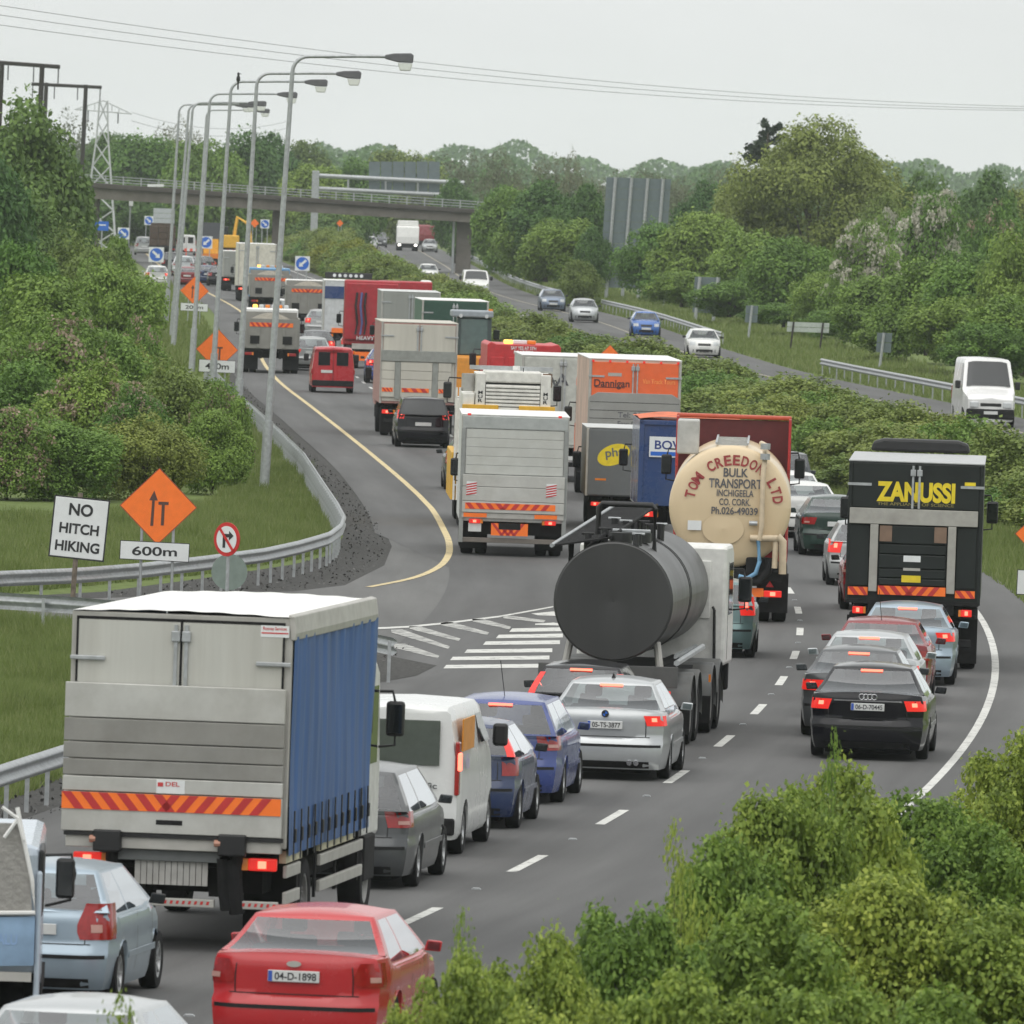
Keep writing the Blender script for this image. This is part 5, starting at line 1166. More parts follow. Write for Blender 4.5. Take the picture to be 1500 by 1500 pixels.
cab(r, mat("cab_white", (.62, .62, .60), .4, dirt=.2), 2.36, 6.98, 1.45, .95, 3.05, mz=2.35); MB().box(1.0, 1.22, 6.98, 7.9, .45, 1.0).build("cab_step", DARK, r, .03)

# ------------------------------------------------------------------ black bitumen tanker
Y, PX = 189.5, 898; z = zf(Y, PX); x = xf(Y, PX); hd = HEAD(Y) + .018
r = T("bitumen_tanker", Y, PX, "matt black cylindrical tanker lorry with a white cab and top railing", z=2.2, head=hd)
TANK = mat("black_tank", (.034, .034, .034), .36, var=.22, scale=1.2, dirt=.4, dcol=(.075, .074, .07), streak=True); RT_ = .93; ZC = 2.25; LT = 7.6
MB().add(*(lambda m: (m.v, m.f))(MB().grid([[(rr * math.cos(a), yy, ZC + rr * math.sin(a)) for a in np.linspace(0, 2*math.pi, 49)] for yy, rr in ((.02, .01), (.0, .3), (.005, .7), (.01, RT_ - .02), (.03, RT_), (LT - .03, RT_), (LT, RT_ - .05), (LT + .1, .01))]))).build("tank", TANK, r, smooth=40)
for yy in (.04, 3.6, 3.85):
    MB().grid([[(rr * math.cos(a), yy + dy, ZC + rr * math.sin(a)) for a in np.linspace(0, 2*math.pi, 49)] for dy, rr in ((0, RT_), (.0, RT_ + .012), (.05, RT_ + .012), (.05, RT_))]).build("tank_band", TANK, r, smooth=30)
zt = ZC + RT_
MB().tube([(0.05, .55, zt - .05), (0.05, .55, zt + .14)], .17, 16).build("filler_cap", BLACK, r, smooth=40)
MB().tube([(.1, 1.9, zt - .05), (.1, 1.9, zt + .1)], .32, 20).build("manhole", BLACK, r, smooth=40); MB().tube([(-.2, 1.9, zt + .13), (.4, 1.9, zt + .13)], .03, 6).build("manhole_clamp", GALV, r)
MB().tube([(.5, 1.5, zt - .2), (.5, 1.5, zt + .5), (.45, 1.5, zt + .56), (-.35, 1.5, zt + .56), (-.4, 1.5, zt + .5), (-.4, 1.5, zt - .1)], .045, 8).build("guard_hoop", BLACK, r, smooth=50)
for k, (dx, dy, h) in enumerate(((-.25, 1.0, .18), (.3, .8, .12), (-.5, .8, .1), (-.1, 3.2, .25), (.3, 3.3, .2), (-.3, 3.4, .28), (.1, 4.2, .22), (.35, 4.6, .18))):
    MB().tube([(dx, dy, zt - .15), (dx, dy, zt + h)], .06, 8).build("valve", BLACK, r); MB().tube([(dx - .1, dy, zt + h), (dx + .1, dy, zt + h)], .02, 6).build("valve_handle", GALV if k % 2 else BLACK, r)
MB().tube([(-.9, .2, zt - .75), (-.62, .4, zt - .33), (-.45, .6, zt - .1), (-.2, .7, zt + .1)], .045, 8).build("vent_pipe", DARK, r, smooth=60)
MB().tube([(.32, .1, zt - .06), (.32, .12, zt + .12)], .05, 8).build("bleed_valve", BLACK, r)
# side walkway: slats in a frame
r_inv = Matrix.Rotation(-r.rotation_euler.z, 4, 'Z') @ Matrix.Translation(-r.location)
def wkp(px, py, Yw): return r_inv @ at(px, py, Yw)
w00, w10, w11, w01 = wkp(808, 799, Y + .2), wkp(893, 788, Y + .4), wkp(962, 740, Y + 7.0), wkp(906, 737, Y + 7.0)
def wkb(u, v): return (w00 * (1 - u) + w10 * u) * (1 - v) + (w01 * (1 - u) + w11 * u) * v
MB().tube([tuple(wkb(0, t)) for t in (0, .33, .66, 1)], .035, 6).build("walkway_frame", GALV, r); MB().tube([tuple(wkb(1, t)) for t in (0, .33, .66, 1)], .03, 6).build("walkway_frame", DARK, r)
for k in range(30):
    v0, v1 = .02 + k / 30 * .96, .02 + (k + .66) / 30 * .96; P = [wkb(.02, v0), wkb(.98, v0), wkb(.98, v1), wkb(.02, v1)]; dn = Vector((0, 0, -.03))
    MB().add([tuple(p) for p in P] + [tuple(p + dn) for p in P], [(0, 1, 2, 3), (7, 6, 5, 4), (0, 4, 5, 1), (1, 5, 6, 2), (2, 6, 7, 3), (3, 7, 4, 0)]).build("walkway_slat", DARK, r)
for v in (.08, .55): p = wkb(.25, v); MB().tube([tuple(p), (p.x, p.y, p.z - .6), (-.85, p.y, ZC)], .05, 8).build("walkway_bracket", DARK, r)
chassis(r, 8.2, .75, 1.15); MB().box(-1.15, 1.05, .05, .12, .92, 1.25).build("rear_panel", mat("panel_dark", (.08, .08, .078), .6), r, .01); tlamp(r, .78, .80, .34, .14, .0)
MB().box(-.9, .9, .04, .1, .45, .6).build("underrun_bar", DARK, r, .02)
for s in (-1, 1):
    MB().tube([(s * .75, .3, 1.2), (s * .68, .35, 1.62)], .06, 8).build("tank_bracket", ALU, r)
MG_ = mat("mudguard_grey", (.10, .105, .105), .55, dirt=.4)
for yy in (1.1, 2.35, 5.4, 6.9):
    axle(r, yy, 2.45, yy < 3)
    for s in (-1, 1):
        mb = MB(); prof = [(yy + .62 * math.cos(a), .52 + .62 * math.sin(a)) for a in np.linspace(rad(-8), rad(188), 15)]
        mb.grid([[(s * .64, a, b) for a, b in prof], [(s * 1.21, a, b) for a, b in prof], [(s * 1.23, a, b - .04) for a, b in prof]]); mb.build("mudguard", MG_, r, smooth=50)
        MB().box(s * .95 - .28, s * .95 + .28, yy - .66, yy - .63, .18, .62).build("mudflap", RUBBER, r)
MB().tube([(1.0, .4 + 0, 1.3), (1.02, 5.5, 1.38)], .05, 6).build("side_pipe", GALV, r)
mb = MB()
for k in range(34): mb.box(.93, .97, .7 + k * .13, .7 + k * .13 + .08, 1.36 + (k % 2) * .02, 1.41 + (k % 2) * .02)
mb.build("chain", GALV, r); MB().box(1.20, 1.235, 4.6, 4.7, .85, .97).build("side_marker", AMBER, r)
wc = cab(r, mat("cab_offwhite", (.68, .68, .65), .4, dirt=.15), 2.42, 7.75, 1.75, .98, 2.95, mz=2.2)
MB().box(.35, .95, 7.72, 7.748, 1.75, 2.7).build("rear_cab_panel", _M["cab_offwhite"], wc, .03); MB().tube([(1.0, 7.70, 1.95), (1.03, 7.68, 1.9), (1.05, 7.68, 1.1)], .025, 6).build("grab_pipe", BLACK, wc)

# ------------------------------------------------------------------ cream bulk tanker
Y, PX = 244.0, 1069; z = zf(Y, PX); x = xf(Y, PX)
r = T("bulk_tanker", Y, PX, "cream bulk tanker lorry lettered TOM CREEDON with discharge pipes at its rear", z=2.2)
CRM = mat("cream_tank", (.66, .52, .33), .4, var=.05, scale=1.4, dirt=.25, dcol=(.45, .36, .22), coat=.3, streak=True); RB = 1.235; ZB = z(742); LT = 7.8
MB().grid([[(rr * math.cos(a), yy, ZB + rr * math.sin(a)) for a in np.linspace(0, 2*math.pi, 61)] for yy, rr in ((-.10, .01), (-.095, .35), (-.07, .7), (-.02, 1.0), (.03, 1.16), (.09, 1.22), (.16, RB), (LT, RB), (LT + .15, 1.0), (LT + .2, .01))]).build("tank", CRM, r, smooth=50)
INK = mat("grey_print", (.10, .10, .11), .6); RINK = mat("maroon_print", (.33, .05, .05), .6)
yd = lambda X, Z: float(np.interp(math.hypot(X, Z - ZB), [0, .35, .7, 1.0, 1.16, 1.22], [-.10, -.095, -.07, -.02, .03, .09])) - .022
for s, py, w_, h in (("BULK", 692, 36, 13), ("TRANSPORT", 708, 78, 14), ("INCHIGEELA", 722, 54, 10), ("CO. CORK.", 735, 46, 10), ("Ph.026-49039", 748, 68, 11)):
    text_mesh(s, INK, r, x(1076), yd(0, z(py)), z(py), w=w_ * Y / F_PX, h=h * Y / F_PX, bold=.02)
word = "TOM CREEDON LTD"
for k, ch in enumerate(word):
    if ch == ' ': continue
    a = rad(168 - k * (160 / (len(word) - 1))); rr = .90; X, Z = x(1074) + rr * math.cos(a), z(739) + rr * math.sin(a)
    text_mesh(ch, RINK, r, X, yd(X, Z) - .012, Z, w=.20 if ch == 'M' else .145, h=.21, rot=(0, math.pi/2 - a, 0), bold=.03)
PIPE = mat("cream_pipe", (.60, .49, .34), .5, dirt=.3)
MB().tube([(x(1112), .5, ZB + RB + .05), (x(1118), .1, ZB + RB + .02), (x(1118), -.06, ZB + RB - .2), (x(1116), -.16, z(690)), (x(1116), -.2, z(770)), (x(1114), -.2, z(790))], .055, 10).build("riser_pipe", PIPE, r, smooth=60)
for py in (652, 667): MB().tube([(x(1118), -.14, z(py) - .06), (x(1118), -.14, z(py) + .06)], .10, 12).build("flange", GALV, r)
MB().tube([(x(1100), -.15, z(787)), (x(1140), -.15, z(786))], .07, 10).build("manifold_pipe", PIPE, r, smooth=60); MB().tube([(x(1140), -.15, z(783)), (x(1148), -.15, z(790)), (x(1149), -.13, z(838))], .08, 10).build("outlet_pipe", PIPE, r, smooth=60); MB().tube([(x(1138), -.12, z(790)), (x(1137), -.12, z(830))], .06, 10).build("outlet_pipe", PIPE, r, smooth=60)
MB().tube([(x(1112), -.18, z(790)), (x(1115), -.2, z(820)), (x(1110), -.2, z(838)), (x(1098), -.2, z(846)), (x(1085), -.18, z(843))], .045, 10).build("hose", mat("hose_blue", (.16, .34, .52), .5), r, smooth=60)
MB().tube([(x(1128), -.1, z(815)), (x(1128), -.12, z(835)), (x(1115), -.14, z(850)), (x(1095), -.12, z(852))], .08, 10).build("hose", RUBBER, r, smooth=60); MB().box(x(1095), x(1130), -.02, .2, z(845), z(815)).build("pump_housing", DARK, r, .04)
MB().tube([(x(1098), -.16, z(765)), (x(1110), -.16, z(765))], .05, 8).build("valve", GALV, r); dp = MB().box(x(1008), x(1028), yd(-.7, z(770)) - .015, yd(-.7, z(770)), z(778), z(764)).build("notice_plate", SIGNW, r)
hatch = MB().grid([[(x(1060) + rr * math.cos(a), yd(0, z(775)) + .012 - .02 * (rr < .3), z(775) + rr * .75 * math.sin(a)) for a in np.linspace(0, 2*math.pi, 33)] for rr in (.01, .40, .42)]).build("inspection_hatch", CRM, r, smooth=30)
for s in (-.32, .32): MB().box(s - .02, s + .02, .3, LT, ZB + RB + .02, ZB + RB + .05).build("walkway_rail", GALV, r)
for k in range(12): MB().box(-.32, .32, .3 + k * .6, .36 + k * .6, ZB + RB + .0, ZB + RB + .025).build("walkway_rung", GALV, r)
MB().box(x(988), x(1020), .6, 2.0, z(668), z(618)).build("side_hopper", mat("hopper_grey", (.45, .45, .43), .5, dirt=.3), r, .03)
chassis(r, 9.8, .7, 1.1); MB().box(-1.1, 1.1, .0, .1, .85, 1.05).build("rear_beam", DARK, r, .02); tlamp(r, .92, z(868), .36, .13, -.04)
MB().box(x(1100), x(1122), -.05, -.03, z(873), z(860)).build("warning_panel", ORANGEF, r); MB().add([(x(1125), -.03, z(858)), (x(1137), -.03, z(858)), (x(1131), -.03, z(849))], [(0, 1, 2)]).build("triangle_reflector", REDL, r)
flaps(r, .55, 2.46, .2, 1.0)
for yy in (1.2, 2.5, 6.6, 8.2): axle(r, yy, 2.46, yy < 3)
RC = paint("cab_red", (.40, .02, .025), .15); cc = cab(r, RC, 2.40, 8.3, 1.8, .95, z(640), mz=z(700)); MB().box(-1.14, 1.14, 8.22, 8.29, 1.2, z(626)).build("cab_back_shade", mat("cab_back_shaded_red", (.10, .012, .014), .6), cc); MB().box(-1.2, 1.2, 8.15, 8.8, z(625), z(619)).build("roof_deflector", mat("deflector_orange_red", (.45, .07, .03), .5), cc, .03)  # panel behind the drum: shade on the red cab painted as darker red
for s in (-1, 1): MB().box(s * 1.17 - .03, s * 1.17 + .03, 7.6, 8.14, z(700), z(622)).build("side_fairing", RC, cc, .02)

# ------------------------------------------------------------------ black box lorry
Y, PX = 222.5, 1337; z = zf(Y, PX); x = xf(Y, PX)
r = T("box_lorry", Y, PX, "black box lorry lettered ZANUSSI in yellow with a grey tail lift frame"); W = 2.48
BK = mat("black_green_panel", (.010, .014, .013), .45, var=.25, scale=2, dirt=.2, dcol=(.04, .042, .04), spec=.35); LG = mat("lift_concrete", (.36, .35, .32), .6, var=.1, dirt=.3)
zt = z(676); zb = z(884)
boxbody(r, BK, W, 0, 7.0, zb, zt, mat("roof_grey", (.40, .41, .41), .5), post=BK); MB().box(-W/2 + .02, W/2 - .02, -.06, -.02, zb - .02, zb + .05).build("rear_sill", DARK, r)
doors(r, BK, W, z(745), zt - .05, bars=True)
YLW = mat("yellow_print", (.75, .58, .02), .5); text_mesh("ZANUSSI", YLW, r, x(1337), -.037, z(721), w=115 * Y / F_PX, h=30 * Y / F_PX, bold=.045); text_mesh("THE APPLIANCE OF SCIENCE", mat("faint_print", (.20, .17, .05), .6), r, x(1337), -.036, z(739), w=112 * Y / F_PX, h=4.5 * Y / F_PX)
MB().box(x(1408), x(1424), -.037, -.034, z(709), z(704)).build("sticker", YLW, r)
MB().box(x(1241), x(1429), -.12, -.07, z(769), z(746)).build("lift_head", LG, r, .01)
for a, b in ((1272, 1284), (1386, 1398)): MB().box(x(a), x(b), -.12, -.065, z(868), z(769.5)).build("lift_runner", LG, r, .01)
for k, (a, b) in enumerate(((771, 797), (798, 812), (813, 833), (834, 847), (848, 858))): MB().box(x(1286), x(1384), -.10 + .015 * (k % 2), -.05, z(b), z(a)).build("lift_plank", BK, r, .015)
for a in (1286, 1366): MB().box(x(a), x(a + 18), -.125, -.11, z(794), z(771)).build("buffer_block", mat("brown_block", (.20, .13, .09), .7), r)
MB().box(x(1322), x(1347), -.105, -.101, z(823), z(814)).build("sticker", SIGNW, r); MB().box(x(1322), x(1347), -.105, -.101, z(836), z(832)).build("sticker", ALU, r); plate(r, x(1334), z(848), -.11, 28 * Y / F_PX, 10 * Y / F_PX, m=YLW)
for a, b in ((1242, 1271), (1399, 1428)): MB().box(x(a), x(b), -.04, -.02, z(860), z(771)).build("corner_panel", BK, r, .01)
hazard(r, x(1242), x(1271), z(874), z(862), -.06, 2, chev=False); hazard(r, x(1286), x(1385), z(872), z(859), -.13, 6); hazard(r, x(1399), x(1428), z(874), z(863), -.06, 2, chev=False)
chassis(r, 8.2); tlamp(r, 1.0, z(896), .2, .13, -.02); axle(r, 1.9, 2.42); axle(r, 7.4, 2.42, False); flaps(r, 1.2, 2.42); MB().box(-1.1, 1.1, .1, .2, .45, .6).build("underrun_bar", DARK, r, .02); MB().box(x(1272), x(1284), -.05, .1, zb - .2, zb + .05).build("lift_arm", DARK, r); MB().box(x(1386), x(1398), -.05, .1, zb - .2, zb + .05).build("lift_arm", DARK, r)
cab(r, paint("black", (.02, .02, .022)), 2.4, 7.1, 1.7, .95, 3.0, mz=z(765)); MB().prism_y([(-.95, zt + .02), (.95, zt + .02), (.9, zt + .2), (.7, zt + .26), (-.7, zt + .26), (-.9, zt + .2)], 7.0, 7.7).build("wind_deflector", BLACK, r, .05)

# ------------------------------------------------------------------ white tail-lift lorry on the slip lane
Y, PX = 281.0, 752; z = zf(Y, PX); x = xf(Y, PX)
r = T("box_lorry", Y, PX, "white box lorry with a silver roller shutter and raised tail lift on the slip lane"); W = 157 * Y / F_PX
zt = z(608); zb = z(765); WP = mat("white_lorry", (.66, .67, .65), .45, dirt=.25, dcol=(.35, .34, .31)); SH = mat("shutter_grey", (.52, .53, .50), .5, .1, .07, 2, dirt=.55, dcol=(.33, .32, .28))
boxbody(r, WP, W, 0, 6.2, zb, zt); MB().box(-W/2 + .02, W/2 - .02, -.05, -.01, z(629), zt - .05).build("header_panel", mat("header_grey", (.36, .38, .37), .5), r, .01)
for s in (-1, 1): MB().box(s * (W/2 - .05) - .05, s * (W/2 - .05) + .05, -.06, -.012, zb - .5, z(629)).build("shutter_guide", mat("guide_grey", (.26, .27, .26), .5), r, .01)
for k in range(5):
    a, b = 630 + k * 13.2, 630 + (k + 1) * 13.2; MB().box(-W/2 + .11, W/2 - .11, -.035, -.01, z(b) + .006, z(a)).build("shutter_slat", SH, r, .004)
for k, (a, b) in enumerate(((697, 714), (714.6, 735), (735.6, 752))): MB().box(-W/2 + .06, W/2 - .06, -.13, -.07, z(b), z(a)).build("lift_plank", LIFTL, r, .008)
hazard(r, x(682), x(814), z(747), z(738), -.14, 9)
for a in (683, 800):
    p = MB().box(x(a), x(a + 15), -.137, -.131, z(726), z(707)).build("reflector_panel", SIGNW, r); mb = MB()
    for k in range(5): mb.add([(x(a), -.14, z(711 + k * 3.6)), (x(a + 15), -.14, z(708 + k * 3.6)), (x(a + 15), -.14, z(710 + k * 3.6)), (x(a), -.14, z(713 + k * 3.6))], [(3, 2, 1, 0)])
    mb.build("red_stripes", REDF, p)
MB().box(-W/2 + .06, W/2 - .06, -.1, .1, z(760), z(752.5)).build("rear_sill", ALU, r)
for a, b in ((680, 714), (784, 817)): MB().box(x(a), x(b), -.112, -.101, z(759), z(753)).build("marker_strip", ORANGEF, r)
tlamp(r, .88, z(765), .26, .10, -.06); plate(r, x(697), z(774), -.02, .3, .2); hazard(r, x(721), x(775), z(785), z(767), -.08, 6); MB().box(x(732), x(764), -.085, -.081, z(776), z(767)).build("panel", DARK, r)
MB().box(-W/2 + .05, W/2 - .05, .0, .1, z(796), z(789)).build("underrun_bar", mat("bar_brown", (.17, .15, .13), .6), r, .01); MB().box(-W/2 + .1, W/2 - .1, .2, .3, .5, 1.2).build("rear_bulkhead", DARK, r)
chassis(r, 7.4); axle(r, 1.6, 2.4); axle(r, 6.6, 2.4, False); flaps(r, .7, 2.4, .15, .8); cab(r, WP, 2.2, 6.3, 1.6, .9, 2.6)
for a in (684, 817): MB().box(x(a) - .04, x(a) + .04, -.02, .03, zt - .03, zt + .01).build("marker_lamp", REDLIT, r)

# ------------------------------------------------------------------ crane-like plant lorry ahead of it
Y, PX = 303.0, 745; z = zf(Y, PX); x = xf(Y, PX)
r = T("plant_lorry", Y, PX, "white suction plant lorry with black louvres and yellow trim behind the tail lift lorry")
WPL = mat("plant_white", (.72, .71, .66), .45, dirt=.22); YEL_ = mat("plant_yellow", (.75, .42, .03), .5, dirt=.2)
MB().box(x(706), x(789), 0, 3.0, z(620), z(562)).build("louvre_housing", BLACK, r)
for k in range(10): MB().prism_x([(-.06, z(566 + k * 5.4)), (.02, z(563 + k * 5.4)), (.02, z(566.6 + k * 5.4)), (-.06, z(568.4 + k * 5.4))], x(708), x(787)).build("louvre_slat", WPL, r)
MB().box(x(706), x(789), -.05, 3.0, z(561), z(544)).build("engine_cover", WPL, r, .04); MB().box(x(684), x(806), .5, .7, z(543), z(537)).build("top_beam", GALV, r); MB().tube([(x(752), .3, z(542)), (x(752), .3, z(536))], .09, 12).build("beacon", WHITEP, r); MB().tube([(x(762), 0, z(552)), (x(762), 0, z(538))], .012, 5).build("aerial", BLACK, r)
for a, b in ((693, 707), (788, 803)):
    o = MB().box(x(a), x(b), -.06, 3.2, z(700), z(548)).build("side_column", WPL, r, .02); xc = x((a + b) / 2)
    for k, ch in enumerate("MUR"): text_mesh(ch, SIGNK, o, xc, -.066, z(576 + k * 6), w=.11, h=.085)
for a, b in ((674, 727), (757, 810)): MB().box(x(a), x(b), -.12, -.02, z(602), z(594)).build("yellow_beam", YEL_, r, .01)
MB().tube([(x(682), .2, z(575)), (x(682), .2, z(549))], .17, 14).build("intake_drum", ALU, r, smooth=50); MB().box(x(674), x(692), -.02, 3, z(615), z(577)).build("left_tank", WPL, r, .04); MB().tube([(x(798), .2, z(566)), (x(798), .2, z(546))], .12, 12).build("exhaust_stack", mat("rusty_stack", (.16, .10, .06), .8), r)
for a in (664, 669): MB().box(x(a), x(a) + .05, .1, .2, z(735), z(570)).build("ladder_rail", WPL, r)
for k in range(9): MB().box(x(664), x(670), .12, .17, z(585 + k * 16) - .02, z(585 + k * 16) + .02).build("ladder_rung", WPL, r)
for a, b in ((661, 670), (820, 828)): MB().box(x(a), x(b), .2, 7.0, z(735), z(665)).build("side_locker", YEL_, r, .02)
MB().box(-1.1, 1.1, .1, 8.5, .95, z(600)).build("main_body", WPL, r, .03); chassis(r, 9.5); [axle(r, yy, 2.5, yy < 4) for yy in (1.2, 2.5, 7.2, 8.8)]; tlamp(r, 1.05, z(745), .25, .12, .02); cab(r, WPL, 2.45, 9.0, 1.7, .95, 3.1, mz=z(585))

# ------------------------------------------------------------------ orange lorry, grey phs van, blue container lorry
Y, PX = 331.0, 927; z = zf(Y, PX); x = xf(Y, PX)
r = T("box_lorry", Y, PX, "tall orange box lorry with white roof and grey lower tail lift"); W = 135 * Y / F_PX; zt = z(526); zb = .98
ORL = mat("lorry_orange", (.80, .13, .03), .4, var=.05, dirt=.15, dcol=(.5, .3, .2)); SIDE = mat("faded_livery", (.55, .38, .30), .5, var=.25, scale=.9, dirt=.5, dcol=(.62, .50, .40)); GL_ = mat("lift_grey", (.30, .30, .285), .5, .1, .08, 2, dirt=.3)
boxbody(r, SIDE, W, 0, 8.6, zb, zt, WHITEP); doors(r, ORL, W, z(600), zt - .1, hinges=True)
for k in range(6): MB().box(-W/2 + .1 + k * (W - .2) / 5 - .03, -W/2 + .1 + k * (W - .2) / 5 + .03, -.05, -.02, zt - .11, zt - .05).build("marker_lamp", REDLIT, r)
text_mesh("Dannigan", mat("dark_print", (.07, .03, .03), .6), r, x(893), -.04, z(564), w=52 * Y / F_PX, h=14 * Y / F_PX); MB().box(x(868), x(912), -.04, -.036, z(569), z(568)).build("underline", _M["dark_print"], r); text_mesh("Van Track Tours", mat("orange_print", (.9, .30, .08), .6), r, x(962), -.04, z(558), w=48 * Y / F_PX, h=7 * Y / F_PX)
MB().box(x(887), x(907), -.038, -.034, z(552), z(547)).build("badge", ALU, r)
MB().prism_y([(-W/2 + .02, .9), (W/2 - .02, .9), (W/2 - .02, z(583)), (W/2 - .25, z(576)), (-W/2 + .25, z(576)), (-W/2 + .02, z(583))], -.13, -.06).build("lift_platform", GL_, r, .01)
for s, py in (("Tel: 01 8", 608), ("Fax: 01 83", 621)): text_mesh(s, INK, r, x(925), -.134, z(py), w=44 * Y / F_PX, h=8 * Y / F_PX)
for k in range(4): MB().box(-W/2 + .04, W/2 - .04, -.134, -.131, z(590 + k * 12) - .006, z(590 + k * 12) + .006).build("plank_joint", DARK, r)
chassis(r, 10); tlamp(r, 1.0, .85); axle(r, 2.2, 2.46); axle(r, 9.2, 2.46, False); flaps(r, 1.4); cab(r, ORL, 2.42, 8.8, 1.8, .95, 3.3)
Y, PX = 306.0, 922; z = zf(Y, PX); x = xf(Y, PX)
r = T("delivery_lorry", Y, PX, "small grey box lorry with a yellow oval phs logo"); W = 128 * Y / F_PX; zt = z(627)
PG = mat("phs_grey", (.13, .14, .145), .45, var=.05, dirt=.12); zb = z(728)
boxbody(r, PG, W, 0, 4.4, zb, zt, mat("pale_roof", (.5, .51, .5), .5)); MB().box(-W/2 + .05, W/2 - .05, -.03, -.01, zb + .03, zt - .06).build("rear_door", PG, r, .01)
a = np.linspace(0, 2*math.pi, 37)[:-1]; tl = rad(22); E = [(28 * Y/F_PX*.88 * math.cos(t), 16.5 * Y/F_PX*.9 * math.sin(t)) for t in a]
lg = MB().prism_y([(x(898) + p*math.cos(tl) - q*math.sin(tl), z(667) + p*math.sin(tl) + q*math.cos(tl)) for p, q in E], -.036, -.031).build("logo_oval", YLW, r); text_mesh("phs", PG, lg, x(899), -.04, z(665), w=26 * Y/F_PX, h=17 * Y/F_PX, rot=(0, -rad(8), 0)); MB().box(x(872), x(888), -.036, -.031, z(705), z(702)).build("orange_mark", AMBER, r)
text_mesh("SERVICE", SIGNW, r, x(929), -.036, z(668), w=38 * Y/F_PX, h=4 * Y/F_PX, rot=(0, -rad(90), 0)); chassis(r, 5.6, .55, .8); axle(r, 1.2, 2.0, True, .4); axle(r, 4.9, 2.0, False, .4); flaps(r, .7, 2.0, .15, .7, .4); tlamp(r, .85, .62, .2, .1); cab(r, PG, 1.95, 4.5, 1.5, .75, 2.3, mz=z(683)); plate(r, 0, .6, -.02)
Y, PX = 290.0, 1010; z = zf(Y, PX); x = xf(Y, PX)
r = T("container_lorry", Y, PX, "lorry carrying a dark blue container lettered BOW under an orange sheet"); W = 152 * Y / F_PX; zt = z(617)
NAVY = paint("navy", (.018, .055, .17), .25); MB().box(-W/2, W/2, 0, 6.0, 1.05, zt).build("container", NAVY, r, .02)
for s in (-1, 1): MB().box(s * (W/2 - .06) - .06, s * (W/2 - .06) + .06, -.04, 0, 1.05, zt).build("corner_post", NAVY, r, .015)
MB().box(-W/2, W/2, -.04, 0, zt - .12, zt).build("top_rail", NAVY, r, .015); rows = [[(-W/2 * 1.01 + W * 1.02 * t, u * 6.05 - .02, zt + .03 + .05 * math.sin(t * 9 + u * 5) * .5 + .05 * math.sin(math.pi * t)) for t in np.linspace(0, 1, 25)] for u in np.linspace(0, 1, 14)]
MB().grid(rows).build("load_sheet", mat("orange_sheet", (.62, .13, .04), .6, var=.3, scale=3), r, smooth=60); bd = MB().box(x(949), x(1035), -.05, -.043, z(671), z(641)).build("name_board", SIGNW, r); MB().box(x(951), x(1033), -.054, -.051, z(669), z(663)).build("blue_bar", SIGNB, bd); text_mesh("BOWEN", mat("navy_print", (.02, .04, .2), .5), bd, x(992), -.053, z(653), w=70 * Y/F_PX, h=13 * Y/F_PX)
chassis(r, 7.6); axle(r, 1.4, 2.45); axle(r, 2.7, 2.45); axle(r, 6.9, 2.45, False); flaps(r, .8); tlamp(r, 1.0, .85); cab(r, paint("white_cab2", (.6, .6, .58)), 2.4, 6.2, 1.7, .95, 2.9)

# ------------------------------------------------------------------ lorries further up
def simple_lorry(name, Y, PX, top, label, bodym, roofm=WHITEP, W=2.46, L=7, cabm=None, zb=1.0, doors_m=None, axles=(1.6, 6.6), cabh=2.8, mir=True, haz=True, opp=False):
    z = zf(Y, PX); r = T(name, Y, PX, label, opp=opp); zt = z(top); boxbody(r, bodym, W, 0, L, zb, zt, roofm); doors(r, doors_m or bodym, W, zb + .08, zt - .08)
    chassis(r, L + 1); [axle(r, a, 2.4, k + 1 < len(axles)) for k, a in enumerate(axles)]; flaps(r, .7); tlamp(r, 1.0, .82); MB().box(-1.1, 1.1, .0, .1, .45, .58).build("underrun_bar", DARK, r, .02); plate(r, .4, .7, -.03)
    cab(r, cabm or bodym, min(W, 2.4), L + .1, 1.6, .9, cabh, mir=mir); return r, z, xf(Y, PX)
DIRTY = mat("dirty_white", (.52, .50, .44), .6, var=.10, scale=2.4, dirt=.55, dcol=(.27, .25, .20), streak=True)
r, z, x = simple_lorry("box_lorry", 404, 612, 472, "dirty cream box lorry with streaked doors and a pink side", mat("pink_side", (.38, .20, .18), .6, dirt=.3), DIRTY, W=112 * 404 / F_PX, doors_m=DIRTY, zb=1.1)
MB().box(x(557), x(666), -.12, -.05, z(530), z(514)).build("lift_head", mat("lift_greygreen", (.26, .27, .25), .6), r, .01)
for a, b in ((558, 577), (586, 632), (641, 660)):
    for k in range(4): MB().box(x(a), x(b), -.10, -.045, z(530.5 + (k + 1) * 13), z(531 + k * 13)).build("lift_plank", DIRTY, r, .01)
for a in (577.5, 632.5): MB().box(x(a), x(a + 8), -.09, -.046, z(585), z(531)).build("lift_runner", _M["lift_greygreen"], r)
for a, b in ((559, 575), (588, 628), (642, 656)): hazard(r, x(a), x(b), z(575), z(569), -.112, 3, chev=False)
GRB = mat("grey_box", (.27, .28, .26), .55, var=.12, scale=2, dirt=.35, dcol=(.18, .19, .17), streak=True)
simple_lorry("box_lorry", 514, 600, 427, "tall plain grey box lorry standing left of the green backed lorry", GRB, mat("roof_pale", (.55, .56, .55), .5), L=8, W=2.5)
r, z, x = simple_lorry("box_lorry", 447, 664, 440, "white roofed box lorry with a dark green open back", mat("green_back", (.03, .10, .06), .5), WHITEP, L=7.5, W=2.46, doors_m=mat("dark_green", (.025, .07, .05), .5))
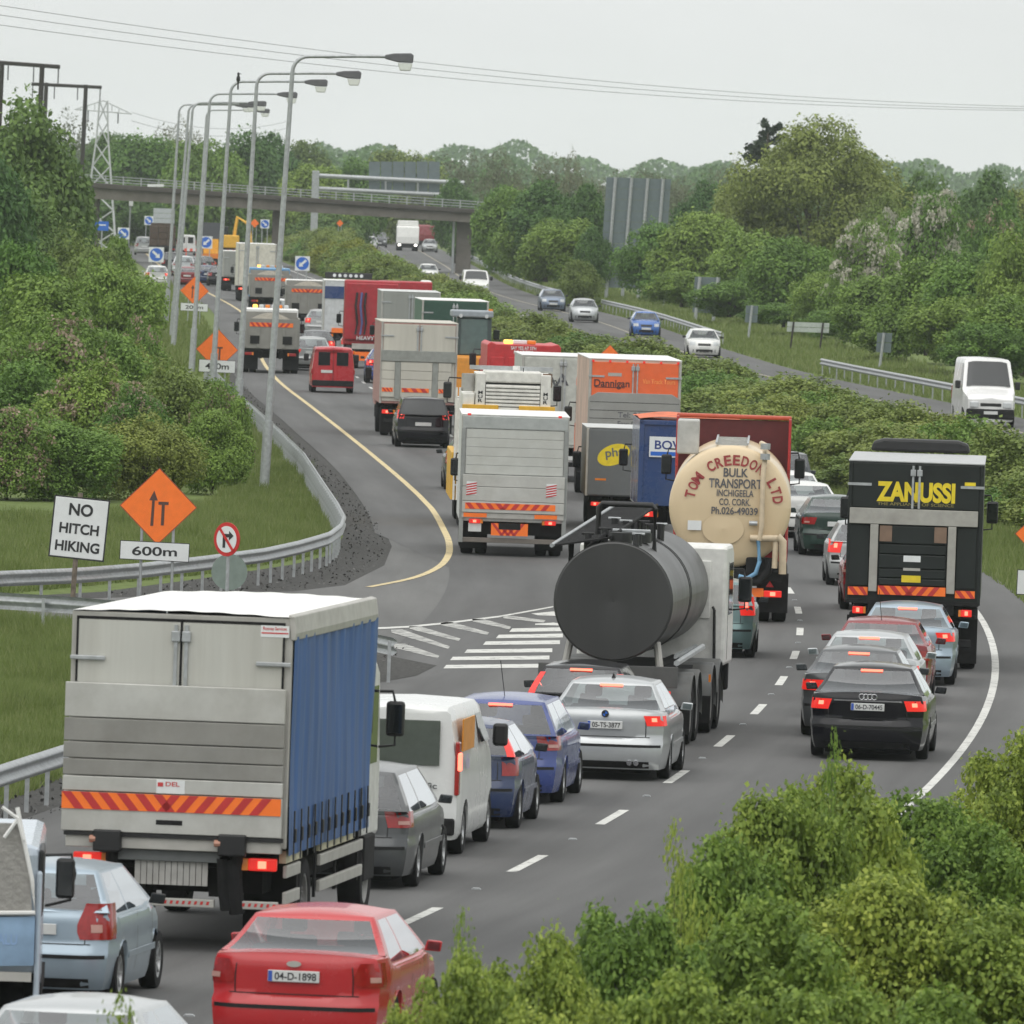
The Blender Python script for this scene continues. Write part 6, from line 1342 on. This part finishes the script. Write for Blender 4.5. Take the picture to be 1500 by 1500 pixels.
r, z, x = simple_lorry("box_lorry", 351, 822, 521, "pale grey box lorry half hidden behind the orange lorry", mat("pale_grey_box", (.48, .49, .45), .5, dirt=.25), WHITEP, W=2.4, L=6); text_mesh("AA", INK, r, x(812), -.04, z(556), w=.75, h=.34)
# orange wheeled excavator cab above the queue
Y, PX = 421, 692; z = zf(Y, PX); x = xf(Y, PX); r = T("wheeled_excavator", Y, PX, "orange wheeled excavator with a tall grey roofed glass cab", "excavator"); EXO = mat("plant_orange", (.70, .28, .03), .5, dirt=.2)
MB().box(-1.1, 1.1, 0, 3.2, 1.0, z(521)).build("engine_body", EXO, r, .1); cb_ = MB().box(x(668), x(718), .3, 1.9, z(521), z(466)).build("cab", mat("cab_dark", (.05, .07, .07), .4), r, .05); MB().box(x(673), x(712), .28, .3, z(519), z(468)).build("rear_window", mat("teal_glass", (.10, .15, .145), .1, spec=.8), cb_); MB().box(x(659), x(720), .2, 2.1, z(465), z(455)).build("cab_roof", mat("roof_bluegrey", (.30, .33, .36), .5), cb_, .05)
for s in (672, 710): MB().tube([(x(s), .18, z(463)), (x(s), .2, z(463))], .07, 10).build("work_lamp", HEADL, cb_)
for s in (-1, 1): [wheel(r, s * .95, yy, .5, .35, s, STEELRIM) for yy in (.7, 2.7)]
MB().box(-.9, .9, .2, 3.1, .45, 1.0).build("undercarriage", DARK, r, .05); MB().tube([(x(716), .4, z(460)), (x(716), .4, z(452))], .08, 8).build("beacon", AMBER, r); mirrors(r, x(718), .9, z(490), .35, (1,))
# red lorry with beacon bar
Y, PX = 380, 765; z = zf(Y, PX); x = xf(Y, PX); r = T("red_lorry", Y, PX, "low red lorry with white lettering and an amber beacon bar"); REDP = mat("lorry_red", (.50, .025, .03), .4, dirt=.15)
b = MB().prism_y([(x(711), 1.0), (x(819), 1.0), (x(819), z(508)), (x(815), z(503)), (x(806), z(505)), (x(724), z(505)), (x(716), z(502)), (x(711), z(506))], 0, 5.0).build("body", REDP, r, .03)
for k in range(4): MB().box(x(716 + k * 26), x(736 + k * 26), -.03, 0, z(575), z(524)).build("rear_panel", REDP, r, .02)
for t, py, w_ in (("SAY YES AT 5TH", 510, 37), ("ROADSIDE", 516, 28)): text_mesh(t, SIGNW, r, x(764), -.012, z(py), w=w_ * Y / F_PX, h=5 * Y / F_PX)
for a, b_, m_ in ((737, 750, AMBERLIT), (750, 771, SIGNW), (771, 784, AMBER)): MB().box(x(a), x(b_), 1.0, 1.3, z(505), z(499)).build("beacon_bar", m_, r, .03)
chassis(r, 7); axle(r, 1.3); axle(r, 6); flaps(r, .6); tlamp(r, 1.0, .85); cab(r, REDP, 2.3, 5.1, 1.6, .95, 3.0, mz=z(533))
# red tractor unit with air lines
Y, PX = 539, 545; z = zf(Y, PX); x = xf(Y, PX); r = T("tractor_unit", Y, PX, "tall red articulated lorry tractor unit with coiled air lines on its back"); REDC = mat("cab_crimson", (.38, .018, .03), .4, dirt=.2)
c = cab(r, REDC, 2.46, 3.2, 2.2, 1.0, z(412), mz=z(470)); MB().box(-1.18, 1.18, 3.05, 3.2, z(500), z(416)).build("cab_back", REDC, c, .05)
for a, m_ in ((523, BLACK), (530, mat("line_blue", (.1, .12, .3), .5)), (536, BLACK)): MB().tube([(x(a), 3.0, z(430)), (x(a) - .05, 2.95, z(450)), (x(a) + .04, 2.95, z(475)), (x(a) - .03, 2.9, z(492))], .05, 6).build("air_line", m_, r)
text_mesh("HEAVY", SIGNW, r, x(537), 3.03, z(497), w=26 * Y / F_PX, h=6 * Y / F_PX); chassis(r, 5, .6, .95); MB().box(x(516), x(574), .1, .3, z(512), z(504)).build("rear_crossmember", ALU, r); MB().box(x(520), x(570), .05, .1, z(529), z(516)).build("reflector_board", ORANGEF, r); tlamp(r, .95, .7, .3, .14); axle(r, .9); axle(r, 4.4, 2.4, False); flaps(r, .2, 2.4, .15, .9)
Y, PX = 556, 592; r = T("tractor_unit", Y, PX, "second red lorry roof showing over the grey box lorry"); cab(r, REDC, 2.46, 0, 2.2, 1.0, at(PX, 412, Y).z, mir=False); axle(r, 1.4); MB().box(.7, 1.2, .3, 1.9, at(PX, 418, Y).z, at(PX, 410, Y).z).build("roof_fairing", WHITEP, r, .08)
# white and navy lorry with lamp bar
Y, PX = 582, 511; z = zf(Y, PX); x = xf(Y, PX); r = T("box_lorry", Y, PX, "white and navy lorry with a row of lamps on its roof bar"); boxbody(r, mat("lorry_pale", (.55, .57, .58), .5, dirt=.25), 2.5, 0, 6, 1.0, z(411)); MB().box(-1.2, 1.2, -.03, -.005, z(438), z(420)).build("navy_band", NAVY, r); MB().box(x(486), x(512), -.03, -.005, z(488), z(481)).build("orange_band", ORANGEF, r); tlamp(r, 1.0, .85); axle(r, 1.2); axle(r, 6.4); flaps(r, .6); chassis(r, 7)
cab(r, WHITEP, 2.4, 6.1, 1.8, .95, z(412), mir=False); MB().box(x(476), x(546), 6.0, 6.2, z(410), z(401)).build("lamp_bar", BLACK, r, .03)
for k in range(6): MB().tube([(x(490 + k * 8), 5.96, z(405.5)), (x(490 + k * 8), 6.0, z(405.5))], .085, 10).build("bar_lamp", HEADL, r)
# tippers
def tipper(Y, PX, top, label, cabm, band=True, beacons=False, mesh_top=None, W=2.46):
    z = zf(Y, PX); x = xf(Y, PX); r = T("tipper_lorry", Y, PX, label); TG = mat("tipper_grey", (.25, .245, .225), .6, .1, .12, 2, dirt=.4, dcol=(.17, .16, .14)); zt = z(top); zb = 1.15
    MB().box(-W/2, -W/2 + .06, 0, 5.4, zb, zt).build("side_wall", TG, r); MB().box(W/2 - .06, W/2, 0, 5.4, zb, zt).build("side_wall", TG, r); MB().box(-W/2 + .06, W/2 - .06, .1, 5.4, zb - .05, zb + .05).build("floor", TG, r); MB().box(-W/2 + .06, W/2 - .06, 5.3, 5.4, zb, zt + .2).build("front_wall", TG, r)
    tg = MB().box(-W/2 + .02, W/2 - .02, -.08, -.005, zb - .1, zt - .03).build("tailgate", TG, r, .01)
    for k in range(5): MB().box(-W/2 + .12 + k * (W - .3) / 4 - .03, -W/2 + .12 + k * (W - .3) / 4 + .09, -.12, -.081, zb - .06, zt - .45).build("tailgate_rib", TG, tg, .01)
    for s in (-1, 1): MB().box(s * .7 - .2, s * .7 + .2, -.13, -.122, zb + .1, zb + .45).build("latch_recess", DARK, tg)
    if band: hazard(tg, -W/2 + .3, W/2 - .3, zt - .38, zt - .2, -.10, 8)
    ld = MB().grid([[(-W/2 + .08 + (W - .16) * t, yy, zt - .25 + .45 * math.sin(math.pi * t) * math.sin(math.pi * (yy + .3) / 6)) for t in np.linspace(0, 1, 12)] for yy in np.linspace(.02, 5.3, 9)]).build("load", mat("load_sand", (.23, .21, .17), .95, var=.3, bump=.6), r, smooth=60)
    chassis(r, 7); [axle(r, yy, 2.46, yy < 3) for yy in (1.1, 2.4, 6.6)]; flaps(r, .45, 2.46, .15, 1.0, .7); MB().box(-1.2, 1.2, .0, .3, .95, 1.12).build("rear_beam", DARK, r); tlamp(r, .95, .82, .3, .13, -.03, False)
    c = cab(r, cabm, 2.44, 5.6, 1.9, 1.0, zt + .25 if not beacons else zt + .35, mz=zt - .5)
    if beacons:
        for k in range(6): MB().box(-.75 + k * .27, -.55 + k * .27, 6.0, 6.3, zt + .36, zt + .50).build("beacon", AMBERLIT if k == 0 else (AMBER if k % 2 == 0 else HEADL), c, .03)
    return r
tipper(519, 397, 466, "loaded grey tipper lorry with a row of amber beacons, rear flaps down to the road", WHITEP, beacons=True)
tipper(648, 452, 418, "grey tipper lorry with an orange red band left of the navy lorry", WHITEP)
tipper(722, 396, 402, "grey tipper lorry with a blue cab and crane behind it", paint("cab_blue", (.10, .28, .50)), beacons=True)
simple_lorry("box_lorry", 790, 376, 357, "cream box lorry with two rear doors behind the blue cabbed tipper", mat("cream_box", (.60, .58, .50), .5, dirt=.2), WHITEP, L=8)
simple_lorry("box_lorry", 850, 352, 368, "grey lorry mostly hidden left of the cream box lorry", GRB, L=7)
# laden flatbed, matrix board lorry, excavator by the bridge
Y, PX = 1130, 238; z = zf(Y, PX); x = xf(Y, PX); r = T("flatbed_lorry", Y, PX, "flatbed lorry piled with dark brown crates near the overbridge"); BRN = mat("crate_brown", (.075, .05, .035), .9, var=.3)
for i in range(3):
    for k in range(3): MB().box(-1.2 + k * .81, -1.2 + k * .81 + .78, 0, 3.6, 1.1 + i * .62 + (k % 2) * .03, 1.68 + i * .62 + (k % 2) * .03).build("crate", BRN, r, .02)  # brown crates stacked as the lorry's load
MB().box(-1.25, 1.25, 0, 6, .95, 1.09).build("flatbed", DARK, r); axle(r, 1.2); axle(r, 6.2); tlamp(r, 1.0, .8, lit=False); MB().box(-1.1, 1.1, 3.7, 4.0, 1.1, 3.2).build("headboard", BRN, r); cab(r, DARK, 2.3, 6.1, 1.5, .9, 2.7, mir=False)
Y, PX = 1050, 309; z = zf(Y, PX); x = xf(Y, PX); r = T("board_lorry", Y, PX, "roadworks lorry carrying a big dark matrix board"); MB().box(x(294), x(324), 0, .2, z(350), z(326)).build("matrix_board", mat("matrix_dark", (.07, .075, .085), .5), r); MB().box(-1.1, 1.1, .3, 5, .7, 1.1).build("flatbed", AMBER, r); axle(r, 1.2); axle(r, 4.6); cab(r, YEL_, 2.2, 5.05, 1.6, .9, 2.6, mir=False)
for s in (-.7, .7): MB().box(s - .05, s + .05, .2, .35, 1.1, z(328)).build("board_post", DARK, r)
Y, PX = 1130, 333; r = T("yellow_digger", Y, PX, "yellow digger working among the cones under the overbridge", "excavator"); MB().box(-1.1, 1.1, 0, 2.4, 1.1, 2.3).build("engine_body", YEL_, r, .1); MB().box(-1.0, .1, 1.0, 2.3, 2.3, 3.1).build("cab", GLASSD, r, .05); MB().tube([(.6, 1.5, 2.0), (.9, 1.6, 4.0), (1.9, 1.2, 3.4), (2.3, 1, 1.4)], .18, 8).build("boom", YEL_, r); MB().box(2.0, 2.7, .7, 1.3, .9, 1.5).build("bucket", DARK, r, .05)
for s in (-1, 1): MB().box(s * .9 - .25, s * .9 + .25, -.2, 2.6, 0, .85).build("track", DARK, r, .15)
MB().box(-.7, .7, .3, 2.1, .6, 1.1).build("undercarriage", DARK, r)

# ------------------------------------------------------------------ recovery truck corner at the picture edge
Y, PX = 119.5, -70; z = zf(Y, 40); r = T("recovery_truck", Y, PX, "recovery truck with checker plate body, blue lower panel and large mirror", z=1.5, head=-.028); xe = (61 + 70) * Y / F_PX
CHK = mat("checker_plate", (.33, .32, .30), .5, .35, .15, 14, bump=.6, dirt=.2); TBL = mat("truck_blue", (.22, .33, .47), .4, var=.35, scale=2); zt = z(1207); zm = z(1350); zb_ = z(1425)
bp_ = MB().prism_y([(-1.0, zm), (xe - .09, zm + .06), (xe - .12, z(1290)), (xe - .26, zt), (-1.0, zt)], 0, .06).build("checker_panel", CHK, r); mb = MB()
for i in range(26):
    for j in range(15):
        cx_, cz_ = -.95 + i * .068, zm + .06 + j * .068
        if cx_ > xe - .16 - max(0, (cz_ - z(1290))) * .24 or cz_ > zt - .03: continue
        s_ = 1 if (i + j) % 2 else -1; mb.add([(cx_ - .022, -.004, cz_ - .022 * s_), (cx_ - .004, -.004, cz_ - .008*s_), (cx_ + .022, -.004, cz_ + .022 * s_), (cx_ + .004, -.004, cz_ + .008*s_)], [(0, 1, 2, 3)])
mb.build("plate_lozenges", ALU, bp_)["kind"] = "stuff"
fp = MB().tube([(-1.0, -.02, zm + .02), (xe - .06, -.02, zm + .09), (xe - .1, -.02, z(1290)), (xe - .24, -.02, zt + .02), (xe - .27, -.02, zt + .16)], .022, 6).build("white_edging", WHITEP, r)
pb = MB().prism_y([(-1.0, zb_), (xe - .06, zb_ + .07), (xe - .06, zm + .05), (-1.0, zm - .02)], .0, .06).build("blue_panel", TBL, r); text_mesh("ALU", mat("pale_blue_print", (.25, .38, .6), .5), pb, xe - .33, -.004, z(1377), w=.20, h=.11)
MB().box(-1.0, xe - .08, -.02, .1, zb_ - .09, zb_ - .0).build("rear_sill", ALU, r); wheel(r, xe - .28, .9, .40, .25, 1, STEELRIM); wheel(r, -.85, .9, .40, .25, -1, STEELRIM); wheel(r, xe - .3, 4.2, .40, .25, 1, STEELRIM); wheel(r, -.85, 4.2, .40, .25, -1, STEELRIM); chassis(r, 4.4, .5, .75)
MB().box(xe - .06, xe + .0, .06, 2.2, .55, zm + .5).build("rear_wing", paint("pale_blue_van", (.45, .52, .60), .2), r, .04); MB().box(-1.0, xe - .02, .1, 4.9, .8, zm + .75).build("cab", _M["paint_pale_blue_van"], r, .1)
MB().box(xe - .04, xe + .01, .1, 1.4, z(1345), z(1245)).build("window_frame", BLACK, r, .03); arm = MB().tube([(xe - .02, 1.5, z(1265)), (xe + .27, 1.5, z(1262)), (xe + .31, 1.5, z(1290)), (xe + .27, 1.5, z(1330)), (xe + .02, 1.5, z(1340))], .016, 8).build("mirror_arm", BLACK, r)
MB().box(xe + .12, xe + .31, 1.44, 1.52, z(1328), z(1268)).build("mirror_housing", BLACK, arm, .04); MB().box(xe + .14, xe + .285, 1.434, 1.439, z(1323), z(1273)).build("mirror_glass", GLASSD, arm)
rib = MB(); [rib.tube([(xe - .26, -.05, zt + .05), (xe - .26 + dx, -.06, zt + dz)], .018, 5) for dx, dz in ((-.16, .16), (-.13, -.14), (.06, -.16))]; rib.build("white_ribbon", WHITEP, r)

# ------------------------------------------------------------------ cars of the queue
def audi(root, g, S):
    y = float(g['yr'](.99)) - .02
    rg = MB()
    for k in range(4): rg.tube([(-.096 + k * .064 + .043 * math.cos(a), y, .985 + .043 * math.sin(a)) for a in np.linspace(0, 6.2832, 17)], .007, 5, cap=False)
    rg.build("ring_badge", CHROME, root); rear_patch(g, "chrome_strip", CHROME, root, -.62, .62, .915, .935, .012, 13, 2)
def roundel(root, g, S):
    y = float(g['yr'](.97)) - .02; d = MB().prism_y([(.055 * math.cos(a), .985 + .055 * math.sin(a)) for a in np.linspace(0, 6.28, 21)[:-1]], y - .008, y).build("round_badge", BLACK, root)
    for a in (0, 2): MB().add([(0, y - .01, .985)] + [(.036 * math.cos(t), y - .01, .985 + .036 * math.sin(t)) for t in np.linspace(a * math.pi / 2, (a + 1) * math.pi / 2, 6)], [tuple(range(7))]).build("badge_quarter", SIGNB, d)
    for sx in (.38, .48, -.38, -.48): MB().tube([(sx, .0, .27), (sx, .3, .27)], .04, 12).build("exhaust_pipe", CHROME, root)
    MB().prism_y([(-.03, S['H'] - .01), (.03, S['H'] - .01), (.0, S['H'] + .07)], 1.45, 1.6).build("roof_fin", BLACK, root)
def oval(root, g, S):
    y = float(g['yr'](.95)) - .02; MB().prism_y([(.075 * math.cos(a), .955 + .03 * math.sin(a)) for a in np.linspace(0, 6.28, 21)[:-1]], y - .008, y).build("oval_badge", ALU, root)
def aerial(root, g, S): MB().tube([(0, .9, S['H'] - .03), (-.05, .6, S['H'] + .5)], .006, 5).build("aerial", BLACK, root)
SILV = paint("silver", (.50, .52, .53), .12, .3, .55); WHC = paint("white_car", (.70, .70, .68), .12); BLK = mat("paint_black_car", (.005, .005, .008), .15, 0, .05, 3., coat=.1, dirt=.03, spec=.35); SBL = paint("silver_blue", (.33, .41, .48), .12, .3, .45); NVB = paint("dark_blue", (.018, .035, .10), .12); GRY = paint("dark_grey", (.07, .075, .08), .15, .3, .3)
REDM = paint("bright_red", (.47, .02, .025), .10); MAR = paint("maroon", (.20, .012, .018), .12); GRN = paint("dark_green", (.015, .04, .03), .12); TEAL = paint("grey_green", (.13, .21, .21), .12, .3, .4); BLU = paint("mid_blue", (.035, .06, .22), .12); DSL = paint("dull_silver", (.36, .37, .37), .2, .35, .5)
car('saloon', 105.8, 62, SILV, "silver car at the picture bottom with only its roof showing", lit=False, z=1.2)
car('saloon', 120.3, 428, REDM, "bright red saloon with plate 04-D-1898", lit=False, plate="04-D-1898", over=dict(L=4.73, deck=1.03, lz=(.74, .98), lx=.70, pz=.83), lamps='drop', detail=oval)
car('hatch', 126.9, 44, SBL, "pale blue hatchback with teardrop tail lamps behind the curtain lorry", lit=False, lamps='drop', over=dict(lz=(.70, 1.08), lx=.58, gr0=.75, gb0=.22))
car('estate', 149.2, 497, GRY, "dark grey estate car squeezed beside the white van and curtain lorry", lit=False)
car('small', 163.8, 668, NVB, "dark blue small hatchback with tall lit column tail lamps", lamps='tall')
car('estate', 170.6, 728, BLU, "mid blue estate car ahead of the small dark blue hatchback", lit=False, high=True, detail=aerial)
car('saloon', 178.2, 885, SILV, "silver sports saloon with plate 05-TS-3877", high=True, plate="05-TS-3877", over=dict(L=4.86, W=1.85, H=1.47, lz=(.82, .97), lx=.68, pz=.82), detail=roundel)
car('hatch', 184.4, 847, BLK, "black hatchback in front of the silver sports saloon", lamps='tall', high=True)
car('hatch', 225.5, 1040, TEAL, "grey green hatchback between the two tankers", over=dict(lz=(.8, 1.15)))
car('saloon', 187.0, 1270, BLK, "black saloon with four ring badge and plate 06-D-70445", high=True, plate="06-D-70445", over=dict(L=4.92, W=1.86, H=1.46, lz=(.78, .94), lx=.66, pz=.83), detail=audi)
car('saloon', 194.2, 1252, GRY, "dark saloon directly ahead of the four ring saloon", high=True, detail=None)
car('saloon', 201.0, 1268, SILV, "silver saloon between the dark saloon and the maroon car", high=True)
car('saloon', 207.6, 1287, MAR, "maroon saloon with a roof aerial behind the silver blue saloon", lit=False, detail=aerial)
car('saloon', 215.8, 1326, SBL, "silver blue saloon close behind the ZANUSSI lorry", high=True, over=dict(lz=(.80, .96), lx=.64))
car('hatch', 253.0, 1291, MAR, "dark red car tucked in ahead of the ZANUSSI lorry", lit=False)
car('hatch', 268.0, 1268, DSL, "silver hatchback with one red lamp showing left of the ZANUSSI lorry")
car('saloon', 289.0, 1228, GRN, "dark green saloon left of the ZANUSSI lorry", lit=False)
car('saloon', 303.0, 1182, WHC, "white saloon right of the cream tanker", lit=False, over=dict(W=1.72, H=1.40))
car('saloon', 312.0, 1162, WHC, "white car ahead of the white saloon beside the cream tanker", lit=False, over=dict(W=1.70))
car('suv', 320.5, 1142, GRY, "dark off-roader with roof rails beyond the cream tanker", lit=False)
car('hatch', 338.0, 696, GRY, "dark car hidden left of the plant lorry ladder", lit=False)
car('mpv', 388.5, 620, BLK, "black people carrier behind the dirty cream box lorry", over=dict(lz=(.92, 1.2), lx=.74), dark=True)
car('estate', 528.0, 456, DSL, "silver estate car between the loaded tipper and the red van", over=dict(lz=(.8, .95), lx=.55))
car('hatch', 503.0, 566, BLU, "blue car half hidden beside the dirty cream box lorry")
car('hatch', 553.0, 464, GRY, "dark hatchback with lit lamps ahead of the silver estate")
car('hatch', 561.0, 526, DSL, "silver car lit at the back beside the red tractor unit")
car('hatch', 635.0, 470, DSL, "silver hatchback ahead beside the navy banded lorry")
for Yc, px, kd, m_, lab in [(866,230,'estate',WHC,"white estate car alone on the far hard shoulder"),(872,274,'saloon',MAR,"dark red saloon on the far hard shoulder behind the lamp posts"),(890,304,'saloon',NVB,"navy saloon in the far queue before the cones"),(882,321,'hatch',BLK,"black hatchback in the far queue beside the grey lorry"),
        (950,269,'mpv',SILV,"silver people carrier in the far queue"),(962,252,'suv',BLK,"black off-roader in the far queue"),(965,288,'hatch',GRY,"grey hatchback in the far queue"),(975,300,'hatch',GRN,"green hatchback in the far queue"),(1150,211,'suv',DSL,"grey off-roader left of the crate flatbed"),(1100,357,'hatch',REDM,"red car beside the yellow digger"),(665,419,'mpv',WHC,"white people carrier ahead of the loaded tipper")]:
    car(kd, Yc, px, m_, lab, lit=(px in (230, 357)), group=None)

# ------------------------------------------------------------------ vans
def van(Y, px, m, label, L=4.8, W=1.9, H=1.95, kind="rear", nose=.9, opp=False, noseh=1.1, split=True, lampz=(.95, 1.45), lit=True, head=None, wr=.33):
    r = vplace("van", Y, px, label, "van", None, 1.0, head, opp); w_ = W / 2; zc = .22; rows = []
    ax = (.85, L - .85)
    def top(y): return np.interp(y, [0, .12, .5, L - nose - .75, L - nose, L - .15, L], [H - .06, H - .01, H, H - .02, noseh + .22, noseh - .02, noseh - .12])
    def prof(zr): return np.interp(zr, [0, .1, .35, .55, 1.0], [.95, .985, 1., .985, .86])
    for y in np.unique(np.concatenate([np.linspace(0, L, 40)] + [np.linspace(a - .42, a + .42, 21) for a in ax])):
        za = zc
        for a in ax:
            if abs(y - a) < wr + .06: za = max(za, wr + math.sqrt((wr + .06) ** 2 - (y - a) ** 2))
        zt = float(top(y)); k = np.interp(y, [0, .25, L - .8, L], [.97, 1, 1, .86]); sec = [(0, zc), (w_ * .68, zc), (w_ * .68, za), (w_ * .94 * k, za)]
        for zz in (.3, .45, .6, .8, .95, 1.1, 1.3, 1.5, 1.7, H - .25, H - .12):
            zz = min(max(zz, za), zt - .06); sec.append((w_ * k * prof(zz / H), zz))
        sec += [(w_ * k * .82, zt - .02), (w_ * k * .6, zt), (0, zt + .02)]; rows.append([(a, y, b) for a, b in sec])
    mb = MB(); mb.grid([r_[::-1] for r_ in rows]); mb.grid([[(-a, y, b) for a, y, b in r_] for r_ in rows])
    for e in (0, -1):
        s = [(a, b) for a, y, b in rows[e]][3:]; y = rows[e][0][1]; P = [[(a * u, y - (.05 if e == 0 else -.10) * (1 - u * u), b) for u in np.linspace(-1, 1, 9)] for a, b in s]; mb.grid(P if e == 0 else [q[::-1] for q in P])
    mb.build("body", m, r, smooth=40)
    for a in ax:
        for s in (-1, 1): wheel(r, s * (w_ - .12), a, wr, .21, s)
    ws = MB(); y0, y1 = L - nose - .72, L - nose - .03; z0, z1 = H - .16, noseh + .27
    ws.grid([[(w_ * u * (.74 + .10 * t), L - nose - .66 + .60 * t, float(top(L - nose - .66 + .60 * t)) + .012 - .05 * max(0, abs(u) - .7) / .3) for u in np.linspace(1, -1, 9)] for t in np.linspace(0, 1, 5)]); o = ws.build("windscreen", GLASSD, r); o.location.z += .035; o.location.y += .03
    for s in (-1, 1):
        X = w_ * .955; MB().add([(s * X, y0 - .55, z1 + .02), (s * X, y1 - .15, z1 + .0), (s * (X - .09), y0 + .05, z0 - .05), (s * (X - .09), y0 - .55, z0 - .05)], [(0, 1, 2, 3) if s > 0 else (3, 2, 1, 0)]).build("side_window", GLASSD, r).location.x += s * .03
        o = MB().box(s * (w_ + .14) - .10, s * (w_ + .14) + .10, y1 - .35, y1 - .22, noseh + .2, noseh + .5).build("door_mirror", BLACK, r, .04)
        MB().box(s * w_ * .97 - .005, s * w_ * .97 + .012, .9, 2.4, .62, .66).build("side_rail", BLACK, r); MB().box(s * (w_ * .93), s * (w_ * .93) + s * .06, -.05, .14, *lampz).build("tail_lamp", REDLIT if lit and not opp else REDL, r, .02) if s > 0 else MB().box(s * (w_ * .93) - .06, s * (w_ * .93), -.05, .14, *lampz).build("tail_lamp", REDLIT if lit else REDL, r, .02)
    if opp:
        for s in (-1, 1): MB().box(s * w_ * .62 - .17, s * w_ * .62 + .17, L - .02, L + .1, .72, .95).build("headlamp", HEADL, r, .04)
        MB().box(-w_ * .4, w_ * .4, L + .02, L + .115, .78, .9).build("grille", BLACK, r, .02); MB().box(-w_ * .9, w_ * .9, L - .3, L + .14, .3, .68).build("bumper", DARK, r, .06); MB().box(-.26, .26, L + .13, L + .16, .48, .6).build("number_plate", PLATE, r)
    else:
        MB().box(-w_ * .95, w_ * .95, -.09, .1, .28, .5).build("bumper", DARK, r, .03)
        if split:
            for s in (-1, 1): MB().box(s * w_ * .42 - w_ * .27, s * w_ * .42 + w_ * .27, -.06, -.045, H * .60, H - .2).build("rear_window", GLASSD, r, .04)
            MB().box(-.008, .008, -.063, -.055, .5, H - .12).build("door_line", BLACK, r)
        else: MB().box(-w_ * .72, w_ * .72, -.062, -.047, H * .60, H - .2).build("rear_window", mat("van_glass", (.07, .085, .07), .08, spec=.8), r, .05)
        plate(r, -.25 if split else 0, .85, -.07, .45, .11)
    return r
r = van(157.0, 566, paint("van_white", (.70, .71, .70), .12), "white panel van with an orange side patch and dark rear window", W=1.92, H=1.97, split=False, lampz=(.80, 1.5), lit=False)
MB().box(.925, .985, -.055, .05, 1.12, 1.36).build("brake_lamp", REDHOT, r, .02); MB().box(.935, .955, .35, 1.7, 1.36, 1.78).build("orange_patch", mat("orange_patch", (.62, .24, .02), .5), r, .0); text_mesh("Vhi", mat("purple_print", (.30, .22, .45), .5), r, .972, .75, 1.22, w=.5, h=.2, rot=(0, 0, rad(90))); text_mesh("Trafic", GRY, r, .5, -.066, .92, w=.34, h=.08)
MB().tube([(-.2, .6, 1.97), (-.22, .55, 2.3)], .006, 5).build("aerial", BLACK, r)
van(478.0, 488, paint("van_red", (.45, .02, .03), .15), "small red van with twin rear windows on the slip lane", L=4.1, W=1.72, H=1.82, nose=.85, noseh=1.0, lampz=(.75, .95), lit=False)
van(1170, 273, WHC, "white van next to the brown crate flatbed", lit=False)
van(458.5, 1431, paint("van_white2", (.76, .76, .75), .1), "white high roofed van driving towards the viewer", L=5.2, W=1.98, H=2.55, nose=1.0, noseh=1.2, opp=True)
van(859, 694, WHC, "white van roof behind the hedge on the opposite carriageway", L=4.8, H=2.0, opp=True)
for Yc, px, kd, m_, lab in [(795,806,'hatch',paint("slate_blue", (.16, .20, .27), .1, .3, .4),"slate blue oncoming car leading the group below the tall sign"),(740,853,'hatch',SILV,"pale silver oncoming car with a wide dark grille"),(680,943,'small',paint("bright_blue", (.03, .12, .40), .1),"bright blue oncoming small car"),(610,1026,'hatch',WHC,"white oncoming car with swept headlamps half behind the hedge"),
        (1386,555,'suv',GRY,"dark oncoming off-roader far down the opposite road"),(1350,542,'hatch',WHC,"white oncoming car behind the hedge far away"),(1330,629,'hatch',DSL,"silver oncoming car beside the bridge pier"),(975,626,'hatch',WHC,"white oncoming car nearly hidden by the hedge")]:
    car(kd, Yc, px, m_, lab, opp=True)
r = T("oncoming_lorry", 1345, 596, "white cabbed oncoming lorry with headlamps lit under the overbridge", opp=True); c = cab(r, WHITEP, 2.46, 6.2, 1.8, .8, 2.75, mir=False); boxbody(r, GRB, 2.4, 0, 6, 1.0, 2.9); MB().box(-1.15, 1.15, 6.1, 7.2, 2.75, 3.35).build("wind_deflector", WHITEP, c, .1); axle(r, 1.4); axle(r, 7.2)
for s in (-1, 1): MB().box(s * .9 - .16, s * .9 + .16, 8.03, 8.08, .55, .75).build("headlamp", HEADLIT, r, .03)
r = T("oncoming_lorry", 1425, 620, "dark red oncoming lorry behind the white cabbed lorry", opp=True); cab(r, MAR, 2.4, 5, 1.7, .7, 2.6, mir=False); boxbody(r, MAR, 2.3, 0, 4.9, 1.0, 2.5, MAR); axle(r, 1.2); axle(r, 6)
# ------------------------------------------------------------------ clean up prototypes, add haze
for t in PROTOS:
    for c in list(t.children): bpy.data.objects.remove(c)
    bpy.data.objects.remove(t)
hz = MB().box(-3600, 3600, -400, 5300, -2, 48); 
hm = bpy.data.materials.new("haze"); hm.use_nodes = True; hn = hm.node_tree; hn.nodes.remove(hn.nodes["Principled BSDF"])
pv = hn.nodes.new("ShaderNodeVolumePrincipled"); pv.inputs["Color"].default_value = (.86, .92, .95, 1); pv.inputs["Density"].default_value = .00007
hn.links.new(pv.outputs[0], hn.nodes["Material Output"].inputs["Volume"])
tag(hz.build("haze", hm), "thin pale haze hanging over the whole road", "haze", kind="stuff")
